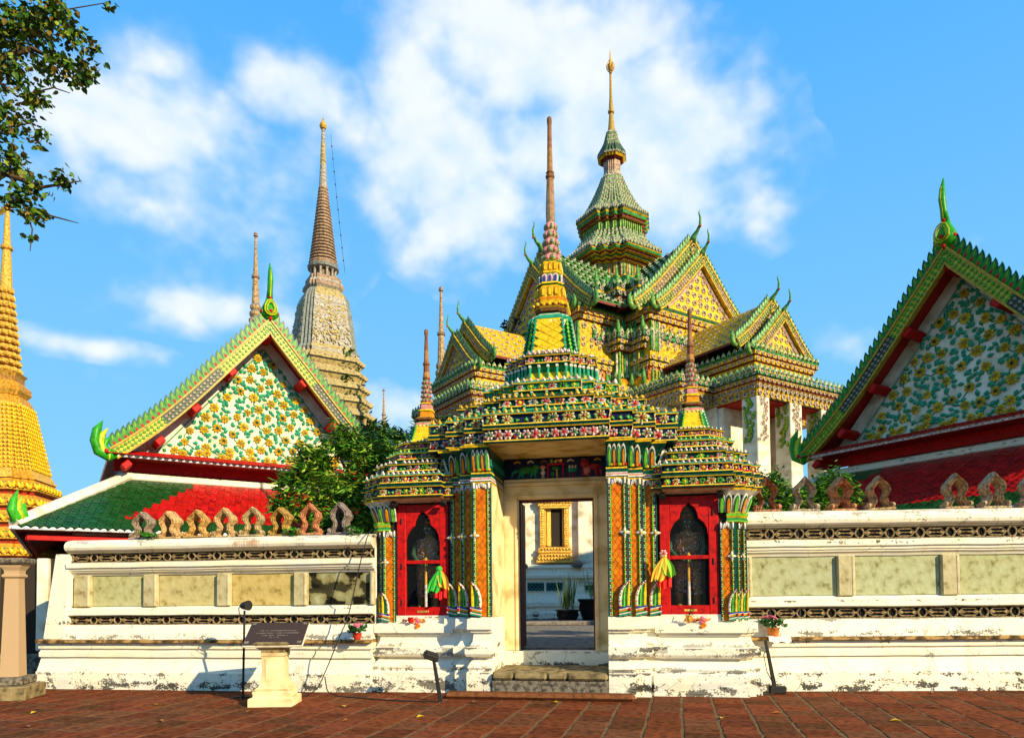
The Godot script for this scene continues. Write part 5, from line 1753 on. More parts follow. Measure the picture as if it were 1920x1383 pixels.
	# corner finials on the skirt roof
	for q in [[0.12, 1.0], [W - 0.12, -1.0]]:
		m = Mb.new()
		m.x = Transform3D(Basis.from_euler(Vector3(0, deg_to_rad(-135 if q[1] > 0 else -45), 0)) * Basis.from_scale(Vector3.ONE * 0.62), Vector3(q[0], ey + 0.15, -0.1))
		for k in 3:
			horn(m, [Vector3(-0.2 - k * 0.1, 0.0, 0), Vector3(0.12 - k * 0.16, 0.02, 0), Vector3(0.26 - k * 0.18, 0.3, 0), Vector3(0.2 - k * 0.18, 0.62 - k * 0.1, 0), Vector3(0.04 - k * 0.14, 0.98 - k * 0.2, 0)], [0.12, 0.18, 0.15, 0.11, 0.015], [Color(0.05, 0.40, 0.02), Color(0.4, 0.5, 0.02), Color(0.05, 0.40, 0.02)][k], 7)
		m.c = RED
		m.blob(Vector3(0.1, 0.12, 0.15), Vector3(0.07, 0.07, 0.07), 6, 4)
		part(t, "corner_finial", m.done(), M.ceramic)
	return t

# ---------------------------------------------------------------- the great hall with the crown spire
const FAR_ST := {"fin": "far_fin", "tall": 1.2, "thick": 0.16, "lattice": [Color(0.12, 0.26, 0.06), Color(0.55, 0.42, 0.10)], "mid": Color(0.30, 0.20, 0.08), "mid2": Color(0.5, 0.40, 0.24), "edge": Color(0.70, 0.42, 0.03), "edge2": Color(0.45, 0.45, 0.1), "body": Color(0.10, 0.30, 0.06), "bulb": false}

func style(over: Dictionary) -> Dictionary:
	var d := FAR_ST.duplicate()
	d.merge(over, true)
	return d

func fband(m: Mb, o: Vector3, hw: float, hd: float, rows: Array):      # rows: [y, out, colour]
	var lv := []
	for q in rows:
		lv.append([q[0], hw + q[1], hd + q[1], q[2]])
	stack(m, lv, 0, 0, 0, null, o)

func flower_rows(fl: Array, ring: PackedVector3Array, gap: float, size: float, keep: Callable):
	for tf in along(ring, gap, Vector3.ONE * size, keep, 0, 0.02):
		fl.append(tf)

func tympanum(t: Node3D, b: Transform3D, hw: float, r: float, fl: Array, gap: float, size: float):
	var m := Mb.new()
	m.x = b
	var pts := PackedVector2Array()
	for i in 9:
		pts.append(gcurve(i / 8.0, hw, r))
	for i in range(8, 0, -1):
		pts.append(Vector2(-gcurve(i / 8.0, hw, r).x, gcurve(i / 8.0, hw, r).y))
	m.c = YEL
	m.poly(pts, -0.2, 0.0)
	part(t, "tympanum", m.done(), M.far_ceramic)
	m = Mb.new()
	m.x = b
	for s in [-1.0, 1.0]:
		var pth := []
		for i in 9:
			var p := gcurve(i / 8.0, hw * 0.86, r * 0.86)
			pth.append(Vector3(p.x * s, p.y + 0.02, 0.02))
		m.c = Color(0.55, 0.36, 0.28)
		m.tube(pth, [0.07], 5)
	part(t, "tympanum_border", m.done(), M.far_ceramic)
	var rows := int(r / gap)
	for j in rows:
		var y := (j + 0.6) * gap
		var w := hw * 0.80 * (1.0 - y / (r * 0.95))
		var n := int(w * 2 / (gap * 1.15))
		for i in n:
			var x := (i + 0.5 - n / 2.0) * gap * 1.15
			fl.append(b * Transform3D(Basis.from_scale(Vector3.ONE * size), Vector3(x, y, 0.02)))

func make_mondop():
	var t := thing("spired_hall", "great tiled hall with stacked green and yellow gables, crown spire and white columned porch", "temple hall", Vector3(5.21, 0, -34), 32.5)
	var fl := []
	var lf := []
	var lf2 := []
	var rods := []
	var rodc := []
	var m := Mb.new()
	var dk := Color(0.05, 0.10, 0.04)
	var dr := Color(0.20, 0.03, 0.02)
	var YE := Color(0.70, 0.42, 0.014)
	m.box(Vector3(0, 4.95, 0), Vector3(9.3, 8.7, 9.3))
	part(t, "wall", m.done(), M.clean_plaster)
	m = Mb.new()
	stack(m, [[9.2, 4.3, 4.3, WHI], [9.4, 4.75, 4.75, Color(0.3, 0.42, 0.26)], [9.9, 4.95, 4.95, Color(0.32, 0.45, 0.28)], [9.95, 5.05, 5.05, YE], [10.15, 5.05, 5.05, YE], [10.18, 4.9, 4.9, dr], [10.32, 4.95, 4.95, YE], [10.6, 4.6, 4.6, ORA], [10.62, 4.5, 4.5, GRN], [11.75, 4.48, 4.48, Color(0.16, 0.36, 0.07)], [11.8, 4.65, 4.65, dr], [11.95, 4.75, 4.75, YE], [12.02, 4.88, 4.88, dk], [12.14, 4.95, 4.95, YE], [12.22, 5.02, 5.02, dk], [12.36, 5.0, 5.0, GRN], [12.42, 4.85, 4.85, dk], [13.0, 4.2, 4.2, YE], [13.05, 4.0, 4.0, ORA], [14.05, 3.95, 3.95, Color(0.14, 0.32, 0.06)], [14.1, 4.1, 4.1, dr], [14.25, 4.2, 4.2, YE], [14.3, 4.3, 4.3, dr], [14.5, 4.4, 4.4, dk], [14.6, 4.42, 4.42, YE], [14.75, 4.4, 4.4, dk], [14.8, 4.2, 4.2, GRN], [15.5, 3.2, 3.2, dk], [15.55, 3.0, 3.0, YE], [16.2, 2.2, 2.2, GRN], [16.3, 1.95, 1.95, ORA]], 3, 0.146, 0.146)
	part(t, "body", m.done(), M.far_ceramic)
	var keep := func(n, _p): return n.z > 0.3 or n.x < -0.3
	for q in [[10.05, 5.05, 0.42, 0.12], [11.87, 4.75, 0.4, 0.12], [12.08, 4.95, 0.4, 0.11], [12.29, 5.02, 0.45, 0.12], [14.18, 4.2, 0.4, 0.12], [14.4, 4.38, 0.4, 0.12], [14.68, 4.42, 0.45, 0.11], [9.75, 4.95, 0.5, 0.16]]:
		flower_rows(fl, redent(q[1], q[1], 3, 0.146, 0.146, q[0]), q[2], q[3], keep)
	for q in [[12.36, 5.0], [14.75, 4.4], [13.0, 4.2], [10.6, 4.6]]:
		for tf in along(redent(q[1], q[1], 3, 0.146, 0.146, q[0]), 0.3, Vector3(0.26, 0.3, 0.25), keep):
			lf.append(tf)
	for q in [[10.62, 11.75, 4.50], [13.05, 14.05, 3.97]]:
		var ring := redent(q[2], q[2], 3, 0.146, 0.146, (q[0] + q[1]) / 2)
		var n := 0
		for tf in along(ring, 0.145, Vector3(0.075, q[1] - q[0], 0.14), keep):
			rods.append(tf)
			rodc.append([Color(0.08, 0.30, 0.05), Color(0.55, 0.50, 0.36), Color(0.22, 0.45, 0.06), Color(0.5, 0.40, 0.05)][n % 4])
			n += 1
	for tf in along(redent(4.55, 4.55, 3, 0.146, 0.146, 12.7), 0.55, Vector3(0.16, 0.75, 0.12), keep):
		rods.append(Transform3D(tf.basis * Basis.from_euler(Vector3(-0.8, 0, 0)), tf.origin))
		rodc.append(Color(0.03, 0.28, 0.08))
	# corner flames on the cornices
	for q in [[12.36, 5.0], [14.75, 4.4], [10.15, 5.05]]:
		var ring := redent(q[1], q[1], 3, 0.146, 0.146, q[0])
		for p in ring:
			if p.z > 0.5 and p.x < 4.0 or p.x < -0.5:
				m = Mb.new()
				horn(m, [Vector3(0, 0, 0), Vector3(0, 0.3, 0), Vector3(0, 0.75, 0)], [0.12, 0.10, 0.01], Color(0.12, 0.34, 0.06), 5)
				var dd := Vector3(p.x, 0, p.z).normalized()
				part(t, "corner_flame", m.done(), M.far_ceramic, Transform3D(Basis(), p - dd * 0.12))
	# drum and crown
	m = Mb.new()
	stack(m, [[16.25, 1.95, 1.95, ORA], [16.45, 1.6, 1.6, dr], [16.6, 1.6, 1.6, YE], [16.62, 1.38, 1.38, GRN], [17.3, 1.42, 1.42, Color(0.3, 0.34, 0.08)], [17.32, 1.62, 1.62, YE], [17.42, 1.62, 1.62, dr], [17.43, 1.84, 1.84, YE], [17.52, 1.84, 1.84, GRN], [17.53, 2.04, 2.04, YE], [17.62, 2.04, 2.04, dr], [17.63, 2.22, 2.22, YE], [17.72, 2.26, 2.26, GRN], [17.76, 2.28, 2.28, YE], [17.8, 2.18, 2.18, dk], [18.1, 1.86, 1.86, dk], [18.5, 1.56, 1.56, dk], [18.85, 1.40, 1.40, dk], [18.9, 1.38, 1.38, YE], [18.95, 1.34, 1.34, GRN], [19.35, 1.36, 1.36, Color(0.2, 0.38, 0.07)], [19.42, 1.40, 1.40, dr], [19.43, 1.52, 1.52, YE], [19.55, 1.52, 1.52, dr], [19.56, 1.62, 1.62, YE], [19.7, 1.64, 1.64, GRN], [19.76, 1.70, 1.70, YE], [19.83, 1.72, 1.72, dk], [19.86, 1.62, 1.62, dk], [20.2, 1.30, 1.30, dk], [20.6, 1.04, 1.04, dk], [21.0, 0.84, 0.84, dk], [21.4, 0.68, 0.68, dk], [21.8, 0.55, 0.55, dk], [22.2, 0.44, 0.44, dk], [22.3, 0.42, 0.42, dr], [22.5, 0.38, 0.38, Color(0.50, 0.40, 0.26)], [23.0, 0.40, 0.40, Color(0.46, 0.30, 0.2)], [23.1, 0.58, 0.58, dr], [23.2, 0.66, 0.66, YE], [23.35, 0.68, 0.68, dk], [23.45, 0.64, 0.64, dk], [23.8, 0.46, 0.46, dk], [24.3, 0.27, 0.27, dk], [24.65, 0.19, 0.19, dk]], 3, 0.175, 0.175)
	part(t, "crown_tower", m.done(), M.far_ceramic)
	for q in [[17.78, 18.85, 2.26, 1.40, 7, 0.23], [19.84, 22.2, 1.68, 0.45, 17, 0.17], [23.2, 24.6, 0.66, 0.2, 11, 0.12]]:
		for k in q[4]:
			var u: float = float(k) / q[4]
			var y: float = lerpf(q[0], q[1], u)
			var w: float = lerpf(q[2], q[3], pow(u, 0.66))
			for tf in along(redent(w, w, 3, 0.175, 0.175, y), q[5] * 0.85, Vector3(q[5] * 0.85, q[5] * 1.2, q[5] * 0.9), all_sides, 0.0, 0.02):
				(lf if k % 2 else lf2).append(tf)
			if k % 2 == 0:
				flower_rows(fl, redent(w, w, 3, 0.175, 0.175, y + q[5] * 0.3), q[5] * 1.5, q[5] * 0.36, all_sides)
	for tf in along(redent(1.37, 1.37, 3, 0.175, 0.175, 19.15), 0.13, Vector3(0.05, 0.42, 0.1), all_sides):
		rods.append(tf)
		rodc.append(Color(0.24, 0.42, 0.08))
	for tf in along(redent(1.40, 1.40, 3, 0.175, 0.175, 17.0), 0.16, Vector3(0.07, 0.76, 0.1), all_sides):
		rods.append(tf)
		rodc.append([Color(0.12, 0.36, 0.06), Color(0.5, 0.2, 0.05), Color(0.5, 0.45, 0.3)][rods.size() % 3])
	m = Mb.new()
	var g2 := Color(0.46, 0.28, 0.04)
	spire(m, [[24.6, 0.2, g2], [25.0, 0.15, g2], [25.55, 0.105, g2], [25.6, 0.15, BRN], [25.68, 0.17, g2], [25.75, 0.12, g2], [26.5, 0.075, g2], [27.6, 0.055, g2], [27.65, 0.08, BRN], [27.7, 0.05, BRN], [27.85, 0.05, GLD], [28.0, 0.13, GLD], [28.08, 0.16, GLD], [28.2, 0.07, GLD], [28.3, 0.09, GLD], [28.4, 0.045, GLD], [28.9, 0.008, GLD]], 10)
	for k in 8:
		var a := TAU * k / 8
		horn(m, [Vector3(cos(a) * 0.06, 27.75, sin(a) * 0.06), Vector3(cos(a) * 0.17, 27.85, sin(a) * 0.17), Vector3(cos(a) * 0.2, 28.05, sin(a) * 0.2), Vector3(cos(a) * 0.14, 28.25, sin(a) * 0.14)], [0.02, 0.025, 0.02, 0.005], GLD, 5)
	part(t, "spire", m.done(), M.ceramic)
	# two of the four arms face the court: stacked gables over a porch
	for arm in [[0.0, 0.35, 1.0], [-90.0, 0.72, 0.0]]:
		var rot := Transform3D(Basis.from_euler(Vector3(0, deg_to_rad(arm[0]), 0)), Vector3.ZERO) * Transform3D(Basis(), Vector3(arm[1], 0, 0))
		m = Mb.new()
		m.x = rot
		var af := []
		# upper block
		var o := Vector3(0, 0, 2.6)
		fband(m, o, 2.75, 2.35, [[9.4, 0, ORA], [10.9, 0, ORA], [10.95, 0.1, RED], [11.15, 0.12, YE], [11.2, 0.2, dk], [11.35, 0.22, YE], [11.4, 0.05, dk], [11.7, 0.0, YE], [12.6, 0.0, YE], [12.9, 0.0, YE], [12.95, 0.1, dr], [13.1, 0.15, YE], [13.15, 0.2, dr], [13.35, 0.25, YE], [13.4, 0.3, GRN], [13.5, 0.28, dk]])
		part(t, "upper_block", m.done(), M.far_ceramic)
		for q in [[10.9, 0.02, 0.42, 0.13], [11.05, 0.12, 0.36, 0.11], [11.28, 0.22, 0.36, 0.11], [13.02, 0.12, 0.34, 0.11], [13.25, 0.22, 0.34, 0.11], [12.7, 0.02, 0.5, 0.15], [11.9, 0.02, 0.42, 0.10], [12.15, 0.02, 0.42, 0.10], [10.3, 0.02, 0.55, 0.14], [9.9, 0.02, 0.5, 0.14]]:
			flower_rows(af, redent(2.75 + q[1], 2.35 + q[1], 0, 0, 0, q[0], o), q[2], q[3], front)
		for tf in along(redent(2.77, 2.37, 0, 0, 0, 10.2, o), 0.19, Vector3(0.085, 1.25, 0.12), front):
			rods.append(rot * tf)
			rodc.append([Color(0.08, 0.32, 0.05), Color(0.20, 0.42, 0.06), Color(0.55, 0.48, 0.32), Color(0.55, 0.16, 0.02), Color(0.08, 0.32, 0.05)][rods.size() % 5])
		for e in [-1.0, 1.0]:
			for j in 5:
				rods.append(rot * Transform3D(Basis.from_scale(Vector3(0.075, 1.25, 0.12)), Vector3(e * (2.72 - j * 0.11), 12.25, 4.99)))
				rodc.append([Color(0.08, 0.32, 0.05), Color(0.55, 0.48, 0.32), Color(0.20, 0.42, 0.06)][j % 3])
		# draped garlands under the cornice
		m = Mb.new()
		m.x = rot
		m.c = YE
		for k in 5:
			var c := []
			for i in 7:
				var a := PI * i / 6
				c.append(Vector3(-2.2 + k * 1.1 - cos(a) * 0.5, 12.85 - sin(a) * 0.32, 4.99))
			m.tube(c, [0.06], 5)
		part(t, "garland", m.done(), M.far_ceramic)
		var g1 := rot * Transform3D(Basis(), Vector3(0, 13.55, 4.92))
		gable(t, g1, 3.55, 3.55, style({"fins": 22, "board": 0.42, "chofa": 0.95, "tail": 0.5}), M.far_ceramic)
		roof_slopes(t, g1, 3.5, 3.5, -0.1, -4.6, Color(0.10, 0.22, 0.05), dr, "upper_roof", M.far_ceramic)
		for sd in [-1.0, 1.0]:
			for i in 11:
				for k in 12:
					var u := (k + 0.6) / 12.5
					var p := gcurve(u, 3.5, 3.5)
					(lf if k % 2 else lf2).append(rot * Transform3D(facing(Vector3(p.x * sd, p.y + 13.57, 4.6 - i * 0.4), Vector3(sd * 0.72, 0.7, 0), Vector3(0.3, 0.34, 0.2), Vector3(0, 1, 0))))
		var ty := []
		tympanum(t, rot * Transform3D(Basis(), Vector3(0, 13.5, 4.72)), 3.1, 3.1, ty, 0.36, 0.15)
		var g2b := rot * Transform3D(Basis(), Vector3(0, 13.5, 5.45))
		gable(t, g2b, 2.8, 2.75, style({"fins": 18, "board": 0.36, "chofa": 0.8, "tail": 0.45}), M.far_ceramic)
		roof_slopes(t, g2b, 2.75, 2.7, -0.1, -0.6, Color(0.45, 0.32, 0.05), dr, "upper_roof", M.far_ceramic)
		tympanum(t, rot * Transform3D(Basis(), Vector3(0, 13.48, 5.25)), 2.35, 2.3, ty, 0.34, 0.15)
		for tf in ty:
			fl.append(tf)
		# saddle roof out to the porch gables
		var g3 := rot * Transform3D(Basis(), Vector3(0, 10.95, 8.9))
		gable(t, g3, 2.15, 1.98, style({"fins": 14, "board": 0.30, "chofa": 0.72, "tail": 0.42}), M.far_ceramic)
		roof_slopes(t, g3, 2.1, 1.94, -0.1, -4.1, YE, dr, "saddle_roof", M.far_ceramic)
		for s in [-1.0, 1.0]:
			for i in 9:
				for k in 7:
					var u := (k + 0.7) / 7.5
					var p := gcurve(u, 2.1, 1.94)
					af.append(Transform3D(facing(Vector3(p.x * s, p.y + 10.97, 8.5 - i * 0.42), Vector3(s * 0.7, 0.7, 0), Vector3.ONE * 0.10, Vector3(0, 0, 1))))
		ty = []
		tympanum(t, rot * Transform3D(Basis(), Vector3(0, 10.92, 8.72)), 1.8, 1.66, ty, 0.3, 0.12)
		var g4 := rot * Transform3D(Basis(), Vector3(0, 10.5, 9.42))
		gable(t, g4, 1.92, 1.82, style({"fins": 13, "board": 0.28, "chofa": 0.66, "tail": 0.38}), M.far_ceramic)
		roof_slopes(t, g4, 1.88, 1.78, -0.1, -0.6, YE, dr, "porch_roof", M.far_ceramic)
		tympanum(t, rot * Transform3D(Basis(), Vector3(0, 10.48, 9.24)), 1.58, 1.48, ty, 0.28, 0.115)
		for tf in ty:
			fl.append(tf)
		m = Mb.new()
		m.x = rot
		o = Vector3(0, 0, 6.9)
		fband(m, o, 1.72, 2.42, [[9.3, 0, YE], [9.6, 0.0, YE], [9.65, 0.05, ORA], [10.05, 0.0, YE], [10.1, 0.08, dr], [10.25, 0.12, YE], [10.3, 0.18, dr], [10.42, 0.2, YE], [10.5, 0.22, GRN]])
		part(t, "middle_block", m.done(), M.far_ceramic)
		for q in [[9.5, 0.02, 0.4, 0.12], [9.85, 0.02, 0.3, 0.11], [10.17, 0.11, 0.28, 0.09], [10.36, 0.2, 0.3, 0.09]]:
			flower_rows(af, redent(1.72 + q[1], 2.42 + q[1], 0, 0, 0, q[0], o), q[2], q[3], front)
		for tf in along(redent(1.94, 2.64, 0, 0, 0, 10.5, o), 0.26, Vector3(0.2, 0.22, 0.2), front):
			lf.append(rot * tf)
		# porch: entablature on white columns
		m = Mb.new()
		m.x = rot
		o = Vector3(0.05, 0, 7.35)
		fband(m, o, 2.3, 2.45, [[8.62, 0, Color(0.5, 0.42, 0.22)], [8.85, 0.02, YE], [8.9, 0.06, YE], [9.0, 0.10, Color(0.5, 0.4, 0.24)], [9.05, 0.18, YE], [9.12, 0.22, dr], [9.22, 0.28, YE], [9.28, 0.34, dk], [9.38, 0.34, GRN], [9.42, 0.2, dk], [9.45, -0.4, YE]])
		fband(m, Vector3(0, 0, 5.5), 4.05, 2.3, [[8.62, 0, Color(0.4, 0.34, 0.2)], [8.85, 0.02, YE], [8.95, 0.10, Color(0.5, 0.4, 0.24)], [9.05, 0.18, YE], [9.12, 0.22, dr], [9.22, 0.28, YE], [9.28, 0.34, dk], [9.38, 0.34, GRN], [9.42, 0.2, dk], [10.2, -1.2, YE]])
		part(t, "entablature", m.done(), M.far_ceramic)
		for q in [[8.73, 0.02, 0.34, 0.13], [8.95, 0.10, 0.26, 0.10], [9.16, 0.24, 0.26, 0.09], [9.33, 0.34, 0.3, 0.09]]:
			flower_rows(af, redent(2.3 + q[1], 2.45 + q[1], 0, 0, 0, q[0], o), q[2], q[3], front)
			flower_rows(af, redent(4.05 + q[1], 2.3 + q[1], 0, 0, 0, q[0], Vector3(0, 0, 5.5)), q[2], q[3], front)
		for tf in along(redent(2.62, 2.78, 0, 0, 0, 9.4, o), 0.27, Vector3(0.22, 0.26, 0.2), front) + along(redent(4.36, 2.6, 0, 0, 0, 9.4, Vector3(0, 0, 5.5)), 0.27, Vector3(0.22, 0.26, 0.2), front):
			lf.append(rot * tf)
		m = Mb.new()
		m.x = rot
		m.c = Color(0.40, 0.02, 0.015)
		m.box(Vector3(0.05, 8.58, 8.0), Vector3(4.5, 0.07, 3.3))
		part(t, "porch_ceiling", m.done(), M.matte)
		m = Mb.new()
		m.x = rot
		m.box(Vector3(0, 4.65, 5.4), Vector3(8.0, 8.1, 3.4))
		m.box(Vector3(-1.5, 4.65, 7.6), Vector3(1.3, 8.05, 1.2))
		m.box(Vector3(1.6, 4.65, 7.6), Vector3(1.3, 8.05, 1.2))
		m.box(Vector3(0.05, 1.6, 8.4), Vector3(5.4, 2.0, 3.6))
		part(t, "porch_wall", m.done(), M.clean_plaster)
		m = Mb.new()
		m.x = rot
		m.box(Vector3(0.05, 5.6, 7.2), Vector3(1.7, 5.8, 0.3), 0.02)
		part(t, "porch_door", m.done(), M.wood_maroon)
		for c in [[-1.88, 9.45], [0.03, 9.45], [1.98, 9.45], [-1.88, 7.6], [1.98, 7.6]]:
			m = Mb.new()
			m.x = rot
			m.box(Vector3(c[0], 5.6, c[1]), Vector3(0.70, 6.05, 0.70), 0.03)
			part(t, "column", m.done(), M.clean_plaster)
			# hanging floral pendant under each capital
			if c[1] > 9.0:
				for side in 2:
					var pd := []
					var bb := Transform3D(Basis.from_euler(Vector3(0, -PI / 2 * side, 0)), Vector3(c[0], 0, c[1])) * Transform3D(Basis(), Vector3(0, 0, 0.36))
					for k in 22:
						var yy := 8.55 - k * 0.072
						var w := 0.28 * (1.0 - absf(k - 6) / 16.0)
						if k > 15:
							w = 0.06 + (k - 15) * 0.035
						for j in 2:
							pd.append(rot * bb * Transform3D(Basis.from_scale(Vector3.ONE * 0.085), Vector3(rng.randf_range(-w, w), yy, 0.0)))
					many(t, "pendant", S.far_flower if side == 0 else S.green_flower, M.far_ceramic, pd)
		for tf in af:
			fl.append(rot * tf)
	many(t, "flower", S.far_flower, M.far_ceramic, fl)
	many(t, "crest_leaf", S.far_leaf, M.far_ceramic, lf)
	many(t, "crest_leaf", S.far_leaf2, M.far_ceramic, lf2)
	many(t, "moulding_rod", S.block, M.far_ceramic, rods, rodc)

# ---------------------------------------------------------------- stupas
func make_chedis():
	# large stupa clad in pale mosaic
	var t := thing("stupa", "tall grey mosaic stupa with ringed spire behind the left temple hall", "stupa", Vector3(-12.26, 0, -45), 32.5)
	var a := Color(0.42, 0.38, 0.30)
	var b := Color(0.46, 0.36, 0.14)
	var c := Color(0.34, 0.22, 0.13)
	var d := Color(0.20, 0.23, 0.20)
	var m := Mb.new()
	var lv := [[0.0, 4.6, 4.6, b]]
	var y := 0.0
	for k in 18:
		var y0 := lerpf(1.0, 17.0, k / 18.0)
		var w := lerpf(4.9, 2.2, pow(k / 17.0, 0.9))
		lv.append_array([[y0, w - 0.18, w - 0.18, c], [y0 + 0.25, w - 0.05, w - 0.05, b], [y0 + 0.3, w + 0.1, w + 0.1, d], [y0 + 0.5, w + 0.12, w + 0.12, b], [y0 + 0.56, w - 0.02, w - 0.02, a], [y0 + 0.8, w - 0.22, w - 0.22, b]])
	lv.append([17.1, 2.0, 2.0, a])
	stack(m, lv, 3, 0.11, 0.11)
	part(t, "terraces", m.done(), M.far_ceramic)
	m = Mb.new()
	var alt := [d, d, d, d, d, d]
	stack(m, [[17.1, 2.0, 2.0, a], [17.4, 1.84, 1.84, b], [19.5, 1.60, 1.60, a], [20.7, 1.42, 1.42, a], [21.1, 1.26, 1.26, b], [21.4, 0.98, 0.98, b]], 3, 0.10, 0.10, alt)
	stack(m, [[21.35, 0.95, 0.95, c], [21.55, 1.14, 1.14, a], [21.8, 1.12, 1.12, c], [22.0, 0.98, 0.98, a], [22.25, 0.98, 0.98, c]], 2, 0.14, 0.14)
	part(t, "bell", m.done(), M.far_ceramic)
	var st := []
	var cs := []
	for k in 700:
		var u := rng.randf()
		var w := lerpf(1.9, 1.45, u)
		var s := rng.randf_range(-0.68, 0.68) * w
		var f := rng.randi() % 2
		var p := Vector3(s, 17.5 + u * 3.0, w + 0.01) if f == 0 else Vector3(-w - 0.01, 17.5 + u * 3.0, s)
		st.append(facing(p, Vector3(0, 0, 1) if f == 0 else Vector3(-1, 0, 0), Vector3.ONE * rng.randf_range(0.08, 0.2)))
		cs.append([a, b, Color(0.55, 0.5, 0.4), Color(0.5, 0.4, 0.1)][rng.randi() % 4])
	for k in 6:
		st.append(facing(Vector3(0.0, 17.8 + k * 0.42, lerpf(1.93, 1.6, k / 5.0)), Vector3(0, 0, 1), Vector3.ONE * 0.3))
		cs.append(Color(0.5, 0.36, 0.1))
	many(t, "mosaic", S.scale, M.far_ceramic, st, cs)
	m = Mb.new()
	m.lathe([[22.2, 0.62], [22.9, 0.62]], 12, [c])
	part(t, "colonnade_core", m.done(), M.far_ceramic)
	for k in 12:
		var an := TAU * k / 12
		m = Mb.new()
		m.lathe([[22.22, 0.10], [22.3, 0.08], [22.75, 0.075], [22.85, 0.12]], 7, [a], Vector3(cos(an) * 0.78, 0, sin(an) * 0.78))
		part(t, "column", m.done(), M.far_ceramic)
	m = Mb.new()
	m.lathe([[22.85, 0.85], [22.92, 1.0], [23.1, 1.02], [23.2, 0.92], [23.3, 0.9]], 16, [a, a, d, c, c])
	var rows := []
	var cc := []
	for k in 24:
		var u := k / 24.0
		var r := lerpf(0.93, 0.29, pow(u, 0.92))
		var y0 := lerpf(23.25, 28.5, u)
		var h := 5.25 / 24
		rows.append_array([[y0, r * 0.84], [y0 + h * 0.3, r], [y0 + h * 0.65, r], [y0 + h * 0.95, r * 0.84]])
		cc.append_array([Color(0.16, 0.08, 0.05), c, Color(0.42, 0.28, 0.17), c])
	m.lathe(rows, 16, cc)
	part(t, "ringed_spire", m.done(), M.far_ceramic)
	m = Mb.new()
	spire(m, [[28.4, 0.27, b], [30.0, 0.20, a], [31.5, 0.14, b], [32.45, 0.10, a], [32.5, 0.18, GLD], [32.65, 0.24, GLD], [32.85, 0.2, GLD], [32.95, 0.08, GLD], [33.3, 0.01, GLD]], 10)
	part(t, "spire_tip", m.done(), M.far_ceramic)
	m = Mb.new()
	m.c = Color(0.03, 0.03, 0.03)
	var wire := []
	for k in 12:
		wire.append(Vector3(0.35 + 0.95 * pow(k / 11.0, 1.1), 32.0 - k * 0.83, 0.5))
	m.tube(wire, [0.011], 4)
	for k in 10:
		m.blob(wire[k + 1], Vector3(0.05, 0.07, 0.05), 5, 3)
	part(t, "wire_of_bells", m.done(), M.far_ceramic)
	var ws := []
	var wc := []
	for k in 260:
		var h := rng.randf_range(9.5, 17.2)
		var w := lerpf(4.9, 2.2, pow((h - 1.0) / 16.0, 0.9)) * 0.94
		var p := Vector3(w, h, rng.randf_range(-w, w) * 0.6) if rng.randf() < 0.35 else Vector3(rng.randf_range(0.2, 0.75) * w, h, w)
		ws.append(Transform3D(Basis.from_euler(Vector3(rng.randf() * TAU, rng.randf() * TAU, 0)) * Basis.from_scale(Vector3.ONE * rng.randf_range(0.15, 0.4)), p))
		wc.append(Color(0.03, 0.09, 0.015) * rng.randf_range(0.7, 1.5))
	many(t, "weeds", S.leaf, M.leaf, ws, wc)
	# gold stupa cut by the left edge
	t = thing("stupa", "golden yellow stupa with petal rings at the far left edge", "stupa", Vector3(-17.69, 0, -24), 12.0)
	var ye := Color(0.72, 0.42, 0.06)
	var yo := Color(0.62, 0.30, 0.03)
	m = Mb.new()
	lv = [[0.0, 2.7, 2.7, RED]]
	for k in 9:
		var y0 := lerpf(0.6, 5.6, k / 9.0)
		var w := lerpf(2.05, 1.42, k / 8.0)
		lv.append_array([[y0, w - 0.12, w - 0.12, Color(0.45, 0.05, 0.02)], [y0 + 0.12, w - 0.1, w - 0.1, Color(0.45, 0.05, 0.02)], [y0 + 0.15, w + 0.03, w + 0.03, ye], [y0 + 0.36, w + 0.05, w + 0.05, ye], [y0 + 0.4, w - 0.05, w - 0.05, GRN], [y0 + 0.55, w - 0.12, w - 0.12, yo]])
	stack(m, lv, 3, 0.12, 0.12)
	part(t, "terraces", m.done(), M.aged_gold)
	st = []
	for k in 9:
		var y0 := lerpf(0.6, 5.6, k / 9.0)
		var w := lerpf(2.05, 1.42, k / 8.0)
		for tf in along(redent(w + 0.05, w + 0.05, 3, 0.12, 0.12, y0 + 0.2), 0.24, Vector3(0.2, 0.22, 0.2), all_sides):
			st.append(tf)
	for k in 16:
		var u := k / 16.0
		var w := lerpf(1.2, 0.76, u) + 0.012
		for tf in along(redent(w, w, 3, 0.12, 0.12, 5.95 + u * 2.3), 0.13, Vector3(0.10, 0.13, 0.1), all_sides):
			st.append(tf)
	many(t, "petal", S.yellow_leaf, M.aged_gold, st)
	m = Mb.new()
	stack(m, [[5.6, 1.36, 1.36, ye], [5.9, 1.2, 1.2, ye], [6.6, 1.04, 1.04, ye], [7.6, 0.88, 0.88, ye], [8.3, 0.74, 0.74, ye], [8.55, 0.62, 0.62, yo], [8.6, 0.52, 0.52, yo]], 3, 0.12, 0.12, [yo, yo, ye, ye, ye, yo, yo])
	stack(m, [[8.6, 0.55, 0.55, yo], [8.75, 0.66, 0.66, ye], [8.95, 0.64, 0.64, yo], [9.1, 0.48, 0.48, yo], [9.3, 0.48, 0.48, Color(0.4, 0.2, 0.04)], [9.4, 0.56, 0.56, ye]], 2, 0.14, 0.14)
	part(t, "bell", m.done(), M.aged_gold)
	m = Mb.new()
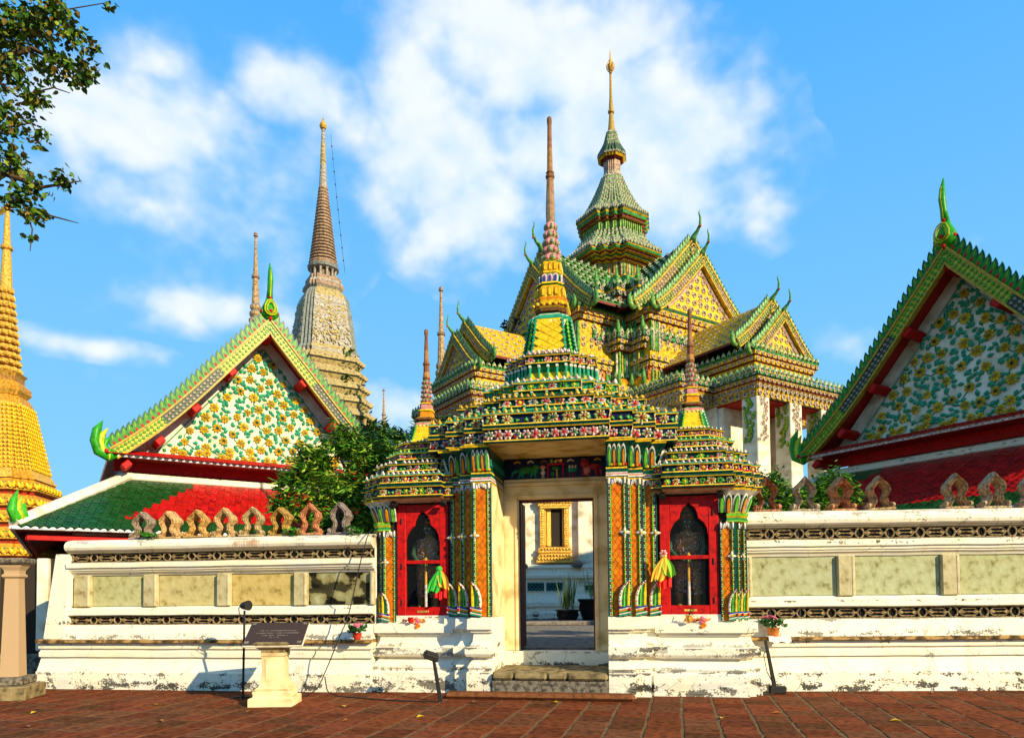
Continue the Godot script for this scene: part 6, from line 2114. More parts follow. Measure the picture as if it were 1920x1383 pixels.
	for k in 12:
		var u := k / 12.0
		var r := lerpf(0.47, 0.2, u)
		var y0 := lerpf(9.4, 12.5, u)
		var h := 3.1 / 12
		m.lathe([[y0, r * 0.7], [y0 + h * 0.15, r * 0.9], [y0 + h * 0.5, r * 1.02], [y0 + h * 0.8, r * 0.9], [y0 + h, r * 0.66]], 14, [yo, yo, ye, ye, Color(0.3, 0.1, 0.03)])
		for j in 12:
			var an := TAU * (j + 0.5 * (k % 2)) / 12
			m.c = ye
			m.blob(Vector3(cos(an) * r * 0.95, y0 + h * 0.5, sin(an) * r * 0.95), Vector3(r * 0.22, h * 0.4, r * 0.22), 5, 3)
	part(t, "ringed_spire", m.done(), M.aged_gold)
	m = Mb.new()
	spire(m, [[12.45, 0.19, ye], [13.8, 0.13, ye], [13.85, 0.19, yo], [13.95, 0.18, yo], [14.0, 0.12, ye], [15.2, 0.07, ye], [15.28, 0.12, yo], [15.4, 0.11, yo], [15.5, 0.02, yo]], 10)
	part(t, "spire_tip", m.done(), M.aged_gold)
	# three slender spires
	for q in [[Vector3(-14.86, 0, -40), 22.9, 1.0, "slender pale spire rising beside the left hall's horn finial"], [Vector3(-3.8, 0, -38), 18.65, 1.0, "slender tan spire between the left shrine's spire and the great hall"], [Vector3(-12.9, 0, -70), 22.5, 1.15, "tiny far spire low above the shrub, right of the grey stupa"]]:
		t = thing("stupa_spire", q[3], "stupa", q[0], 12.0, "slender stupas beyond the halls")
		var top: float = q[1]
		var tan1 := Color(0.46, 0.30, 0.14)
		m = Mb.new()
		spire(m, [[top - 4.3, 0.22, tan1], [top - 2.8, 0.16, tan1], [top - 2.75, 0.23, c], [top - 2.6, 0.22, c], [top - 2.55, 0.14, tan1], [top - 0.3, 0.06, tan1], [top - 0.26, 0.13, c], [top - 0.08, 0.11, c], [top, 0.02, c]], 9)
		part(t, "spire_tip", m.done(), M.far_ceramic)
		m = Mb.new()
		for k in 10:
			var u := k / 10.0
			var r := lerpf(0.62, 0.27, u)
			var y0 := lerpf(top - 8.3, top - 4.3, u)
			m.lathe([[y0, r * 0.75], [y0 + 0.12, r], [y0 + 0.28, r], [y0 + 0.4, r * 0.72]], 12, [c, tan1, tan1, d])
		part(t, "ringed_spire", m.done(), M.far_ceramic)
		m = Mb.new()
		stack(m, [[0.0, 2.6, 2.6, a], [top - 15.0, 2.3, 2.3, b], [top - 12.0, 1.5, 1.5, a], [top - 11.9, 1.3, 1.3, a], [top - 9.2, 0.8, 0.8, a], [top - 8.9, 0.5, 0.5, c], [top - 8.8, 0.7, 0.7, b], [top - 8.3, 0.55, 0.55, c]], 2, 0.12, 0.12)
		part(t, "bell", m.done(), M.far_ceramic)

# ---------------------------------------------------------------- hall seen through the doorway
func make_inner_hall():
	var t := thing("white_hall", "white courtyard hall with a gilded window, framed in the gate doorway", "building", Vector3(1.6, 0.62, -26), 0.0)
	var m := Mb.new()
	m.box(Vector3(0.2, 2.8, -2.0), Vector3(6.2, 5.7, 4.0))
	for q in [-1.65, 1.18]:
		m.box(Vector3(q, 3.4, 0.1), Vector3(0.62, 4.4, 0.24), 0.02)
	part(t, "wall", m.done(), M.clean_plaster)
	m = Mb.new()
	fband(m, Vector3(0.2, 0, -1.9), 3.1, 1.95, [[0.0, 0.55, CREAM], [0.22, 0.55, CREAM], [0.26, 0.42, CREAM], [0.42, 0.40, CREAM], [0.46, 0.48, CREAM], [0.60, 0.48, CREAM], [0.64, 0.30, CREAM], [0.86, 0.22, CREAM], [0.90, 0.14, CREAM], [1.46, 0.14, CREAM], [1.50, 0.28, CREAM], [1.60, 0.30, CREAM], [1.66, 0.2, CREAM], [1.84, 0.14, CREAM], [1.88, 0.22, CREAM], [1.98, 0.2, CREAM], [2.02, 0.02, CREAM]])
	part(t, "base_moulding", m.done(), M.plinth_plaster)
	for q in [[-0.72, 0.62], [-0.02, 0.62], [1.3, 0.4]]:
		m = Mb.new()
		m.c = NAV
		m.box(Vector3(0, 0, 0), Vector3(q[1], 0.34, 0.02))
		m.c = Color(0.03, 0.24, 0.15)
		for i in int(q[1] / 0.15):
			for j in 2:
				var p := Vector3(-q[1] / 2 + 0.09 + i * 0.15, -0.08 + j * 0.16, 0.02)
				var lp := []
				for k in 9:
					lp.append(p + Vector3(cos(TAU * k / 8), sin(TAU * k / 8), 0) * 0.055)
				m.tube(lp, [0.016], 5, false)
		m.c = Color(0.55, 0.6, 0.5)
		for i in 2:
			m.box(Vector3(0, -0.16 + 0.32 * i, 0.02), Vector3(q[1], 0.025, 0.03))
		part(t, "ceramic_grille", m.done(), M.ceramic, xf(Vector3(q[0], 1.18, 0.195)))
	m = Mb.new()
	var z := 0.0
	for s in [-1.0, 1.0]:
		m.box(Vector3(s * 0.45, 3.42, z + 0.1), Vector3(0.2, 1.5, 0.2), 0.03)
		m.box(Vector3(s * 0.33, 3.42, z + 0.06), Vector3(0.06, 1.42, 0.14), 0.02)
	for q in [[2.12, 0.70, 0.14], [2.26, 0.66, 0.12], [2.38, 0.60, 0.1], [2.50, 0.64, 0.14], [2.62, 0.58, 0.1], [4.14, 0.56, 0.12], [4.24, 0.62, 0.12], [4.36, 0.68, 0.14], [4.48, 0.60, 0.14], [4.62, 0.48, 0.14]]:
		m.box(Vector3(0, q[0], z + 0.12), Vector3(q[1] * 2, q[2] - 0.01, 0.26), 0.03)
	part(t, "gilded_window", m.done(), M.gold, xf(Vector3(0, 0, 0)))
	var b := []
	for k in 11:
		for y in [2.19, 2.32, 2.56, 4.30, 4.42]:
			b.append(xf(Vector3((k - 5) * 0.115, y, 0.26), Vector3(0.085, 0.09, 0.07)))
	for k in 16:
		for s in [-1.0, 1.0]:
			b.append(xf(Vector3(s * 0.45, 2.75 + k * 0.09, 0.2), Vector3(0.11, 0.08, 0.06)))
	many(t, "gilt_leaf", S.bead_yellow, M.gold, b)
	m = Mb.new()
	m.box(Vector3(0, 3.40, 0.012), Vector3(0.62, 1.44, 0.03))
	part(t, "window_opening", m.done(), M.inside)
	m = Mb.new()
	m.box(Vector3(-0.20, 3.40, 0.05), Vector3(0.16, 1.40, 0.03), 0.01)
	part(t, "shutter", m.done(), M.gold)
	m = Mb.new()
	m.c = Color(0.2, 0.17, 0.13)
	m.blob(Vector3(0.82, 2.0, 0.35), Vector3(0.22, 0.16, 0.2), 8, 5)
	m.blob(Vector3(-1.2, 1.95, 0.35), Vector3(0.2, 0.14, 0.2), 8, 5)
	part(t, "water_spout", m.done(), M.matte)

func pot(t: Node3D, r: float, h: float, mt: Material, col: Color):
	var m := Mb.new()
	m.smooth(true)
	m.lathe([[0.0, r * 0.62], [h * 0.1, r * 0.7], [h * 0.6, r], [h * 0.86, r * 0.92], [h * 0.9, r * 1.08], [h, r * 1.08], [h, r * 0.9], [h * 0.85, r * 0.85]], 14, [col])
	part(t, "pot", m.done(), mt)


func make_side_wall():
	var t := thing("side_wall", "side wall coloured near black to stand for the shaded gap behind the granite post, with pale pilasters", "wall", Vector3(-11.6, 0, -14.2), 10.0)
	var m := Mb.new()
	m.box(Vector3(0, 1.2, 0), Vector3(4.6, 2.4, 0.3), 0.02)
	part(t, "shade_dark_wall", m.done(), M.inside)  # plain solid box; its near-black colour stands in for shade in the gap
	m = Mb.new()
	m.box(Vector3(0, 0.22, 0.12), Vector3(4.7, 0.44, 0.3), 0.03)
	part(t, "base", m.done(), M.mossy)
	for k in 5:
		m = Mb.new()
		m.box(Vector3(-1.9 + k * 0.95, 1.45, 0.2), Vector3(0.22, 1.9, 0.14), 0.02)
		part(t, "pilaster", m.done(), M.clean_plaster)

func make_small_things():
	# potted plants in the court
	for q in [[Vector3(1.74, 0.62, -21.9), 0.36, 0.42, "dark pot of tall reeds in the courtyard, seen through the doorway"], [Vector3(2.55, 0.62, -22.3), 0.42, 0.75, "larger dark glazed jar beside the reed pot, half behind the door jamb"]]:
		var t := thing("plant_pot", q[3], "plant pot", q[0], 0.0, "")
		pot(t, q[1], q[2], M.matte, Color(0.018, 0.014, 0.012))
		var ts := []
		var cs := []
		for k in (46 if q[1] < 0.4 else 14):
			var a := rng.randf() * TAU
			ts.append(Transform3D(Basis.from_euler(Vector3(rng.randf_range(-0.16, 0.16), a, rng.randf_range(-0.16, 0.16))) * Basis.from_scale(Vector3(0.10, rng.randf_range(0.6, 1.35), 0.3)), Vector3(cos(a), 0, sin(a)) * rng.randf() * 0.22 + Vector3(0, q[2] - 0.06, 0)))
			cs.append(Color(0.16, 0.22, 0.04) * rng.randf_range(0.5, 1.4))
		many(t, "reed_blade", S.narrow_leaf, M.leaf, ts, cs)
	# plaque on a moulded stand
	var t := thing("plaque_stand", "cream moulded pedestal carrying a tilted dark metal information plaque", "information stand", Vector3(-3.49, 0, -10.22), 2.0)
	var m := Mb.new()
	fband(m, Vector3.ZERO, 0.16, 0.12, [[0.0, 0.15, CREAM], [0.11, 0.15, CREAM], [0.125, 0.13, CREAM], [0.13, 0.10, CREAM], [0.20, 0.09, CREAM], [0.22, 0.06, CREAM], [0.225, 0.075, CREAM], [0.25, 0.075, CREAM], [0.27, 0.04, CREAM], [0.34, 0.012, CREAM], [0.42, 0.0, CREAM], [0.70, 0.0, CREAM], [0.72, 0.015, CREAM], [0.76, 0.02, CREAM]])
	part(t, "pedestal", m.done(), M.jamb_plaster)
	m = Mb.new()
	m.box(Vector3(0, 0.51, 0.122), Vector3(0.22, 0.32, 0.02), 0.006)
	part(t, "pedestal_panel", m.done(), M.jamb_plaster)
	m = Mb.new()
	for s in [-1.0, 1.0]:
		for k in 2:
			m.blob(Vector3(s * (0.225 + 0.03 * k), 0.155 + 0.03 * k, 0.17), Vector3(0.03, 0.03, 0.05), 7, 4)
	part(t, "scroll_foot", m.done(), M.jamb_plaster)
	m = Mb.new()
	fband(m, Vector3.ZERO, 0.17, 0.13, [[0.76, 0.0, BRN], [0.80, 0.0, BRN], [0.84, 0.06, BRN], [0.90, 0.09, BRN], [0.92, 0.05, BRN]])
	part(t, "bracket", m.done(), M.stone_step)
	var bt := Transform3D(Basis.from_euler(Vector3(0.62, 0, 0)), Vector3(0.015, 1.03, 0.0))
	m = Mb.new()
	m.box(Vector3(0, -0.03, 0), Vector3(0.86, 0.035, 0.53), 0.006)
	part(t, "board", m.done(), M.clean_plaster, bt)
	m = Mb.new()
	m.box(Vector3(0, 0.0, 0.0), Vector3(0.845, 0.022, 0.51), 0.004)
	part(t, "plaque", m.done(), M.plaque, bt)
	m = Mb.new()
	m.c = Color(0.22, 0.19, 0.16)
	for row in [[-0.055, 0.56, 30], [0.0, 0.66, 36], [0.055, 0.40, 20], [0.10, 0.16, 8]]:
		for k in row[2]:
			if rng.randf() < 0.82:
				m.box(Vector3(-row[1] / 2 + (k + 0.5) * row[1] / row[2], 0.0125, row[0]), Vector3(row[1] / row[2] * 0.7, 0.003, rng.randf_range(0.008, 0.018)))
	for s in [-1.0, 1.0]:
		m.box(Vector3(s * 0.375, 0.0125, 0.21), Vector3(0.06, 0.003, 0.05))
		m.box(Vector3(s * 0.375, 0.0125, -0.22), Vector3(0.05, 0.003, 0.03))
	var tx := part(t, "raised_lettering", m.done(), M.matte, bt)
	tx.set_meta("kind", "stuff")
	# lamp post beside it
	t = thing("pole_lamp", "thin black pole lamp with round spotlight head left of the plaque stand", "lamp", Vector3(-4.19, 0, -10.80), 0.0)
	m = Mb.new()
	m.tube([Vector3(0, 0, 0), Vector3(0.02, 1.36, 0)], [0.02, 0.017], 8)
	m.tube([Vector3(0, 0.02, 0), Vector3(0.0, 0.05, 0)], [0.035, 0.03], 8)
	part(t, "pole", m.done(), M.dark_metal)
	m = Mb.new()
	m.tube([Vector3(-0.17, 0.012, 0.05), Vector3(0, 0.03, 0), Vector3(0.22, 0.012, 0.02)], [0.012], 6)
	m.tube([Vector3(0.02, 0.012, -0.15), Vector3(0, 0.03, 0)], [0.012], 6)
	part(t, "foot", m.done(), M.dark_metal)
	m = Mb.new()
	m.tube([Vector3(-0.06, 1.43, -0.04), Vector3(-0.01, 1.435, -0.01), Vector3(0.07, 1.44, 0.03), Vector3(0.10, 1.44, 0.045)], [0.02, 0.055, 0.075, 0.08], 12)
	m.tube([Vector3(-0.02, 1.44, 0.06), Vector3(-0.05, 1.40, 0.05), Vector3(-0.05, 1.32, 0.03), Vector3(0.01, 1.24, 0.0)], [0.008], 5)
	part(t, "lamp_head", m.done(), M.dark_metal)
	# leaning floodlights
	for q in [[Vector3(-1.08, 0, -10.28), Vector3(-0.10, 0.62, -0.06), -0.14, "black floodlight on a short leaning post before the left gate plinth"], [Vector3(4.05, 0, -10.78), Vector3(-0.11, 0.82, -0.06), 0.0, "black leaning cable post with junction box below the right flower pot"]]:
		t = thing("floodlight", q[3], "floodlight", q[0], 0.0, "")
		m = Mb.new()
		m.tube([Vector3(0, 0, 0), q[1]], [0.024, 0.024], 6)
		m.tube([Vector3(0.035, 0, 0.01), q[1] * 0.9 + Vector3(0.02, 0, 0)], [0.010], 5)
		part(t, "post", m.done(), M.dark_metal)
		m = Mb.new()
		if q[2] != 0.0:
			m.x = Transform3D(Basis.from_euler(Vector3(0.25, 0.3, -0.35)), q[1] + Vector3(-0.04, 0.04, 0))
			m.box(Vector3(0, 0, 0), Vector3(0.22, 0.09, 0.14), 0.015)
			m.box(Vector3(0, 0.055, 0.0), Vector3(0.19, 0.02, 0.12), 0.005)
			part(t, "lamp_head", m.done(), M.dark_metal)
		else:
			m.box(Vector3(0.05, 0.06, 0.02), Vector3(0.20, 0.11, 0.14), 0.012)
			m.box(Vector3(-0.07, 0.07, 0.05), Vector3(0.07, 0.13, 0.09), 0.01)
			part(t, "junction_box", m.done(), M.dark_metal)
			m = Mb.new()
			m.tube([Vector3(-0.02, 0.1, 0.05), Vector3(-0.14, 0.35, 0.06), Vector3(-0.17, 0.6, 0.02), Vector3(-0.11, 0.68, -0.02)], [0.007], 5)
			part(t, "lead", m.done(), M.dark_metal)
	# cables
	var cab := func(lbl, pts):
		var mm := Mb.new()
		var sm := []
		var cv := Curve3D.new()
		for p in pts:
			cv.add_point(p)
		for i in pts.size():
			var d: Vector3 = (pts[mini(i + 1, pts.size() - 1)] - pts[maxi(i - 1, 0)]) * 0.18
			cv.set_point_in(i, -d)
			cv.set_point_out(i, d)
		var n: int = pts.size() * 6
		for i in n + 1:
			sm.append(cv.sample_baked(cv.get_baked_length() * i / n, true))
		mm.tube(sm, [0.009], 6)
		var o := part(self, numbered("cable"), mm.done(), M.dark_metal)
		tag(o, lbl, "cable", "")
	cab.call("black cable hanging from the wall top down to the paving left of the gate", [Vector3(-2.30, 2.66, -11.42), Vector3(-2.33, 2.56, -11.22), Vector3(-2.45, 2.1, -11.18), Vector3(-2.62, 1.3, -11.12), Vector3(-2.75, 0.9, -10.98), Vector3(-2.95, 0.42, -11.0), Vector3(-3.12, 0.1, -11.0), Vector3(-3.35, 0.012, -10.85), Vector3(-3.9, 0.012, -10.75)])
	cab.call("black cable along the paving to the left floodlight", [Vector3(-2.98, 0.30, -11.02), Vector3(-2.92, 0.06, -11.0), Vector3(-2.75, 0.012, -10.92), Vector3(-2.2, 0.012, -10.6), Vector3(-1.7, 0.012, -10.36), Vector3(-1.1, 0.012, -10.24)])
	cab.call("black cable looped on the paving below the right shrine", [Vector3(4.0, 0.012, -10.7), Vector3(3.6, 0.012, -10.55), Vector3(3.2, 0.012, -10.52), Vector3(3.08, 0.012, -10.62), Vector3(3.4, 0.012, -10.68), Vector3(3.9, 0.012, -10.72)])
	# flower pots on the wall ledges
	for q in [[Vector3(-2.50, 0.865, -11.17), Color(0.50, 0.04, 0.02), 0.85, "red pot of pink flowers on the left wall ledge"], [Vector3(4.10, 0.865, -10.92), Color(0.62, 0.20, 0.04), 1.1, "orange pot of pink flowers with dark leaves on the right wall ledge"]]:
		t = thing("flower_pot", q[3], "flower pot", q[0], 0.0, "")
		pot(t, 0.085 * q[2], 0.13 * q[2], M.ceramic, q[1])
		var ts := []
		var cs := []
		for k in 110:
			var a := rng.randf() * TAU
			var rr: float = sqrt(rng.randf()) * 0.17 * q[2]
			ts.append(Transform3D(Basis.from_euler(Vector3(rng.randf_range(-1.2, 1.2), a, rng.randf_range(-1.2, 1.2))) * Basis.from_scale(Vector3.ONE * rng.randf_range(0.05, 0.085)), Vector3(cos(a) * rr, rng.randf_range(0.13, 0.24) * q[2], sin(a) * rr)))
			cs.append(Color(0.02, 0.085, 0.015) * rng.randf_range(0.6, 1.6))
		many(t, "leaf", S.leaf, M.leaf, ts, cs)
		for k in 9:
			var a := rng.randf() * TAU
			var rr: float = rng.randf() * 0.13 * q[2]
			part(t, "blossom", S.blossom, M.cloth, Transform3D(Basis.from_euler(Vector3(-1.0, a, 0.3 * rng.randf())) * Basis.from_scale(Vector3.ONE * 0.06 * q[2]), Vector3(cos(a) * rr, (0.25 + rng.randf() * 0.03) * q[2], sin(a) * rr * 0.8)))
	t = thing("cloth_scrap", "small white cloth under the right flower pot", "cloth", Vector3(4.16, 0.862, -10.86), 5.0)
	m = Mb.new()
	m.c = WHI
	for k in 6:
		var a := k * 0.06 - 0.18
		var yy := sin(k * 1.9) * 0.008 + 0.01
		var y2 := sin((k + 1) * 1.9) * 0.008 + 0.01
		m.quad(Vector3(a, yy, 0.03), Vector3(a + 0.06, y2, 0.03), Vector3(a + 0.06, y2 + 0.005, -0.1), Vector3(a, yy + 0.005, -0.1))
		m.quad(Vector3(a, yy - 0.07 - 0.02 * (k % 3), 0.05), Vector3(a + 0.06, y2 - 0.07 - 0.02 * ((k + 1) % 3), 0.05), Vector3(a + 0.06, y2, 0.03), Vector3(a, yy, 0.03))
	part(t, "cloth", m.done(), M.cloth)
	# garlands and incense bowl on the shrine ledges
	var gf := Transform3D(Basis.from_euler(Vector3(0, deg_to_rad(GATE_DEG), 0)), GATE_AT)
	for q in [[Vector3(-2.27, 1.125, 0.47), "orange and pink flower garlands lying on the left shrine ledge"], [Vector3(2.24, 1.125, 0.47), "orange and magenta flower garlands lying on the right shrine ledge"]]:
		t = thing("flower_garland", q[1], "garland", gf * (q[0] as Vector3), GATE_DEG, "")
		for gch in 2:
			var pts := []
			for k in 13:
				var a := TAU * k / 12
				pts.append(Vector3(cos(a) * 0.10 + (gch - 0.5) * 0.16, 0.03 + 0.012 * sin(a * 3), sin(a) * 0.05 + 0.05))
			for k in 12:
				part(t, "bloom", S.marigold if (k + gch) % 4 else S.blossom, M.cloth, Transform3D(Basis.from_euler(Vector3(-0.7, rng.randf() * 6, 0)) * Basis.from_scale(Vector3.ONE * 0.033), pts[k]))
		for k in 7:
			part(t, "bloom", S.blossom if k < 4 else S.marigold, M.cloth, Transform3D(Basis.from_scale(Vector3.ONE * 0.036), Vector3(0.06 + 0.02 * (k % 3), 0.06 - 0.022 * k, 0.105)))
	t = thing("incense_bowl", "small brass incense cup on the right shrine ledge", "incense bowl", gf * Vector3(2.10, 1.122, 0.62), GATE_DEG)
	pot(t, 0.05, 0.11, M.gold, GLD)
	m = Mb.new()
	for k in 3:
		m.tube([Vector3(0, 0.1, 0), Vector3(0.04 + 0.03 * k, 0.22, 0.02 * k)], [0.005], 4)
	part(t, "incense_stick", m.done(), M.bark)
	t = thing("incense_bowl", "small red offering cup on the left shrine ledge", "incense bowl", gf * Vector3(-2.30, 1.122, 0.60), GATE_DEG)
	pot(t, 0.045, 0.09, M.paint_red, RED)
	# three-coloured sashes tied to the shrine doors
	for q in [[Vector3(-1.80, 1.98, 0.60), [Color(0.05, 0.45, 0.05), Color(0.85, 0.42, 0.04), Color(0.75, 0.02, 0.02)], "green, orange and red sash tied beside the left shrine door"], [Vector3(1.74, 2.12, 0.62), [Color(0.85, 0.50, 0.05), Color(0.30, 0.60, 0.04), Color(0.80, 0.03, 0.02)], "yellow, green and red sash with a flower knot beside the right shrine door"]]:
		t = thing("sash", q[2], "sash", gf * (q[0] as Vector3), GATE_DEG, "")
		for k in 3:
			m = Mb.new()
			m.c = q[1][k]
			var off: float = [-0.07, 0.06, 0.01][k]
			var drop: float = [0.36, 0.30, 0.47][k]
			for j in 8:
				var v0 := j / 8.0
				var v1 := (j + 1) / 8.0
				for i in 14:
					var u0 := i / 14.0
					var u1 := (i + 1) / 14.0
					var f := func(u, v):
						var w: float = 0.03 + 0.12 * sin(minf(v * 1.25, 1.0) * PI * 0.62)
						return Vector3((u - 0.5) * w * 1.5 + off * v * 1.3, -drop * v - 0.02 * cos(u * 9.0 + k), 0.03 + (0.022 * sin(u * 17.0 + k * 2.0 + v * 2.0) + 0.012 * sin(u * 31.0 + k)) * v + [0.05, 0.04, 0.0][k])
					m.quad(f.call(u0, v1), f.call(u1, v1), f.call(u1, v0), f.call(u0, v0))
			part(t, "cloth_tail", m.done(), M.cloth)
		m = Mb.new()
		m.c = q[1][0]
		m.blob(Vector3(0, 0.01, 0.05), Vector3(0.055, 0.05, 0.05), 8, 5)
		part(t, "knot", m.done(), M.cloth)
		if q[0].x > 0:
			part(t, "flower_knot", S.pink_flower, M.cloth, xf(Vector3(0, 0.05, 0.09), Vector3.ONE * 0.06))
	# granite post on a slab at the left edge
	t = thing("granite_post", "square granite post with moulded cap on a stone slab at the left edge", "post", Vector3(-7.97, 0, -11.1), 12.0)
	m = Mb.new()
	m.box(Vector3(-0.05, 0.11, 0.06), Vector3(0.80, 0.22, 0.72), 0.015)
	part(t, "slab", m.done(), M.stone_step)
	m = Mb.new()
	m.box(Vector3(-0.08, 0.285, 0.0), Vector3(0.62, 0.13, 0.56), 0.02)
	part(t, "base", m.done(), M.mossy)
	m = Mb.new()
	fband(m, Vector3.ZERO, 0.115, 0.115, [[0.34, 0.02, CREAM], [0.40, 0.018, CREAM], [1.90, -0.018, CREAM], [1.93, 0.015, CREAM], [1.96, 0.015, CREAM], [1.98, -0.01, CREAM], [2.03, -0.005, CREAM], [2.09, 0.03, CREAM], [2.13, 0.04, CREAM]])
	part(t, "shaft", m.done(), M.granite)
	m = Mb.new()
	m.box(Vector3(0, 2.18, 0), Vector3(0.44, 0.09, 0.44), 0.025)
	part(t, "cap", m.done(), M.mossy)
	t = thing("leaning_boards", "dark boards leaning in the shaded gap behind the granite post", "boards", Vector3(-7.85, 0, -12.9), 10.0)
	for k in 4:
		m = Mb.new()
		m.box(Vector3(0, 0.75, 0), Vector3(0.16, 1.5, 0.03), 0.004)
		part(t, "board", m.done(), M.wood_maroon if k % 2 else M.inside, Transform3D(Basis.from_euler(Vector3(-0.12, 0.2 * k, -0.28 + 0.05 * k)), Vector3(0.14 * k - 0.1, 0, 0.03 * k)))
	# fallen leaves
	for k in 16:
		var u: Array = [[-6.6, -9.6], [-5.2, -10.2], [-3.6, -9.5], [-2.4, -9.9], [-1.9, -10.5], [-0.6, -10.1], [0.6, -10.05], [-2.1, -8.8], [-6.0, -8.6], [2.6, -8.7], [3.4, -9.0], [6.4, -10.6], [4.6, -8.4], [-4.5, -8.9], [5.6, -9.3], [-1.2, -9.0]][k]
		var m3 := Mb.new()
		m3.c = [Color(0.55, 0.36, 0.02), Color(0.40, 0.16, 0.03), Color(0.26, 0.10, 0.03)][k % 3]
		m3.x = Transform3D(Basis.from_euler(Vector3(0, rng.randf() * TAU, 0)) * Basis.from_scale(Vector3(0.09, 1, 0.14)), Vector3.ZERO)
		m3.quad(Vector3(0, 0.004, 0.5), Vector3(0.4, 0.022, 0), Vector3(0, 0.008, -0.5), Vector3(0, 0.002, 0))
		m3.quad(Vector3(0, 0.004, 0.5), Vector3(0, 0.002, 0), Vector3(0, 0.008, -0.5), Vector3(-0.4, 0.028, 0))
		var o := part(self, numbered("fallen_leaf"), m3.done(), M.leaf, xf(Vector3(u[0], 0.008, u[1])))
		tag(o, "dry %s leaf fallen on the paving %s" % [["yellow", "orange", "brown"][k % 3], ["at the far left near the granite post", "left of the pole lamp near the wall", "in front of the plaque stand", "right of the plaque stand", "near the left floodlight foot", "just in front of the stone sill's left half", "in front of the stone sill's right half", "at the bottom edge left of the gate axis", "at the bottom left corner", "at the bottom edge below the right shrine", "in front of the right cable post", "by the right wall at far right", "at the bottom edge right of centre", "at the bottom edge below the plaque stand", "midway across the right paving", "at the bottom edge below the left floodlight"][k]], "leaf", "dry leaves scattered on the paving")

# ---------------------------------------------------------------- plants
func foliage(t: Node3D, called: String, mesh: Mesh, clumps: Array, per: float, size: Vector2, cols: Array, droop: float, shell := 0.45):
	var ts := []
	var cs := []
	for c in clumps:
		var o := Vector3(c[0], c[1], c[2])
		var r: float = c[3]
		var n := int(per * r * r)
		for k in n:
			var d := Vector3(rng.randfn(), rng.randfn(), rng.randfn()).normalized()
			var lump := 0.78 + 0.32 * sin(d.x * 5.0 + o.x * 7.0) * sin(d.y * 6.0 + o.y * 5.0) + 0.14 * sin(d.z * 11.0)
			var p := o + d * r * lump * lerpf(shell, 1.0, sqrt(rng.randf())) * Vector3(1, 0.9, 0.9)
			var b := Basis.from_euler(Vector3(rng.randf_range(-0.7, 0.7) + droop, rng.randf() * TAU, rng.randf_range(-0.9, 0.9)))
			ts.append(Transform3D(b * Basis.from_scale(Vector3.ONE * rng.randf_range(size.x, size.y)), p))
			cs.append((cols[rng.randi() % cols.size()] as Color) * rng.randf_range(0.65, 1.35))
	many(t, called, mesh, M.leaf, ts, cs)

func limb(t: Node3D, called: String, paths: Array, r0: float, r1: float):
	var m := Mb.new()
	for p in paths:
		var rad := []
		var pts := []
		for i in p.size():
			rad.append(lerpf(r0, r1, i / maxf(1.0, p.size() - 1.0)))
			pts.append(Vector3(p[i][0], p[i][1], p[i][2]))
		m.tube(pts, rad, 6)
	part(t, called, m.done(), M.bark)

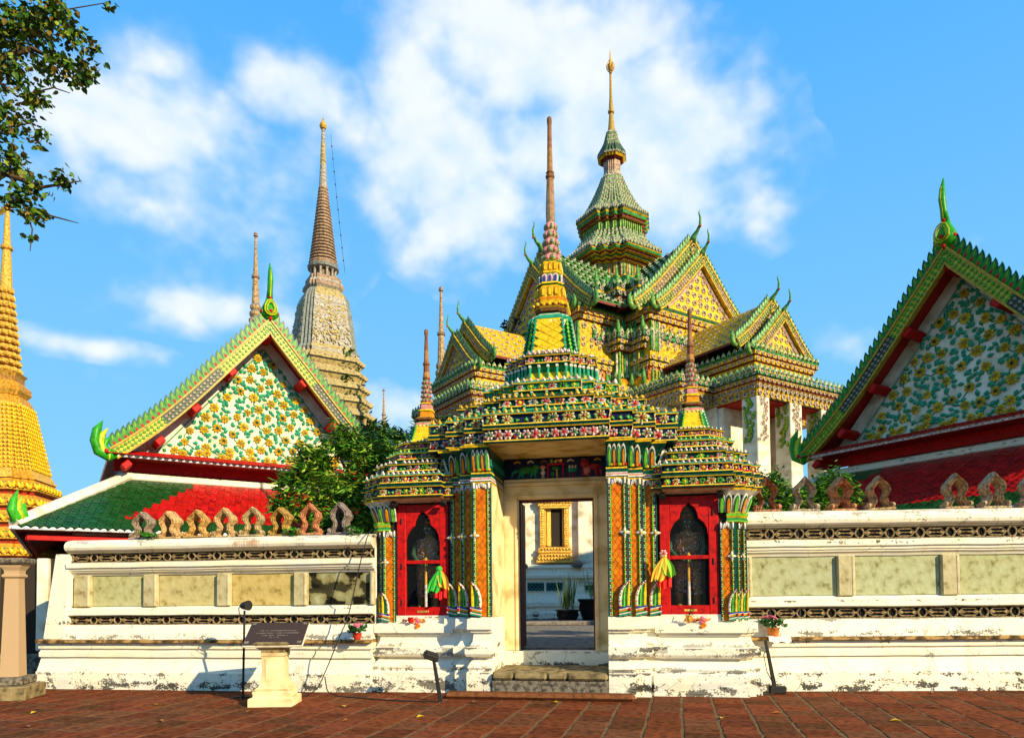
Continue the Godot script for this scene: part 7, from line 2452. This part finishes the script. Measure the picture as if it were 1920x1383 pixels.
func make_plants():
	var dark := [Color(0.025, 0.11, 0.012), Color(0.06, 0.19, 0.014), Color(0.12, 0.27, 0.018), Color(0.24, 0.36, 0.025)]
	var t := thing("shrub_tree", "dense dark green shrub tree rising behind the left wall beside the left shrine", "tree")
	limb(t, "trunk", [[[-2.9, 0.6, -13.5], [-2.95, 1.6, -13.45], [-2.8, 2.8, -13.4], [-2.9, 3.8, -13.4]]], 0.11, 0.05)
	limb(t, "branch", [[[-2.85, 2.2, -13.42], [-3.5, 3.1, -13.3], [-4.1, 3.7, -13.3]], [[-2.85, 2.5, -13.4], [-2.3, 3.3, -13.4], [-1.9, 4.1, -13.6]], [[-2.9, 3.4, -13.4], [-3.3, 4.2, -13.4], [-3.2, 4.9, -13.4]]], 0.05, 0.012)
	foliage(t, "crown", S.narrow_leaf, [[-4.2, 3.75, -13.3, 0.45], [-3.85, 4.2, -13.4, 0.55], [-3.4, 3.55, -13.2, 0.62], [-3.2, 4.55, -13.5, 0.55], [-2.75, 3.3, -13.1, 0.70], [-2.6, 4.15, -13.4, 0.70], [-2.1, 3.1, -13.0, 0.6], [-2.0, 3.8, -13.2, 0.55], [-3.2, 3.0, -13.0, 0.42], [-2.4, 2.75, -12.6, 0.45], [-3.9, 3.2, -13.2, 0.36], [-4.45, 3.35, -13.3, 0.28], [-1.75, 4.35, -13.5, 0.4], [-3.55, 2.85, -12.9, 0.3]], 3600.0, Vector2(0.11, 0.20), dark, 1.9, 0.3)
	t = thing("shrub_tree", "lighter feathery tree behind the dark shrub, left of the left shrine spire", "tree")
	limb(t, "trunk", [[[-2.3, 0.6, -15.6], [-2.25, 2.4, -15.6], [-2.2, 4.2, -15.6]]], 0.10, 0.03)
	foliage(t, "crown", S.narrow_leaf, [[-3.1, 5.2, -15.6, 0.45], [-2.6, 4.9, -15.5, 0.6], [-2.0, 5.0, -15.6, 0.6], [-1.6, 4.6, -15.3, 0.6], [-2.3, 4.2, -15.2, 0.7], [-1.5, 5.3, -15.8, 0.45], [-1.7, 3.9, -15.0, 0.6], [-0.9, 4.9, -16.2, 0.5], [-0.5, 5.1, -16.6, 0.4]], 2600.0, Vector2(0.13, 0.24), [Color(0.05, 0.14, 0.015), Color(0.10, 0.20, 0.02), Color(0.035, 0.10, 0.012)], 1.7)
	var bl := []
	for k in 26:
		bl.append(Transform3D(Basis.from_euler(Vector3(rng.randf(), rng.randf() * 6, 0)) * Basis.from_scale(Vector3.ONE * rng.randf_range(0.05, 0.08)), Vector3(rng.randf_range(-2.9, -1.9), rng.randf_range(4.45, 4.7), rng.randf_range(-15.0, -14.75))))
	many(t, "red_blossom", S.red_bloom, M.cloth, bl)
	t = thing("shrub", "low leafy green shrub behind the right wall next to the right shrine", "shrub")
	limb(t, "trunk", [[[4.8, 0.6, -12.9], [4.8, 2.6, -12.9]]], 0.06, 0.03)
	foliage(t, "crown", S.narrow_leaf, [[4.45, 3.3, -12.8, 0.42], [4.8, 3.55, -12.8, 0.38], [5.1, 3.2, -12.7, 0.42]], 4000.0, Vector2(0.10, 0.18), dark + [Color(0.05, 0.17, 0.02)], 1.8)
	t = thing("shrub", "green shrub behind the merlons below the right hall's roof corner", "shrub")
	limb(t, "trunk", [[[5.9, 0.6, -13.0], [5.9, 2.6, -13.0]]], 0.06, 0.03)
	foliage(t, "crown", S.narrow_leaf, [[5.65, 3.3, -12.9, 0.42], [6.05, 3.6, -13.0, 0.38], [6.25, 3.35, -12.9, 0.35]], 4000.0, Vector2(0.10, 0.18), dark + [Color(0.05, 0.17, 0.02)], 1.8)
	t = thing("shrub", "small shrub squeezed between the gate capital and the right shrine roof", "shrub")
	limb(t, "stem", [[[2.2, 0.6, -13.2], [2.3, 3.6, -13.0]]], 0.04, 0.02)
	foliage(t, "crown", S.narrow_leaf, [[2.28, 3.75, -12.75, 0.24], [2.4, 3.45, -12.75, 0.2]], 2600.0, Vector2(0.07, 0.13), dark, 1.6)
	t = thing("roof_sapling", "small dark sapling growing on the great hall's left roof", "sapling", Vector3(-0.02, 13.1, -31))
	limb(t, "stem", [[[0, -0.5, 0], [0.0, 0.2, 0], [-0.12, 0.7, 0]], [[0, 0.1, 0], [0.25, 0.6, 0], [0.3, 0.95, 0]]], 0.05, 0.02)
	foliage(t, "leaf", S.leaf, [[-0.2, 0.6, 0, 0.25], [0.3, 0.75, 0, 0.25]], 420.0, Vector2(0.13, 0.22), [Color(0.015, 0.05, 0.02)], 1.4)
	# sprouts on the wall top
	var lw := Transform3D(Basis.from_euler(Vector3(0, deg_to_rad(-8.5), 0)), Vector3(-2.45, 0, -11.33))
	var names := ["small green sprouts beside the leftmost merlon of the left wall", "green sprout between the fifth and sixth merlons of the left wall", "green sprig on the wall top near the left shrine"]
	for k in 3:
		t = thing("wall_sprout", names[k], "sprout", lw * Vector3([-3.98, -1.30, -0.22][k], 2.60, -0.14), 0.0, "")
		foliage(t, "leaf", S.leaf, [[0, 0.06, 0, 0.10], [0.12, 0.03, 0.03, 0.07]], 3200.0, Vector2(0.05, 0.10), [Color(0.04, 0.2, 0.015)], 1.2)
	# tree whose boughs hang into the upper left
	t = thing("overhanging_tree", "leafy boughs of a tree reaching in at the upper left corner", "tree")
	limb(t, "trunk", [[[-7.6, -0.02, -6.2], [-7.5, 2.0, -6.3], [-7.2, 4.2, -6.5], [-6.7, 6.0, -6.8]]], 0.22, 0.11)
	limb(t, "branch", [[[-6.8, 5.8, -6.8], [-6.08, 6.96, -7.0], [-5.48, 7.13, -7.0], [-4.93, 7.29, -7.0], [-4.59, 7.12, -7.0], [-4.34, 6.95, -7.0]], [[-6.9, 5.4, -6.7], [-6.07, 6.12, -7.0], [-5.57, 6.11, -7.0], [-5.13, 5.94, -7.0], [-4.8, 5.82, -7.0], [-4.41, 5.88, -7.0]]], 0.06, 0.005)
	limb(t, "twig", [[[-5.48, 7.13, -7.0], [-5.04, 7.58, -7.0], [-4.65, 7.69, -7.0], [-4.16, 7.77, -7.0]], [[-5.13, 5.94, -7.0], [-4.98, 5.6, -7.0], [-4.9, 5.38, -7.0], [-4.92, 5.15, -7.0]], [[-4.98, 5.6, -7.0], [-4.68, 5.51, -7.0], [-4.43, 5.44, -7.0]], [[-5.57, 6.11, -7.0], [-5.19, 6.45, -7.0], [-4.92, 6.5, -7.0], [-4.8, 6.19, -7.0]], [[-5.48, 7.13, -7.0], [-5.08, 6.78, -7.0], [-4.7, 6.87, -7.0], [-4.53, 6.81, -7.0]]], 0.014, 0.004)
	foliage(t, "crown", S.leaf, [[-4.93, 7.58, -7.0, 0.40], [-4.49, 7.46, -7.0, 0.22], [-4.43, 7.06, -7.0, 0.25], [-4.73, 7.12, -7.0, 0.25], [-5.14, 7.07, -7.0, 0.26], [-5.14, 6.56, -7.0, 0.3], [-4.89, 6.78, -7.0, 0.2], [-5.16, 6.11, -7.0, 0.3], [-4.83, 6.39, -7.0, 0.11], [-4.91, 5.85, -7.0, 0.2], [-4.6, 5.91, -7.0, 0.17], [-5.07, 5.69, -7.0, 0.22], [-4.85, 5.54, -7.0, 0.15], [-4.94, 5.32, -7.0, 0.07], [-5.21, 7.47, -7.0, 0.34], [-4.29, 7.29, -7.0, 0.09], [-4.86, 6.27, -7.0, 0.05], [-4.13, 7.75, -7.0, 0.07], [-4.71, 7.69, -7.0, 0.25]], 2600.0, Vector2(0.042, 0.088), [Color(0.04, 0.11, 0.010), Color(0.08, 0.16, 0.012), Color(0.16, 0.21, 0.015), Color(0.025, 0.07, 0.010), Color(0.2, 0.14, 0.02)], 2.4, 0.1)
	foliage(t, "crown", S.leaf, [[-5.59, 7.24, -7.0, 0.5], [-5.57, 6.34, -7.0, 0.45], [-6.3, 7.4, -6.8, 0.9], [-7.2, 7.6, -6.4, 1.1], [-6.6, 8.6, -6.6, 1.2]], 700.0, Vector2(0.045, 0.09), [Color(0.025, 0.075, 0.010), Color(0.05, 0.11, 0.012)], 2.4, 0.1)

# ---------------------------------------------------------------- everything
func _ready():
	rng.seed = 4711
	# camera: level lens shifted upwards, tipped two degrees
	var cam := Camera3D.new()
	cam.name = "camera"
	cam.projection = Camera3D.PROJECTION_FRUSTUM
	cam.near = 0.1
	cam.far = 900.0
	cam.size = 1383.0 / 1300.0 * 0.1
	cam.frustum_offset = Vector2(0, 373.5 / 1300.0 * 0.1)
	cam.position = Vector3(0, 1.6, 0)
	cam.rotation = Vector3(deg_to_rad(2.0), 0, -0.01)
	add_child(cam)
	cam.current = true
	var env := Environment.new()
	env.background_mode = Environment.BG_SKY
	env.sky = Sky.new()
	env.sky.sky_material = make_sky()
	env.tonemap_mode = Environment.TONE_MAPPER_LINEAR
	env.tonemap_exposure = 1.55
	env.sdfgi_enabled = true
	env.ssao_enabled = true
	env.ssil_enabled = true
	var we := WorldEnvironment.new()
	we.name = "world"
	we.environment = env
	add_child(we)
	var sun := DirectionalLight3D.new()
	sun.name = "sun"
	sun.light_energy = 1.6
	sun.light_color = Color(1.0, 0.92, 0.76)
	sun.light_angular_distance = 0.5
	sun.shadow_enabled = true
	add_child(sun)
	var az := deg_to_rad(46.0)
	var el := deg_to_rad(24.0)
	var to := Vector3(sin(az) * cos(el), sin(el), cos(az) * cos(el))
	sun.look_at_from_position(to * 50.0, Vector3.ZERO, Vector3.UP)

	make_materials()
	mat("plaque", Color(0.045, 0.028, 0.020), 0.45, false)
	make_small()
	make_small_more()
	S.blossom = rosette(7, Color(0.75, 0.06, 0.22), Color(0.85, 0.25, 0.40), Color(0.7, 0.3, 0.1))
	S.marigold = rosette(8, Color(0.85, 0.22, 0.01), Color(0.85, 0.40, 0.02), Color(0.8, 0.15, 0.01))
	S.red_bloom = rosette(5, Color(0.65, 0.03, 0.01), Color(0.7, 0.05, 0.01), YEL)
	make_ground()
	# walls on either side of the gate
	var grn := Color(0.40, 0.43, 0.26)
	var w := boundary_wall("weathered cream wall left of the gate with stained panels and eight arched merlons", Vector3(-2.45, 0, -11.33), -8.5, -5.52, 0.13, 2.60, [[-5.45, -5.13], [-4.09, -3.83], [-2.70, -2.45], [-1.295, -1.055], [0.05, 0.125]], [[Color(0.46, 0.46, 0.24), false], [Color(0.52, 0.46, 0.22), false], [Color(0.54, 0.42, 0.16), false], [Color(0.46, 0.46, 0.32), true]], [[-4.19, Color(0.38, 0.29, 0.20), 0.98], [-3.66, Color(0.66, 0.40, 0.16), 0.98], [-3.14, Color(0.62, 0.36, 0.10), 1.0], [-2.62, Color(0.64, 0.42, 0.18), 1.04], [-2.11, Color(0.54, 0.40, 0.18), 1.04], [-1.57, Color(0.44, 0.26, 0.06), 1.0], [-1.06, Color(0.60, 0.24, 0.11), 1.12], [-0.50, Color(0.28, 0.22, 0.19), 1.12]])
	var m := Mb.new()
	for q in [[-5.86, -5.50, 0.86, 2.36, -0.80, -0.10]]:
		var r0 := PackedVector3Array([Vector3(q[0] - 0.05, q[2], q[4]), Vector3(q[0] - 0.05, q[2], q[5] + 0.04), Vector3(q[1], q[2], q[5] + 0.04), Vector3(q[1], q[2], q[4])])
		var r1 := PackedVector3Array([Vector3(q[0] + 0.10, q[3], q[4]), Vector3(q[0] + 0.10, q[3], q[5] - 0.05), Vector3(q[1], q[3], q[5] - 0.05), Vector3(q[1], q[3], q[4])])
		m.loft([r0, r1], [Color.WHITE], true, true)
	part(w, "end_pier", m.done(), M.plaster)
	var pr := []
	for r in [[0.0, -0.35], [0.0, 0.31], [0.29, 0.30], [0.31, 0.27], [0.50, 0.19], [0.545, 0.185], [0.55, 0.23], [0.63, 0.235], [0.645, 0.20], [0.69, 0.20], [0.70, 0.245], [0.795, 0.245], [0.80, -0.35]]:
		pr.append([r[0], r[1] - 0.3])
	part(w, "end_plinth", sweep(pr, -6.0, -5.521), M.plaster)
	pr = []
	for r in [[0.795, -0.35], [0.797, 0.315], [0.845, 0.32], [0.86, 0.29], [0.862, -0.35]]:
		pr.append([r[0], r[1] - 0.3])
	part(w, "ledge", sweep(pr, -6.0, -5.521), M.ledge)
	boundary_wall("cream wall right of the gate with pale green panels and terracotta merlons", Vector3(3.69, 0, -11.02), -2.5, 0.0, 6.2, 2.87, [[0.0, 0.19], [1.556, 1.827], [3.19, 3.467], [4.83, 5.1], [6.0, 6.15]], [[grn, false], [grn * 1.04, false], [Color(0.42, 0.44, 0.25), false], [grn, false]], [[0.49, Color(0.50, 0.22, 0.11), 1.16], [1.10, Color(0.52, 0.40, 0.26), 1.16], [1.68, Color(0.56, 0.26, 0.11), 1.14], [2.30, Color(0.56, 0.36, 0.17), 1.14], [3.52, Color(0.55, 0.36, 0.17), 1.18], [4.11, Color(0.56, 0.40, 0.22), 1.2], [4.72, Color(0.5, 0.34, 0.2), 1.2]])
	make_gate()
	make_shrine(-1.0, "left shrine of the gate, tiered flower roof over a red glazed door, partly shaded")
	make_shrine(1.0, "right shrine of the gate, tiered flower roof over a sunlit red glazed door")
	make_guardian(-1.0, "dim guardian statue with tall crown behind the left shrine's glass")
	make_guardian(1.0, "dim guardian statue with tall crown behind the right shrine's glass")
	make_vihara("left temple hall, sunlit gable of yellow flowers above a red and green tiled roof", Vector3(-10.14, 0.1, -14.0), 33.0)
	make_vihara("right temple hall, shaded flower gable above a dark red tiled roof", right_hall_at(), -59.2)
	make_mondop()
	make_chedis()
	make_inner_hall()
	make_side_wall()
	make_plants()
	make_small_things()

func right_hall_at() -> Vector3:
	# the foot of its left bargeboard stands at (7.62, 5.15, -18)
	var b := Basis.from_euler(Vector3(0, deg_to_rad(-59.2), 0))
	var p := Vector3(7.62, 0, -18.0) - b * Vector3(1.79, 0, -1.6)
	return Vector3(p.x, 0.15, p.z)
